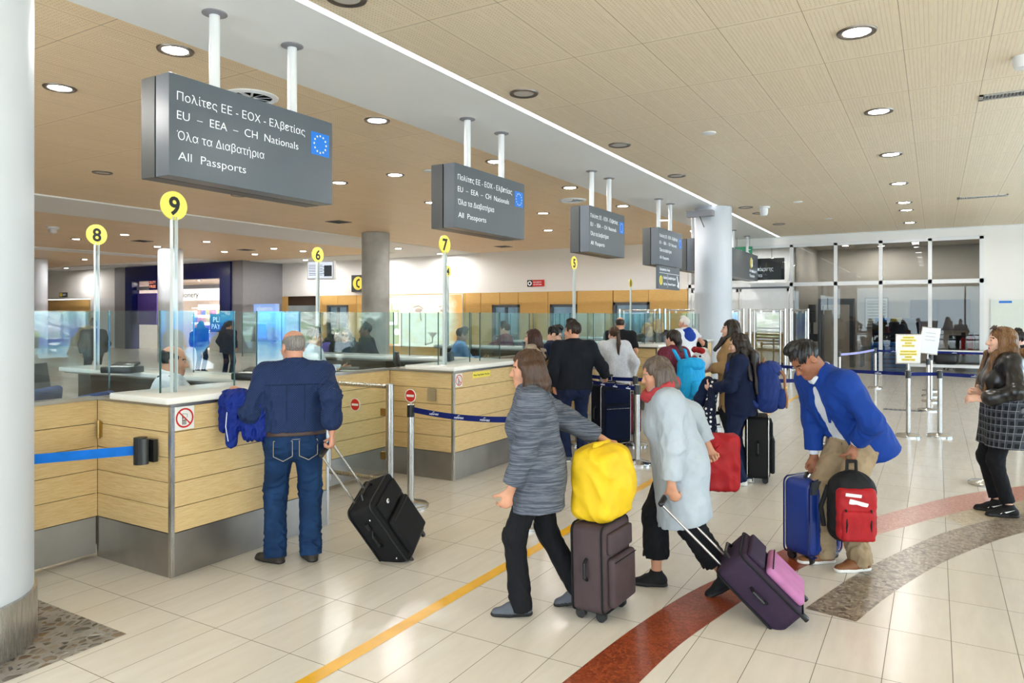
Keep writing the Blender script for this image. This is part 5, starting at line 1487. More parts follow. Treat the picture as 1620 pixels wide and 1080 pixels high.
def hair(q, kind, mat, parent, vox, ln=.3, side='both', seed=0, vol=1.0):
    sd = SDF(); hs = q.hs; R = q.HF; hp = q.hp
    e = lambda c, r, k=.02, sub=False: sd.ell(hp(*c), V(*r) * hs, R, k * hs, sub)
    down = V(0, 0, -1)
    if kind == 'bald':
        e((0, -.014, .032), (.0788, .1, .0868)); e((0, .03, .1), (.076, .125, .07), .008, True); e((0, .12, -.03), (.085, .115, .12), .01, True)
        sd.plane(hp(0, 0, -.075), R @ V(0, 0, -1)); amp = .0012
        for sx in (-1, 1): e((sx * .08, .0, -.01), (.014, .026, .036), .006, True)
    else:
        v = vol
        e((0, -.016, .04), (.0815 * v, .103 * v, .0895 * v))
        if kind == 'short':
            e((0, .112, -.045), (.072, .082, .118), .015, True); sd.plane(hp(0, 0, -.07), R @ V(0, .25, -1)); e((0, .02, .135), (.045, .06, .03), .03)
            for sx in (-1, 1): e((sx * .083, .006, -.012), (.016, .026, .036), .006, True)
        else:
            e((0, .118, -.055), (.064, .085, .128), .015, True)
        amp = .0028 if kind != 'short' else .0042
        if kind in ('long', 'bob'):
            L = ln
            for i in range(7):
                x = -.075 + .025 * i
                a = hp(x, -.085 + 3.5 * x * x, .01); b = hp(x * 1.05, -.10 + 3.2 * x * x, -.10)
                if L < .32: sd.chain([a, b, b + down * max(.02, (L - .14))], [.034 * hs, .034 * hs, .022 * hs], k=.02)
                else: sd.chain([a, b, q.sp(.50, x * 1.15, -.14), q.sp(.42 - (L - .30), x * 1.3, -.19)], [.034 * hs, .036 * hs, .036, .02], k=.02)
            for sx in (-1, 1):
                if side != 'both' and sx != side: continue
                for j in range(3):
                    y = .012 - .035 * j
                    a = hp(sx * .074, y, .02); b = hp(sx * .09, y + .005, -.09)
                    if L < .32: sd.chain([a, b, b + down * max(.01, (L - .16)) + q.HF[:, 0] * (sx * .01)], [.026 * hs, .026 * hs, .018 * hs], k=.018)
                    elif j == 0: sd.chain([a, b, q.sp(.50, sx * .10, .10), q.sp(.44 - (L - .28), sx * .10, .205 if q.fem else .16)], [.026 * hs, .028 * hs, .028, .014], k=.018)
                    elif j == 1: sd.chain([a, b, q.sp(.56, sx * .125, -.04), q.sp(.47 - (L - .3) * .7, sx * .20, -.12)], [.026 * hs, .03 * hs, .032, .018], k=.018)
                    else: sd.chain([a, b, q.sp(.53, sx * .11, -.13), q.sp(.42 - (L - .3), sx * .13, -.18)], [.026 * hs, .028 * hs, .034, .018], k=.018)
            e((0, .12, -.06), (.060, .08, .11), .012, True)
        if kind in ('ponytail', 'bun'):
            sd.plane(hp(0, 0, -.085), R @ V(0, .9, -1))
        if kind == 'ponytail':
            a = hp(0, -.10, .045); b = hp(0, -.145, .02); c = b + down * (.14) + q.HF[:, 1] * -.02; d = c + down * max(.05, ln - .15) + q.HF[:, 1] * .01
            sd.chain([a, b, c, d], [.026 * hs, .03 * hs, .032 * hs, .012 * hs], k=.015)
        if kind == 'bun':
            e((0, -.095, -.02), (.05, .05, .05), .02)
            a = hp(0, -.09, -.05); sd.chain([a, a + down * .09 + q.HF[:, 0] * .02, a + down * .2 + q.HF[:, 0] * .03], [.035, .04, .02], k=.02)
    hc = q.hc; X_, Y_ = q.HF[:, 0], q.HF[:, 1]
    def disp(x, y, z):
        px = (x - hc[0]) * X_[0] + (y - hc[1]) * X_[1]; py = (x - hc[0]) * Y_[0] + (y - hc[1]) * Y_[1]
        a = np.arctan2(px, py + .01)
        return amp * (np.sin(a * 34 + 10 * z + seed) + .7 * np.sin(a * 19 - 14 * z)) + (.004 * np.sin(a * 7 + 16 * z) if kind != 'bald' else 0)
    return sd.mesh('hair', mat, parent, vox, disp)

def shoe(q, an, fdir, pitch, parent, mats, vox, style='sneaker', name='shoe', kn=None):
    s = q.s; up = V(0, 0, 1); f = nrm((fdir[0], fdir[1], 0)); r = np.cross(f, up); p = math.radians(pitch)
    f2 = rotv(f, r, -p); u2 = np.cross(r, f2)      # pitch>0: toe down
    R = np.stack([r, f2, u2], 1); at_ = lambda x, y, z: an + R @ (V(x, y, z) * s)
    sd = SDF(); Z0 = -.085
    sd.cap(at_(0, -.035, Z0 + .04), at_(0, .06, Z0 + .042), .040 * s, .040 * s, k=.03)
    sd.cap(at_(0, .06, Z0 + .035), at_(.004, .145, Z0 + .022), .042 * s, .034 * s, k=.03, flat=(u2, 1.25))
    sd.cap(at_(0, -.015, Z0 + .05), at_(0, .005, Z0 + .105), .040 * s, .043 * s, k=.03)
    sd.plane(at_(0, 0, Z0 + .112), u2)
    sd.cap(at_(0, -.04, Z0 + .012), at_(0, .07, Z0 + .012), .040 * s, .044 * s, k=.006, flat=(u2, 2.2)); sd.cap(at_(0, .07, Z0 + .012), at_(.004, .15, Z0 + .012), .045 * s, .036 * s, k=.006, flat=(u2, 2.2))
    sd.plane(at_(0, 0, Z0 + .0), -u2)
    zz = lambda C: ((C - an) @ R[:, 2]) / s - Z0
    yy = lambda C: ((C - an) @ R[:, 1]) / s
    hgt = .024 if style != 'boot' else .016
    o = sd.mesh(name, mats, parent, vox, None, [(1, lambda C: zz(C) < hgt)])
    if style in ('sneaker', 'lace', 'swoosh'):
        lc = B()
        for k in range(4):
            y = .045 + .018 * k; z = Z0 + .083 - .009 * k - .002
            lc.tube([tuple(at_(-.024, y, z)), tuple(at_(0, y + .004, z + .009)), tuple(at_(.024, y, z))], .0035, 6)
        lc.out('laces', mats[2] if len(mats) > 2 else mats[1], o)
    if style == 'swoosh':
        for sx in (-1, 1):
            sw = B().poly([tuple(at_(sx * .044, y, Z0 + z)) for y, z in ((.085, .034), (.05, .036), (-.03, .072), (.04, .052), (.07, .046))], thick=tuple(R[:, 0] * sx * .0025)).out('side_stripe', M['signwhite'], o)
    return o

def limb(sd, a, b, c, ra, rb, rc, off, k=.03):
    sd.cap(a, b, ra + off, rb + off, k=k); sd.cap(b, c, rb + off, rc + off, k=k)

def body_mesh(q, par, skin, brow, vox, lhand, rhand, bare=0.0):
    sd = SDF(); s = q.s
    torso(sd, q, -.014)
    for n, hd in (('l', lhand), ('r', rhand)):
        sh, el, wr = getattr(q, 'sh' + n), getattr(q, 'el' + n), getattr(q, 'wr' + n)
        limb(sd, sh, el, wr, .044 * s, .038 * s, .026 * s, -.002)
        hd = dict(hd or {}); dv = hd.pop('d', None); pm = hd.pop('palm', None)
        dv = wr - el if dv is None else dv
        pm = (-1 if n == 'r' else 1, .3, 0) if pm is None else pm
        hand(sd, q, wr, dv, pm, right=(n == 'r'), vox=vox, **hd)
    for n in 'lr':
        hip, kn, an = getattr(q, 'hip' + n), getattr(q, 'kn' + n), getattr(q, 'an' + n)
        sd.cap(hip, kn, .078 * s, .05 * s, k=.05); sd.cap(kn, an, .05 * s, .034 * s, k=.03)
        d = nrm(an - kn); bk = nrm(np.cross(q.X, d)); bk = bk if bk[1] < 0 else -bk
        sd.cap(kn + d * .08 * s + bk * .010, kn + d * .18 * s + bk * .010, .040 * s, .034 * s, k=.04)
    head_sdf(sd, q)
    return sd.mesh('body', [skin, M['eye_white'], M['iris'], M['lip'], brow], par, vox, None, face_paint(q))

def pants(q, par, mat, vox, off=.016, ankle=.058, knee=None, length=1.0, top=.06, seed=1, amp=.0045, skirt=None, name='trousers', flare=0):
    sd = SDF(); s, b = q.s, q.build
    hw = .075 if q.fem else .065
    sd.cap(q.sp(-.02, -hw), q.sp(-.02, hw), .113 * s * b + off, k=.06); sd.cap(q.sp(.07, -.05), q.sp(.07, .05), .105 * s * b + off, k=.06)
    for sx in (-1, 1): sd.ell(q.sp(-.05, sx * .065, -.05), V(.085, .085, .09) * s * (.5 + .5 * b) + off * .5, k=.05)
    sd.plane(q.sp(top), q.S)
    for n in 'lr':
        hip, kn, an = getattr(q, 'hip' + n), getattr(q, 'kn' + n), getattr(q, 'an' + n)
        kr = (.056 * s + off) if knee is None else knee
        end = kn + (an - kn) * length
        sd.cap(hip, kn, .084 * s * (.6 + .4 * b) + off, kr, k=.05); dd = nrm(end - kn)
        sd.cap(kn, end + dd * (.045 if length >= .95 else .01), kr, ankle + flare, k=.04, fb=True)
    kn_ = [q.knl[2], q.knr[2]]
    fo = folds(amp, seed, 5, .04, .12)
    def disp(x, y, z):
        w = .35 + np.exp(-((z - q.knl[2]) / .12) ** 2) + np.exp(-((z - q.anl[2] - .06) / .1) ** 2) * 1.2 + np.exp(-((z - q.pel[2] + .08) / .1) ** 2) * .8
        return fo(x, y, z) * w
    return sd.mesh(name, mat, par, vox, disp)

def upper(q, par, mat, vox, off=.014, hem=-.03, sleeve=1.0, arm=.012, seed=2, amp=.004, name='jacket', low=True, flare=0.0, disp=None, cuff=.0, tail=None, collar=None, open_=None, hemn=None, mats=None, paint=None, k=.06, skirtlen=None, armk=.045, roundhem=True, kk=None):
    sd = SDF(); s = q.s
    torso(sd, q, off, k)
    if skirtlen:                                 # flared lower part of a coat
        up = q.pel + V(0, 0, .05); dn = q.pel + V(0, q.S[1] * -skirtlen * .3, -skirtlen)
        for sx in (-1, 1): sd.cap(up + q.X * sx * .06 * s, dn + q.X * sx * (.085 + flare) * s, .11 * s * q.build + off, .115 * s * q.build + off + flare, k=.07)
    if tail:
        for a, b, r1, r2 in tail: sd.cap(a, b, r1, r2, k=.06)
    hn = -q.S if hemn is None else hemn
    sd.plane(q.sp(hem / s) if not skirtlen else q.pel + V(0, 0, hem), hn)
    if open_:
        for (a, b, r1, r2) in open_: sd.cap(a, b, r1, r2, k=.012, sub=True)
    sd.ell(q.neck + q.S * .035 * s + q.Y * .028 * s, V(.056, .062, .05) * s, k=.012, sub=True)
    for n in 'lr':
        sh, el, wr = getattr(q, 'sh' + n), getattr(q, 'el' + n), getattr(q, 'wr' + n)
        u = nrm(wr - el); L = np.linalg.norm(wr - el)
        sl = sleeve[n] if isinstance(sleeve, dict) else sleeve
        if sl <= .5:
            e2 = sh + (el - sh) * (sl * 2)
            sd.cap(sh, e2, .052 * s + arm, .05 * s + arm, k=armk, fb=True)
        else:
            e2 = el + (wr - el) * (sl - .5) * 2
            sd.cap(sh, el, .052 * s + arm, .046 * s + arm, k=armk); sd.cap(el, e2 + u * .004, .046 * s + arm, .036 * s + arm, k=.03, fb=True)
            if cuff: sd.cap(e2 - u * .045, e2 - u * .012, .044 * s + arm + cuff, k=.006)
    if collar:
        ch, cr = collar
        for i in range(14):
            a0, a1 = 2 * PI * i / 14, 2 * PI * (i + 1) / 14
            if collar and open_ and (math.sin((a0 + a1) / 2) > .8): continue
            g = lambda a, h: q.neck + q.X * (math.cos(a) * .066 * s) + q.Y * (math.sin(a) * .072 * s + .012) + q.S * h
            sd.cap(g(a0, -.01 + .012 * -math.sin(a0)), g(a1, -.01 + .012 * -math.sin(a1)), cr, k=.008); sd.cap(g(a0, ch), g(a1, ch), cr * .8, k=.02)
    fo = folds(amp, seed, 6, .05, .16)
    def dd(x, y, z):
        w = .5 + np.exp(-((np.sqrt((x - q.ell[0]) ** 2 + (y - q.ell[1]) ** 2 + (z - q.ell[2]) ** 2)) / .12) ** 2) + np.exp(-((np.sqrt((x - q.elr[0]) ** 2 + (y - q.elr[1]) ** 2 + (z - q.elr[2]) ** 2)) / .12) ** 2)
        v = fo(x, y, z) * w
        return v if disp is None else v + disp(x, y, z)
    return sd.mesh(name, mats or mat, par, vox, dd, paint)

def new_person(label, loc, head, q, skin='pale', brow='dark', vox=.008, lhand=None, rhand=None):
    t = thing('person', label, 'person', (loc[0], loc[1], loc[2] if len(loc) > 2 else 0))
    hv = RGT * head[0] + FWD * head[1]
    t.rotation_euler = (0, 0, math.atan2(hv.y, hv.x) - PI / 2)
    q.root = t; q.M = Matrix.Translation(t.location) @ Matrix.Rotation(t.rotation_euler[2], 4, 'Z')
    q.w = lambda p: q.M @ Vector([float(v) for v in p])
    q.loc = lambda p: np.array((q.M.inverted() @ Vector(p))[:])
    body_mesh(q, t, SK[skin], HR[brow], vox, lhand, rhand)
    return t
def like(name, label, cat, person, group=None):
    """a separate thing that shares a wearer's frame"""
    return thing(name, label, cat, person.location, person.rotation_euler, group)
M['shirt_navy'] = fabric('shirt_navy_check', (24, 40, 76), .8, mode='check', rgb2=(58, 80, 124), var=.12)
M['denim'] = fabric('denim_blue', (13, 36, 70), .85, mode='denim', rgb2=(38, 78, 126), var=.2)
M['denim_dark'] = fabric('denim_dark', (16, 26, 54), .85, mode='denim', rgb2=(32, 46, 82), var=.15)
M['belt_brown'] = plain('leather_belt_brown', (58, 36, 26), .5); M['shoe_brown_dark'] = plain('shoe_dark_brown', (50, 42, 36), .6); M['shoe_tan'] = plain('shoe_tan', (124, 78, 44), .55)
M['jacket_royal'] = fabric('jacket_royal_blue', (14, 40, 126), .7, var=.15); M['blazer_blue'] = fabric('blazer_bright_blue', (14, 56, 138), .75, var=.12)
M['shirt_white'] = fabric('shirt_white', (222, 228, 236), .8, var=.05); M['shirt_sky'] = fabric('shirt_sky', (122, 160, 206), .8, var=.08)
M['khaki'] = fabric('trousers_khaki', (156, 136, 108), .85, var=.15); M['black_cloth'] = fabric('cloth_black', (20, 21, 25), .85, var=.1); M['black_knit'] = fabric('knit_black', (22, 26, 34), .9, var=.15)
M['navy_cloth'] = fabric('cloth_navy', (16, 28, 58), .85, var=.15); M['grey_melange'] = fabric('knit_grey_melange', (66, 72, 84), .9, mode='stripe', rgb2=(108, 113, 124), var=.1)
M['pale_coat'] = fabric('coat_pale_grey', (168, 178, 188), .8, var=.08); M['scarf_red'] = fabric('scarf_red', (170, 60, 66), .8, var=.1)
M['cardigan'] = fabric('cardigan_white_fleck', (214, 216, 220), .95, mode='speckle', rgb2=(172, 176, 184), bump=.6)
M['puffer'] = fabric('puffer_beige', (178, 160, 140), .55, var=.1, bump=.08); M['camel'] = fabric('coat_camel', (178, 142, 96), .85, var=.1)
M['maroon'] = fabric('jacket_maroon_stripe', (78, 24, 40), .8, mode='vstripe', rgb2=(120, 46, 62)); M['leather'] = plain('leather_black', (20, 20, 22), .28, var=.1, spec=.6)
M['plaid'] = fabric('plaid_black_white', (24, 26, 32), .85, mode='plaid', rgb2=(210, 214, 222)); M['polka'] = fabric('polka_navy', (18, 26, 50), .8, mode='dots', rgb2=(232, 232, 236))
M['gilet'] = fabric('gilet_white', (226, 228, 234), .7, var=.04); M['hood_blue'] = fabric('hood_blue', (24, 60, 150), .8)
M['strap_tan'] = plain('strap_tan', (140, 90, 52), .5); M['pack_navy'] = fabric('pack_navy', (26, 48, 112), .7, var=.12); M['pack_cyan'] = fabric('pack_turquoise', (24, 160, 218), .65, var=.08)
M['pack_brown'] = fabric('pack_brown', (120, 92, 58), .7, var=.12); M['pack_red'] = fabric('pack_red', (158, 26, 32), .6, var=.12); M['pack_black'] = fabric('pack_black', (22, 22, 24), .7)
M['yellow_bag'] = fabric('bag_yellow', (228, 188, 34), .6, var=.08); M['stitch'] = plain('stitch_pale_gold', (170, 160, 140), .7, var=0); M['shoe_canvas'] = fabric('shoe_canvas_white', (226, 224, 220), .8, var=.04); M['shoe_black'] = fabric('shoe_black', (22, 22, 24), .7)
M['shoe_grey'] = fabric('shoe_grey', (92, 96, 104), .8)
def local_fn(loc, head):
    hv = RGT * head[0] + FWD * head[1]
    Mi = (Matrix.Translation(Vector((loc[0], loc[1], 0))) @ Matrix.Rotation(math.atan2(hv.y, hv.x) - PI / 2, 4, 'Z')).inverted()
    return lambda p: np.array((Mi @ Vector(p))[:])
def W3(x, y, d): return at(x, d, zt(y, d))
def shoes(q, t, mats, vox, style='sneaker', dirs=((-.15, 1), (.15, 1)), pitch=(0, 0)):
    for n, d, p in (('l', dirs[0], pitch[0]), ('r', dirs[1], pitch[1])): shoe(q, getattr(q, 'an' + n), d, p, t, mats, vox, style)

# ---- 1 man in navy checked shirt at counter 9
loc = at(466, 5.1); hd = (-.34, .94); L = local_fn(loc, hd)
q = skeleton(1.70, lean=2, build=1.14, lh=L(W3(382, 622, 5.14)), rh=L(W3(525, 683, 5.0)), le=(-.35, -.3, -1), re=(.12, -1, 0), lf=(-.13, .05, 0), rf=(.11, .02, 0), hyaw=22, hpitch=4)
t = new_person('man in a navy checked shirt and blue jeans leaning on the counter nearest the column', loc, hd, q, 'ruddy', 'grey', .0065,
               dict(d=nrm(L(W3(366, 612, 5.2)) - q.wrl), palm=(.1, .1, -1), curl=30), dict(d=(.02, .05, -1), palm=(-1, .2, 0), curl=62))
man = t; manq = q
def shirt_collar(q, t, mat, vox=.006, h=.05):
    sd = SDF()
    for i in range(18):
        a0, a1 = 2 * PI * i / 18, 2 * PI * (i + 1) / 18
        g = lambda a, z: q.neck + q.X * (math.cos(a) * .069 * q.s) + q.Y * (math.sin(a) * .072 * q.s + .012) + q.S * (z - .012 * math.sin(a))
        sd.cap(g(a0, .0), g(a1, .0), .013, k=.008); sd.cap(g(a0, h * .35), g(a1, h * .35), .011, k=.02); sd.cap(g(a0, h * .75), g(a1, h * .75), .009, k=.02)
    return sd.mesh('collar', mat, t, vox)
shirt = upper(q, t, M['shirt_navy'], .0065, .024, .034, dict(l=.86, r=.86), .018, 3, .013, 'shirt', cuff=.008, armk=.03)
shirt_collar(q, t, M['shirt_navy'])
snap_line(shirt, [tuple(q.sp(.36, x, -.6)) for x in np.linspace(-.2, .2, 17)], q.Y, .0028, 'yoke_seam', M['navy_cloth'], t)
for sx in (-1, 1): snap_line(shirt, [tuple(q.sp(z, sx * .06, -.6)) for z in np.linspace(.36, .1, 9)], q.Y, .0022, 'back_pleat', M['navy_cloth'], t)
hair(q, 'bald', HR['grey'], t, .006)
pants(q, t, M['denim'], .0065, .014, .074, .078, 1.0, .034, 5, .008)
sd = SDF(); torso(sd, q, .023, .05); sd.plane(q.sp(.038), q.S); sd.plane(q.sp(.004), -q.S); sd.mesh('belt', M['belt_brown'], t, .005)
# back pockets and yoke seam of the jeans
pk = B()
for sx in (-1, 1):
    c0 = q.sp(-.085, sx * .085, -.166); ux, uz = q.X, q.S
    P_ = [c0 + ux * a * .062 + uz * b for a, b in ((-1, .06), (1, .06), (1, -.045), (0, -.075), (-1, -.045))]
    P_ = [p + q.Y * (.035 * abs((p - c0) @ ux) / .062 * (1 if ((p - c0) @ ux) * sx > 0 else .2)) for p in P_]
    for a, b in zip(P_, P_[1:] + P_[:1]): pk.rod(tuple(a), tuple(b), .0022, n=6)
pk.tube([tuple(q.sp(-.015, x, -.162 + 3.2 * x * x)) for x in (-.14, -.07, 0, .07, .14)], .002, 6)
pk.out('pocket_stitching', M['stitch'], t)
shoes(q, t, [M['shoe_brown_dark'], M['sole_black']], .006, 'boot', ((-.75, .75), (-.25, 1)))
# blue jacket over his left forearm
jk = like('folded_jacket', 'royal blue jacket draped over the left forearm of the man at the counter', 'jacket', man)
a0, a1 = q.ell * .45 + q.wrl * .55, q.wrl
sd = SDF()
pts = lambda x, y, d: L(W3(x, y, d))
sd.chain([pts(408, 645, 5.0), pts(380, 634, 5.02), pts(362, 630, 5.08)], [.075, .078, .062], k=.03)
for (A, Bq, r1, r2) in ((pts(410, 650, 5.0), pts(414, 688, 4.98), .06, .045), (pts(392, 645, 5.0), pts(395, 688, 4.98), .06, .045), (pts(420, 655, 5.03), pts(422, 692, 5.02), .045, .035), (pts(372, 638, 4.99), pts(366, 700, 4.96), .062, .034), (pts(358, 636, 5.03), pts(356, 676, 5.02), .05, .036)):
    sd.cap(A, Bq, r1, r2, k=.03)
sd.mesh('cloth', M['jacket_royal'], jk, .0065, folds(.011, 11, 5, .05, .12))
bd = B().tube([tuple(pts(359, 652, 4.86)), tuple(pts(357, 675, 4.86)), tuple(pts(361, 698, 4.86))], .003, 6).out('piping', M['shirt_white'], jk)

# ---- seated officer behind counter 9
loc = at(268, 5.85); hd = (.92, .28); L = local_fn(loc, hd)
q = skeleton(1.72, lean=6, build=1.05, pel=(0, -.05, -.16), lh=(-.13, .45, .82), rh=(.16, .42, .80), lf=(-.12, .36, 0), rf=(.12, .36, 0), hpitch=6)
t = new_person('seated officer in a white shirt with a balding head behind the counter nearest the column', loc, hd, q, 'tan', 'dark', .0075, dict(curl=40, palm=(0, 0, -1)), dict(curl=40, palm=(0, 0, -1)))
upper(q, t, M['shirt_white'], .0075, .018, -.03, .88, .022, 13, .006, 'shirt'); shirt_collar(q, t, M['shirt_white'], .0075)
ep = B()
for sh in (q.shl, q.shr): ep.box(tuple(sh + V(0, 0, .075)), (.05, .1, .012), rot=(0, 0, 0))
ep.out('epaulettes', M['navy_cloth'], t)
pants(q, t, M['navy_cloth'], .012, .016, .07, seed=4); shoes(q, t, [M['shoe_black'], M['sole_black']], .012); hair(q, 'bald', HR['black'], t, .0075)

# ---- grey walking person with the brown suitcase
loc = at(850, 4.24); hd = (-1, .02); L = local_fn(loc, hd)
q = skeleton(1.6, lean=4, fem=True, build=1.12, lh=(-.22, .16, .74), rh=L(W3(972, 706, 4.38)), le=(-.5, -.6, -.4), re=(.6, -.2, -.6), lf=(-.06, .13, 0), rf=(.07, -.22, .03), hpitch=4)
t = new_person('walking person in a grey melange knit coat and black trousers with brown hair', loc, hd, q, 'tan', 'brown', .0065, dict(curl=45), dict(curl=70, palm=(-.6, 0, -.6)))
upper(q, t, M['grey_melange'], .0065, .03, -.22, .93, .024, 21, .006, 'knit_coat', skirtlen=.3, flare=.005, collar=(.03, .014))
pants(q, t, M['black_cloth'], .0075, .010, .066, .062, 1.0, .05, 22, .006); hair(q, 'bob', HR['brown'], t, .0065, .24)
shoes(q, t, [M['shoe_grey'], M['sole_black'], M['black_cloth']], .006, 'lace', ((-.1, 1), (.1, 1)), (0, 14)); grey = (t, q)

# ---- woman in a pale coat with a red scarf
loc = at(1074, 4.56); hd = (-1, .05); L = local_fn(loc, hd)
q = skeleton(1.55, lean=13, fem=True, build=1.12, lh=L(W3(1062, 768, 4.30)), rh=L(W3(1120, 705, 4.74)), le=(-1, -.6, 0), re=(.5, -1, -.3), lf=(-.07, -.24, .045), rf=(.07, .16, 0), hpitch=8)
t = new_person('walking woman in a pale coat and red scarf with cropped black trousers', loc, hd, q, 'tan', 'grey', .0065, dict(d=(.1, -.3, -1), curl=66, palm=(.9, -.3, 0)), dict(curl=66, palm=(-1, 0, 0)))
upper(q, t, M['pale_coat'], .0065, .036, -.36, .93, .028, 31, .008, 'coat', skirtlen=.42, flare=.018)
sd = SDF()
for i in range(16):
    a0, a1 = 2 * PI * i / 16, 2 * PI * (i + 1) / 16
    g = lambda a: q.neck + q.X * math.cos(a) * .094 + q.Y * (math.sin(a) * .102 + .012) + q.S * (.03 - .03 * math.sin(a))
    sd.cap(g(a0), g(a1), .03, k=.02)
sd.mesh('scarf', M['scarf_red'], t, .0065, folds(.006, 5))
pants(q, t, M['black_cloth'], .0075, .018, .082, .08, .68, .05, 32, .006); hair(q, 'bob', HR['greybrown'], t, .0065, .17)
shoes(q, t, [M['shoe_black'], M['sole_black'], M['black_cloth']], .006, 'lace', ((-.1, 1), (.1, 1)), (26, 0)); scarf = (t, q, L)

# ---- man in a bright blue blazer bending over his luggage
loc = at(1344, 5.0); hd = (-1, -.22); L = local_fn(loc, hd)
q = skeleton(1.78, lean=33, build=1.06, pel=(0, -.06, -.03), lh=L(W3(1352, 703, 4.84)), rh=L(W3(1289, 742, 5.14)), le=(-1, -.15, 0), re=(.6, -1, 0), lf=(-.09, .02, 0), rf=(.10, .16, 0), hpitch=30, neckf=.05)
t = new_person('man in a bright blue blazer bending down to hold a suitcase and a red backpack', loc, hd, q, 'brown', 'black', .0065, dict(d=(.02, -.05, -1), palm=(.9, .2, 0), curl=62), dict(d=(0, .05, -1), palm=(-.9, .2, 0), curl=66))
upper(q, t, M['shirt_white'], .0075, .006, -.0, .96, -.002, 40, .004, 'shirt'); shirt_collar(q, t, M['shirt_white'], .0065, .045)
f0, f1 = q.sp(.42, 0, .12), q.sp(-.12, 0, .19)
upper(q, t, M['blazer_blue'], .0065, .028, -.16, .9, .022, 41, .007, 'blazer', k=.06, open_=[(q.sp(.43, -.0, .13), q.sp(.2, 0, .2), .05, .095), (q.sp(.2, 0, .2), q.sp(-.2, 0, .26), .095, .19)], tail=[(q.sp(.0, -.09, -.03), q.sp(-.17, -.11, -.04), .12, .118), (q.sp(.0, .09, -.03), q.sp(-.17, .11, -.04), .12, .118), (q.sp(.05, 0, -.08), q.sp(-.18, 0, -.09), .09, .085)])
lp = SDF()
for sx in (-1, 1): lp.chain([q.sp(.47, sx * .07, .0), q.sp(.40, sx * .075, .10), q.sp(.22, sx * .06, .155)], [.014, .02, .01], k=.02)
lp.mesh('lapel', M['blazer_blue'], t, .0065)
bt = B()
for k in range(4): bt.ball(tuple(q.wrl + (q.ell - q.wrl) * (.12 + .06 * k) + V(-.05, .015, 0)), .007, 8)
bt.out('cuff_buttons', M['navy_cloth'], t)
pants(q, t, M['khaki'], .0075, .016, .075, .078, 1.0, .05, 42, .009); hair(q, 'short', HR['black'], t, .0065)
sd = SDF(); torso(sd, q, .021, .05); sd.plane(q.sp(.045), q.S); sd.plane(q.sp(.012), -q.S); sd.mesh('belt', M['belt_brown'], t, .006)
shoes(q, t, [M['shoe_tan'], M['sole_white'], M['sole_brown']], .006, 'lace', ((0, 1), (.1, 1))); bend = (t, q, L)

# ---- woman with long navy coat and navy backpack
loc = at(1172, 7.45); hd = (-.93, .37); L = local_fn(loc, hd)
q = skeleton(1.61, fem=True, build=1.1, lh=(-.12, .27, 1.0), rh=(.14, .24, .98), le=(-1, -.6, -.6), re=(1, -.6, -.6), lf=(-.09, .03, 0), rf=(.1, -.02, 0), hpitch=12)
t = new_person('woman with long dark hair in a navy jacket carrying a navy backpack', loc, hd, q, 'pale', 'dark', .008, dict(curl=55, palm=(1, 0, .4)), dict(curl=55, palm=(-1, 0, .4)))
upper(q, t, M['navy_cloth'], .008, .026, -.13, .9, .02, 51, .006, 'jacket', skirtlen=.22, collar=(.02, .012))
pants(q, t, M['denim_dark'], .009, .012, .06, .066, 1.0, .05, 52, .006); hair(q, 'long', HR['dark'], t, .0075, .62)
shoes(q, t, [M['shoe_canvas'], M['sole_white'], M['sole_white']], .008, 'lace'); navy = (t, q, L)
dr = like('polka_dot_cloth', 'navy cloth with white polka dots over the navy backpack woman\'s forearm', 'cloth', t)
sd = SDF(); h = V(0, .24, 1.0)
for x in (-.10, -.04, .02): sd.chain([h + V(x, .02, .03), h + V(x - .02, .07, -.25), h + V(x - .01, .06, -.48)], [.045, .05, .06], k=.03)
sd.mesh('cloth', M['polka'], dr, .009, folds(.008, 8))
dc = like('folded_coat', 'dark navy coat folded over the arm of the woman with the navy backpack', 'coat', t)
sd = SDF()
for x in (-.02, .05, .11): sd.chain([h + V(x, .1, .04), h + V(x, .17, -.14), h + V(x, .2, -.3)], [.05, .06, .06], k=.03)
sd.mesh('cloth', M['navy_cloth'], dc, .009, folds(.008, 9))

# ---- woman in black leather jacket at the right
loc = at(1588, 6.3); hd = (-.96, .28); L = local_fn(loc, hd)
q = skeleton(1.7, fem=True, build=1.12, lh=L(W3(1556, 632, 6.12)), rh=L(W3(1552, 622, 6.3)), le=(-1, -.8, -.5), re=(1, -.5, -.7), lf=(-.09, .02, 0), rf=(.09, .05, 0), hpitch=-2)
t = new_person('woman in a black leather jacket and plaid shirt standing at the right edge', loc, hd, q, 'pale', 'brown', .007, dict(d=(.25, .9, .1), palm=(.6, -.2, -.7), curl=35), dict(d=(-.25, .9, .15), palm=(-1, 0, 0), curl=60))
upper(q, t, M['plaid'], .009, .02, -.29, .5, .0, 60, .006, 'plaid_shirt', skirtlen=.32, flare=.03)
upper(q, t, M['leather'], .007, .034, -.10, .92, .020, 61, .006, 'leather_jacket', collar=(.045, .016), cuff=.006)
zp = B().tube([tuple(q.sp(t_, -.05 - .12 * (.3 - t_) * .4, .16)) for t_ in (.34, .2, .06, -.04)], .004, 6).tube([tuple(q.elr * .6 + q.wrr * .4 + V(.05, 0, .0)), tuple(q.wrr + V(.045, 0, 0))], .003, 6).out('zips', M['chrome'], t)
pants(q, t, M['black_cloth'], .0075, .013, .054, .062, .87, .05, 62, .004, name='leggings')
hair(q, 'long', HR['ombre'], t, .007, .62, vol=1.04)
sg_ = B()
for sx in (-1, 1): sg_.lathe([(.0002, 0), (.026, 0), (.026, .004), (.0002, .004)], (sx * .03, 0, 0), 20)
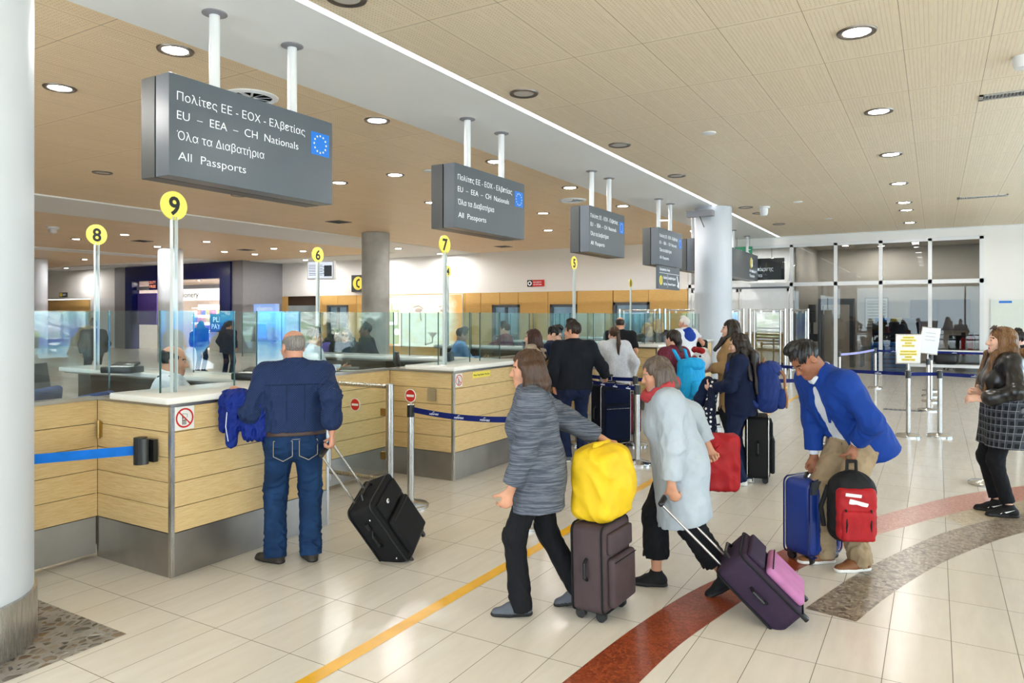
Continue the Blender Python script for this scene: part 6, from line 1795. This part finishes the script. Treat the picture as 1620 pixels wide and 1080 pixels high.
sg_.box((0, 0, .002), (.02, .008, .005)); sg_.tube([(-.056, 0, .002), (-.075, -.0, -.05)], .003, 6).tube([(.056, 0, .002), (.075, 0, -.05)], .003, 6)
gl = like('sunglasses', 'brown sunglasses pushed up on the hair of the woman in the leather jacket', 'sunglasses', t)
go = sg_.out('frame', M['belt_brown'], gl); R3 = Matrix([[float(v) for v in row] for row in q.HF]).to_4x4(); go.matrix_local = Matrix.Translation([float(v) for v in q.hp(0, .062, .118)]) @ R3 @ Matrix.Rotation(-.9, 4, 'X')
shoes(q, t, [M['shoe_black'], M['sole_black'], M['black_cloth']], .006, 'swoosh', ((-.05, 1), (.1, 1))); leath = (t, q)

# ---- the queue in the middle
def bystander(label, x, d, h, head, skin, hairk, hairm, top, bottom, shoem, vox=.0105, fem=False, build=1.05, ln=.3, lean=0, lh=None, rh=None, hyaw=0, hpitch=0, off=.022, hem=-.06, skirtlen=None, disp=None, sleeve=.92, seat=0, lhand=None, rhand=None, seed=None, name='top', amp=.006, style='sneaker', collar=(.02, .012), mats=None, paint=None, z=0.0, hvol=1.0):
    seed = int(x) if seed is None else seed
    loc = at(x, d, z)
    kw = dict(pel=(0, -.05, -seat), lf=(-.12, .34, 0), rf=(.12, .34, 0)) if seat else {}
    q = skeleton(h, lean=lean, fem=fem, build=build, lh=lh, rh=rh, hyaw=hyaw, hpitch=hpitch, **kw)
    t = new_person(label, loc, head, q, skin, hairm if hairm in HR else 'dark', min(vox, .009), lhand or dict(curl=40), rhand or dict(curl=40))
    upper(q, t, M[top], vox, off, hem, sleeve, off - .004, seed, amp, name, skirtlen=skirtlen, disp=disp, collar=collar, mats=mats, paint=paint)
    pants(q, t, M[bottom], vox * 1.15, .014, .064, .068, 1.0, .05, seed + 1, .006)
    shoes(q, t, [M[shoem], M['sole_white'] if shoem in ('shoe_canvas', 'shoe_grey') else M['sole_black'], M['black_cloth']], vox, 'boot')
    if hairk: hair(q, hairk, HR[hairm], t, min(vox, .009), ln, vol=hvol)
    return t, q
puf = bystander('woman in a beige quilted puffer jacket with dark red hair facing left', 845, 9.0, 1.63, (-.95, .3), 'pale', 'bob', 'auburn', 'puffer', 'black_cloth', 'shoe_black', .009, True, 1.05, .3, disp=puffs(.013, .085), off=.034, hem=-.13, skirtlen=.16, name='puffer_jacket', lh=(-.16, .3, 1.0), rh=(.16, .3, 1.0))
bystander('dark haired man in a navy polo looking down beside the puffer jacket', 868, 9.8, 1.66, (.9, -.2), 'pale', 'short', 'black', 'navy_cloth', 'denim_dark', 'shoe_black', .0105, False, 1.0, hpitch=24, lean=6, name='polo', sleeve=.4)
blk = bystander('man in a black sweater seen from behind with short dark hair', 908, 8.63, 1.73, (-.15, 1), 'ruddy', 'short', 'dark', 'black_knit', 'denim_dark', 'shoe_grey', .009, False, 1.12, hyaw=50, name='sweater', rh=(.42, .1, 1.0), off=.026)
crd = bystander('woman in a white flecked cardigan with a brown ponytail seen from behind', 972, 10.5, 1.63, (-.3, .95), 'pale', 'ponytail', 'brown', 'cardigan', 'black_cloth', 'shoe_canvas', .0105, True, 1.12, .42, hem=-.3, skirtlen=.34, off=.036, name='cardigan', lh=(-.3, .3, 1.0), rh=(.24, -.05, .82))
bystander('balding man in a black t-shirt standing behind the white cardigan', 981, 12.7, 1.77, (.3, .95), 'ruddy', 'bald', 'dark', 'black_cloth', 'denim_dark', 'shoe_black', .012, False, 1.12, name='t_shirt', sleeve=.42, hpitch=10)
bystander('left of two blonde women in black leather jackets', 1024, 14.75, 1.64, (-.3, .95), 'pale', 'bob', 'blonde', 'leather', 'black_cloth', 'shoe_black', .014, True, 1.05, .26, name='leather_jacket')
bystander('right of two blonde women in black leather jackets, a little taller', 1041, 15.4, 1.72, (-.1, 1), 'pale', 'bob', 'blonde', 'leather', 'black_cloth', 'shoe_black', .014, True, 1.05, .3, name='leather_jacket')
wh = bystander('white haired man in a white gilet with a blue hood', 1084, 14.3, 1.76, (-.5, .85), 'ruddy', 'short', 'white', 'gilet', 'denim_dark', 'shoe_black', .0125, False, 1.1, hyaw=25, off=.035, name='gilet', sleeve=.3, rh=(.42, -.1, 1.05))
sd = SDF(); qq = wh[1]; sd.ell(qq.sp(.38, 0, -.13), V(.15, .06, .12), k=.03); sd.chain([qq.sp(.47, -.11, -.06), qq.sp(.5, 0, -.1), qq.sp(.47, .11, -.06)], [.045, .05, .045], k=.04); sd.mesh('hood', M['hood_blue'], wh[0], .0125)
bg = like('shoulder_bag', 'black shoulder bag at the right side of the man in the white gilet', 'bag', wh[0]); SDF().box(qq.sp(.15, .33, -.08), (.06, .16, .17), rnd=.05).mesh('body', M['pack_black'], bg, .012); B().tube([tuple(qq.sp(.3, .3, -.08)), tuple(qq.sp(.46, .16, -.05)), tuple(qq.sp(.44, .1, .1))], .015, 8).out('strap', M['pack_black'], bg)
mar = bystander('woman in a striped maroon jacket with a dark bun and a turquoise backpack', 1066, 8.85, 1.62, (-.6, .8), 'pale', 'bun', 'dark', 'maroon', 'denim_dark', 'shoe_black', .009, True, 1.1, off=.026, hem=-.12, name='jacket', hvol=1.03)
cam_ = bystander('woman in a camel coat with long dark hair looking left', 1158, 9.15, 1.75, (-.97, .2), 'pale', 'long', 'dark', 'camel', 'black_cloth', 'shoe_black', .009, True, 1.05, .36, off=.03, hem=-.4, skirtlen=.44, name='coat', lh=(-.08, .27, 1.08), rh=(.08, .28, 1.04))
sd = SDF(); qq = cam_[1]
for i in range(12):
    a0, a1 = 2 * PI * i / 12, 2 * PI * (i + 1) / 12
    g = lambda a: qq.neck + V(math.cos(a) * .075, math.sin(a) * .085 + .015, -.0 - .03 * math.sin(a))
    sd.cap(g(a0), g(a1), .03, k=.02)
sd.mesh('scarf', plain('scarf_coral', (232, 100, 72), .8), cam_[0], .009, folds(.006, 3))
bun = like('bundle', 'red and white bundle held in front of the camel coat', 'bundle', cam_[0])
sd = SDF(); sd.ell(V(-.04, .38, 1.16), V(.12, .13, .13)); sd.ell(V(.03, .36, 1.25), V(.09, .09, .08)); sd.mesh('white_toy', M['gilet'], bun, .009, folds(.008, 3))
sd = SDF(); sd.chain([V(-.1, .46, 1.16), V(-.06, .47, .95), V(-.04, .42, .72)], [.07, .065, .05], k=.03); sd.chain([V(-.1, .38, 1.29), V(.02, .46, 1.3)], [.04, .04]); sd.mesh('red_cloth', M['pack_red'], bun, .009, folds(.008, 2))
B().ball((-.1, .46, 1.2), .035, 10).ball((-.15, .4, 1.15), .03, 10).ball((-.13, .4, 1.22), .02, 8).out('black_patches', M['black_cloth'], bun)
bystander('person in black half hidden behind the woman in the leather jacket', 1612, 9.4, 1.6, (.3, .95), 'pale', 'short', 'black', 'black_cloth', 'black_cloth', 'shoe_black', .012, False, 1.0, name='jacket')
# officers and passengers behind the glass
bystander('officer in a white shirt with short black hair between counters 9 and 7', 496, 9.2, 1.62, (.98, .1), 'tan', 'short', 'black', 'shirt_white', 'navy_cloth', 'shoe_black', .0105, False, 1.05, name='shirt', lh=(-.2, .35, 1.05), rh=(.2, .35, 1.05))
bystander('officer in a sky blue shirt seated behind counter 5', 728, 12.0, 1.72, (.95, .2), 'tan', 'short', 'black', 'shirt_sky', 'navy_cloth', 'shoe_black', .012, False, 1.1, seat=.13, hpitch=14, lean=6, name='shirt', lh=(-.16, .4, 1.0), rh=(.16, .4, 1.0))
w1 = bystander('woman with long dark hair and sunglasses facing the camera behind the glass', 546, 11.0, 1.6, (.15, -1), 'pale', 'long', 'black', 'black_cloth', 'black_cloth', 'shoe_black', .0115, True, 1.0, .36, name='top')
sgl = like('sunglasses', 'dark sunglasses worn by the woman facing the camera behind the glass', 'sunglasses', w1[0]); qq = w1[1]
b_ = B()
for sx in (-1, 1): b_.ball(tuple(qq.hp(sx * .031, .1, .004)), .025, 10, (1, .25, .8)); b_.rod(tuple(qq.hp(sx * .055, .095, .008)), tuple(qq.hp(sx * .08, 0, .008)), .003, n=6)
b_.out('frame', M['ink'], sgl)
bystander('second dark haired woman in purple half turned beside the one with sunglasses', 529, 11.4, 1.58, (.8, -.6), 'pale', 'long', 'black', 'shop_purple', 'black_cloth', 'shoe_black', .0125, True, 1.0, .34, name='top')
bystander('man in a dark jacket standing in front of the concrete column behind the glass', 580, 12.2, 1.66, (-.8, -.4), 'dark', 'short', 'black', 'black_cloth', 'black_cloth', 'shoe_black', .0125, False, 1.05, name='jacket')
bystander('dark clothed person behind the glass at the far left', 148, 16.5, 1.7, (-.6, .6), 'pale', 'short', 'grey', 'black_cloth', 'black_cloth', 'shoe_black', .0135, False, 1.1, name='jacket')
shp = bystander('person in a dark jacket walking to the shop with a backpack', 318, 22.0, 1.62, (.2, 1), 'tan', 'bob', 'black', 'navy_cloth', 'denim', 'shoe_black', .018, True, 1.2, .22, name='jacket')
bystander('dark navy figure standing in for a reflected person beside the shop entrance', 361, 20.0, 1.6, (.2, 1), 'tan', 'short', 'black', 'navy_cloth', 'navy_cloth', 'shoe_black', .018, False, 1.1, name='jacket')  # solid figure in place of a person's reflection in the glass
bystander('person in a dark red sleeve reaching over behind counter 5', 800, 13.2, 1.66, (-.9, .2), 'pale', 'short', 'dark', 'maroon', 'black_cloth', 'shoe_black', .0125, False, 1.05, lh=(-.15, .48, 1.12), rh=(.15, .45, 1.1), name='sweater')
# ================================================================== luggage
def frame_from(o, zdir, xdir):
    z = Vector(zdir).normalized(); x = Vector(xdir); x = (x - z * x.dot(z)).normalized(); y = z.cross(x)
    return Matrix(((x.x, y.x, z.x, o[0]), (x.y, y.y, z.y, o[1]), (x.z, y.z, z.z, o[2]), (0, 0, 0, 1)))
def trolley(label, Mx, w, h, dp, m, trim, pocket=True, handle=.45, wheels=2, hard=False, extra=None, m2=None, name='suitcase', sidehandle=True, pk=None):
    """front face looks along local -y; wheels at z=0"""
    t = thing(name, label, 'suitcase'); t.matrix_world = Mx
    b = B(); b.box((0, 0, .05 + h / 2), (w, dp, h), bev=.045 if not hard else .06, seg=5)
    if hard:
        for k in range(4): b.box((-w * .3 + w * .2 * k, -dp / 2 - .001, .05 + h / 2), (.03, .012, h * .8), bev=.005)
    b.out('body', m, t)
    # edge piping
    for y in (-dp / 2 + .02, dp / 2 - .02):
        p = B(); r = .045; pts = []
        for (cx, cz, a0) in ((w / 2 - r, h - r, 0), (-w / 2 + r, h - r, 90), (-w / 2 + r, r, 180), (w / 2 - r, r, 270)):
            for k in range(5): a = math.radians(a0 + 90 * k / 4); pts.append((cx + r * math.cos(a), y, .05 + cz + r * math.sin(a)))
        p.tube(pts + [pts[0]], .006, 8); p.out('piping' if not hard else 'zip', trim, t)
    if pocket:
        q_ = B().box((0, -dp / 2 - .02, .05 + h * .36), (w * .82, .05, h * .56), bev=.022, seg=4).out('front_pocket', pk or m2 or m, t)
        B().tube([(-w * .38, -dp / 2 - .047, .05 + h * .6), (w * .38, -dp / 2 - .047, .05 + h * .6)], .0035, 6).out('pocket_zip', trim, q_)
        B().box((0, -dp / 2 - .01, .05 + h * .8), (w * .82, .03, h * .24), bev=.012, seg=3).out('upper_pocket', m2 or m, t)
    if handle:
        hs = handle
        for sx in (-1, 1): B().rod((sx * .085, dp / 2 - .04, .05 + h - .02), (sx * .085, dp / 2 - .04, .05 + h + hs), .008, n=12).out('handle_tube', M['steel'], t)
        B().box((0, dp / 2 - .04, .05 + h + hs), (.21, .032, .035), bev=.014, seg=3).out('grip', M['black'], t)
    B().tube([(-.09, 0, .05 + h - .005), (-.07, 0, .05 + h + .03), (.07, 0, .05 + h + .03), (.09, 0, .05 + h - .005)], .011, 8).out('carry_handle', M['black'], t)
    if sidehandle: B().tube([(-w / 2 + .003, 0, .05 + h * .62), (-w / 2 - .028, 0, .05 + h * .58), (-w / 2 - .028, 0, .05 + h * .42), (-w / 2 + .003, 0, .05 + h * .38)], .01, 8).out('side_handle', M['black'], t)
    ys = (dp / 2 - .03,) if wheels == 2 else (dp / 2 - .05, -dp / 2 + .05)
    for sx in (-1, 1):
        for y in ys:
            wh_ = B().rod((sx * (w / 2 - .05) - .014, y, .03), (sx * (w / 2 - .05) + .014, y, .03), .03, n=20).box((sx * (w / 2 - .05), y, .055), (.05, .06, .03), bev=.01).out('wheel', M['black'], t)
    if wheels == 2: 
        for sx in (-1, 1): B().box((sx * (w / 2 - .06), -dp / 2 + .03, .03), (.03, .03, .05), bev=.008).out('foot', M['black'], t)
    return t
# black trolley pulled by the man at the counter
W0 = at(648, 5.28); G0 = W3(527, 700, 5.0)
Mx = frame_from(W0 - (G0 - W0).normalized() * 0, G0 - W0, FWD * .93 + RGT * .36)
cs = trolley('black soft trolley case tilted behind the man in the checked shirt', Mx, .40, .53, .23, M['pack_black'], M['black'], handle=(G0 - W0).length - .6)
B().ball((-.06, -.148, .49), .022, 10, (1, .2, .7)).out('badge', M['chrome'], cs)
for z in (.12, .47): B().ball((-.202, -.04, z), .008, 8).out('stud', M['chrome'], cs)
tg = B().box((-.21, .0, .43), (.012, .03, .05), bev=.004).out('luggage_tag', M['black'], cs)
# brown case with yellow bag
c0 = at(952, 4.23)
Mx = frame_from(c0, (-.02, 0, 1), RGT * .55 + FWD * .83)
br = fabric('case_brown', (74, 60, 62), .7, var=.1)
bc = trolley('dark brown soft suitcase under the yellow bag', Mx, .36, .50, .23, br, M['pack_black'], handle=.36, wheels=4, pocket=True)
yb = thing('yellow_bag', 'bright yellow soft bag sitting on top of the dark brown suitcase', 'bag', tuple(c0 + Vector((0, 0, .56))), (0, 0, YAW + .9))
sd = SDF(); sd.box(V(0, -.0, .2), V(.165, .13, .2), rnd=.06, k=.02); sd.ell(V(.06, -.02, .2), V(.15, .15, .17), k=.05); sd.ell(V(.02, 0, .37), V(.17, .13, .06), k=.04)
sd.mesh('body', M['yellow_bag'], yb, .007, folds(.007, 4, 5, .09, .2))
sd = SDF(); sd.chain([V(-.13, 0, .36), V(-.07, 0, .43), V(.07, 0, .43), V(.14, 0, .34)], [.014, .016, .016, .014], k=.01); sd.mesh('handle', M['yellow_bag'], yb, .006)
# purple case of the pale coat woman
W0 = at(1262, 4.12); G0 = W3(1064, 780, 4.34)
pm = fabric('case_purple', (48, 34, 54), .7, var=.15); pp = fabric('case_pink', (176, 112, 156), .7, var=.12)
Mx = frame_from(W0, G0 - W0, FWD * .9 + RGT * .42)
pc = trolley('purple suitcase with a pink pocket dragged by the woman in the pale coat', Mx, .38, .46, .22, pm, M['pack_black'], handle=(G0 - W0).length - .5, pk=pp)
# red tote
q = scarf[1]
rt = like('tote_bag', 'red tote bag swinging behind the woman in the pale coat', 'bag', scarf[0])
hw_ = q.wrr; L = scarf[2]
sd = SDF(); c_ = L(W3(1128, 700, 4.86)) + V(0, 0, -.13); sd.box(c_, V(.07, .17, .19), rnd=.04); sd.mesh('body', M['pack_red'], rt, .0075, folds(.009, 12, 5, .08, .16))
B().tube([tuple(c_ + V(0, -.1, .18)), tuple(hw_ + V(0, -.03, -.06)), tuple(hw_ + V(0, .03, -.06)), tuple(c_ + V(0, .1, .18))], .008, 8).out('handles', M['pack_red'], rt)
# blue case and red backpack of the bending man
bm_ = plain('case_blue_shell', (14, 50, 132), .35, var=.06)
Mx = frame_from(at(1286, 5.16), (0, 0, 1), RGT * .86 + FWD * .5)
bl = trolley('bright blue hard suitcase held by the bending man', Mx, .36, .54, .25, bm_, M['navy_gloss'], handle=.0, wheels=4, pocket=False, hard=True, sidehandle=False)
B().tube([(.03, -.135, .32), (.03, -.16, .30), (.03, -.16, .18), (.03, -.135, .16)], .012, 8).out('side_handle', M['steel'], bl)
B().bx(-.18, -.06, -.128, -.12, .5, .59, ).out('corner_guard', M['black'], bl)
hh = bl.matrix_world.inverted() @ (bend[1].w(bend[1].wrr) + Vector((0, 0, -.1)))
B().tube([(-.05, .0, .588), (hh.x * .6 - .03, hh.y * .6, .62), (hh.x * .6 + .03, hh.y * .6, .62), (.06, .0, .588)], .01, 8).out('top_handle', M['steel'], bl)
q = bend[1]
bp = thing('backpack', 'red and black backpack held by its loop in the bending man\'s hand', 'backpack', tuple(at(1347, 4.78, zt(868, 4.78) + .055)), (0, 0, YAW - .1))
sd = SDF(); sd.box(V(0, 0, .21), V(.15, .09, .21), rnd=.085); sd.ell(V(0, 0, .36), V(.12, .085, .11), k=.05); sd.mesh('body', M['pack_black'], bp, .0065, folds(.006, 4))
sd = SDF(); sd.box(V(.0, -.085, .20), V(.125, .035, .17), rnd=.034); fp = sd.mesh('front_panel', M['pack_red'], bp, .0065, folds(.005, 6))
sd = SDF(); sd.box(V(.0, -.115, .13), V(.105, .022, .10), rnd=.02); sd.mesh('front_pocket', M['pack_red'], bp, .0065, folds(.004, 7))
B().box((0, -.117, .27), (.12, .012, .05), rot=(.3, .25, 0), bev=.005).out('net_bottle', M['paper'], bp); B().box((-.03, -.122, .33), (.1, .006, .02), rot=(.2, .1, 0)).out('logo_patch', M['paper'], bp)
for sx in (-1, 1): B().tube([(sx * .08, -.13, .06), (sx * .075, -.137, .14), (sx * .08, -.128, .24)], .006, 6).out('trim_cord', M['pack_black'], bp)
B().tube([(-.03, 0, .46), (-.028, 0, .53), (.028, 0, .53), (.03, 0, .46)], .011, 8).out('loop', M['pack_black'], bp)
B().tube([(-.14, .03, .36), (-.19, .02, .22), (-.17, .02, .09)], .016, 8).out('shoulder_strap', M['pack_black'], bp)

def backpack(owner, label, m, w=.30, h=.44, dp=.18, top=.42, trimm=None, pocket=True, m2=None, vox=.009, low=0.0, straps=True):
    t_, q = owner[0], owner[1]
    t = like('backpack', label, 'backpack', t_)
    c = q.sp(top - h / 2 / q.s - low, 0, -.175 - dp / 2)
    R = np.stack([q.X, q.Y, q.S], 1)
    at_ = lambda x, y, z: c + R @ V(x, y, z)
    sd = SDF(); sd.box(c, V(w / 2, dp / 2, h / 2), R, rnd=min(.08, dp * .45)); sd.ell(at_(0, -.02, -h * .12), V(w * .52, dp * .62, h * .36), R, k=.05)
    sd.mesh('body', m, t, vox, folds(.007, 3))
    sd = SDF(); sd.ell(at_(0, -.03, h * .36), V(w * .5, dp * .55, h * .18), R); sd.mesh('lid', m, t, vox, folds(.005, 4))
    if pocket:
        sd = SDF(); sd.box(at_(0, -dp / 2 - .03, -h * .22), V(w * .36, .045, h * .2), R, rnd=.04); sd.mesh('front_pocket', m2 or m, t, vox, folds(.005, 5))
    if straps:
        for sx in (-1, 1):
            pts = [at_(sx * .07, dp / 2, h * .42), q.sp(.47, sx * .105, -.09), q.sp(.50, sx * .11, .0), q.sp(.40, sx * .12, .125), q.sp(.24, sx * .15, .10), q.sp(.12, sx * .17, -.03), at_(sx * w * .42, dp / 2, -h * .36)]
            sd = SDF(); sd.chain(pts, [.024] * 7, k=.012, flat=None); sd.mesh('shoulder_strap', trimm or m, t, vox)
    return t, at_
b1, f1 = backpack(navy, 'navy canvas backpack with tan straps on the woman with long hair', M['pack_navy'], .32, .50, .2, .43, vox=.0075)
for sx in (-1, 1):
    B().tube([tuple(f1(sx * .08, -.09, .22)), tuple(f1(sx * .08, -.165, .12)), tuple(f1(sx * .08, -.17, -.02)), tuple(f1(sx * .08, -.19, -.1)), tuple(f1(sx * .08, -.185, -.2))], .011, 8).out('tan_strap', M['strap_tan'], b1)
    B().ball(tuple(f1(sx * .08, -.178, .0)), .014, 8).out('buckle', M['brass'], b1)
B().tube([tuple(f1(-.04, .04, .25)), tuple(f1(-.03, .03, .29)), tuple(f1(.03, .03, .29)), tuple(f1(.04, .04, .25))], .01, 8).out('loop', M['strap_tan'], b1)
backpack(mar, 'turquoise backpack on the woman in the maroon jacket', M['pack_cyan'], .37, .48, .2, .38)
backpack(puf, 'brown backpack on the woman in the puffer jacket', M['pack_brown'], .32, .42, .17, .36, trimm=M['pack_black'])
backpack(shp, 'dark blue backpack on the person walking to the shop', M['navy_cloth'], .36, .46, .2, .4, vox=.018, pocket=False)
# upright cases
Mx = frame_from(at(1198, 7.62), (0, 0, 1), RGT * .3 + FWD * .95)
k1 = trolley('black soft suitcase standing behind the woman with the navy backpack', Mx, .42, .64, .25, M['pack_black'], M['steel'], handle=.12, wheels=4)
Mx = frame_from(at(966, 9.6), (0, 0, 1), RGT * .9 + FWD * .4)
trolley('large dark navy suitcase standing in front of the white cardigan', Mx, .46, .78, .3, fabric('case_dark_navy', (24, 28, 44), .7), M['steel'], handle=.1, wheels=4, m2=M['navy_cloth'])
Mx = frame_from(at(996, 10.4), (0, 0, 1), RGT * .9 + FWD * .3)
trolley('small maroon suitcase standing right of the white cardigan', Mx, .26, .55, .22, fabric('case_maroon', (122, 24, 44), .7), M['black'], handle=.3, wheels=4)
Mx = frame_from(at(1118, 9.1), (0, 0, 1), RGT * .8 + FWD * .5)
trolley('dark blue and white suitcase below the turquoise backpack', Mx, .3, .48, .2, M['navy_cloth'], M['steel'], handle=.2, wheels=4, m2=M['paper'])
Mx = frame_from(at(1196, 10.2), (0, 0, 1), RGT * .9 + FWD * .2)
rose = fabric('bag_rose', (214, 116, 130), .7)
rb = backpack(cam_, 'rose pink bag behind the back of the camel coat', rose, .24, .34, .12, .26, pocket=False, straps=False)
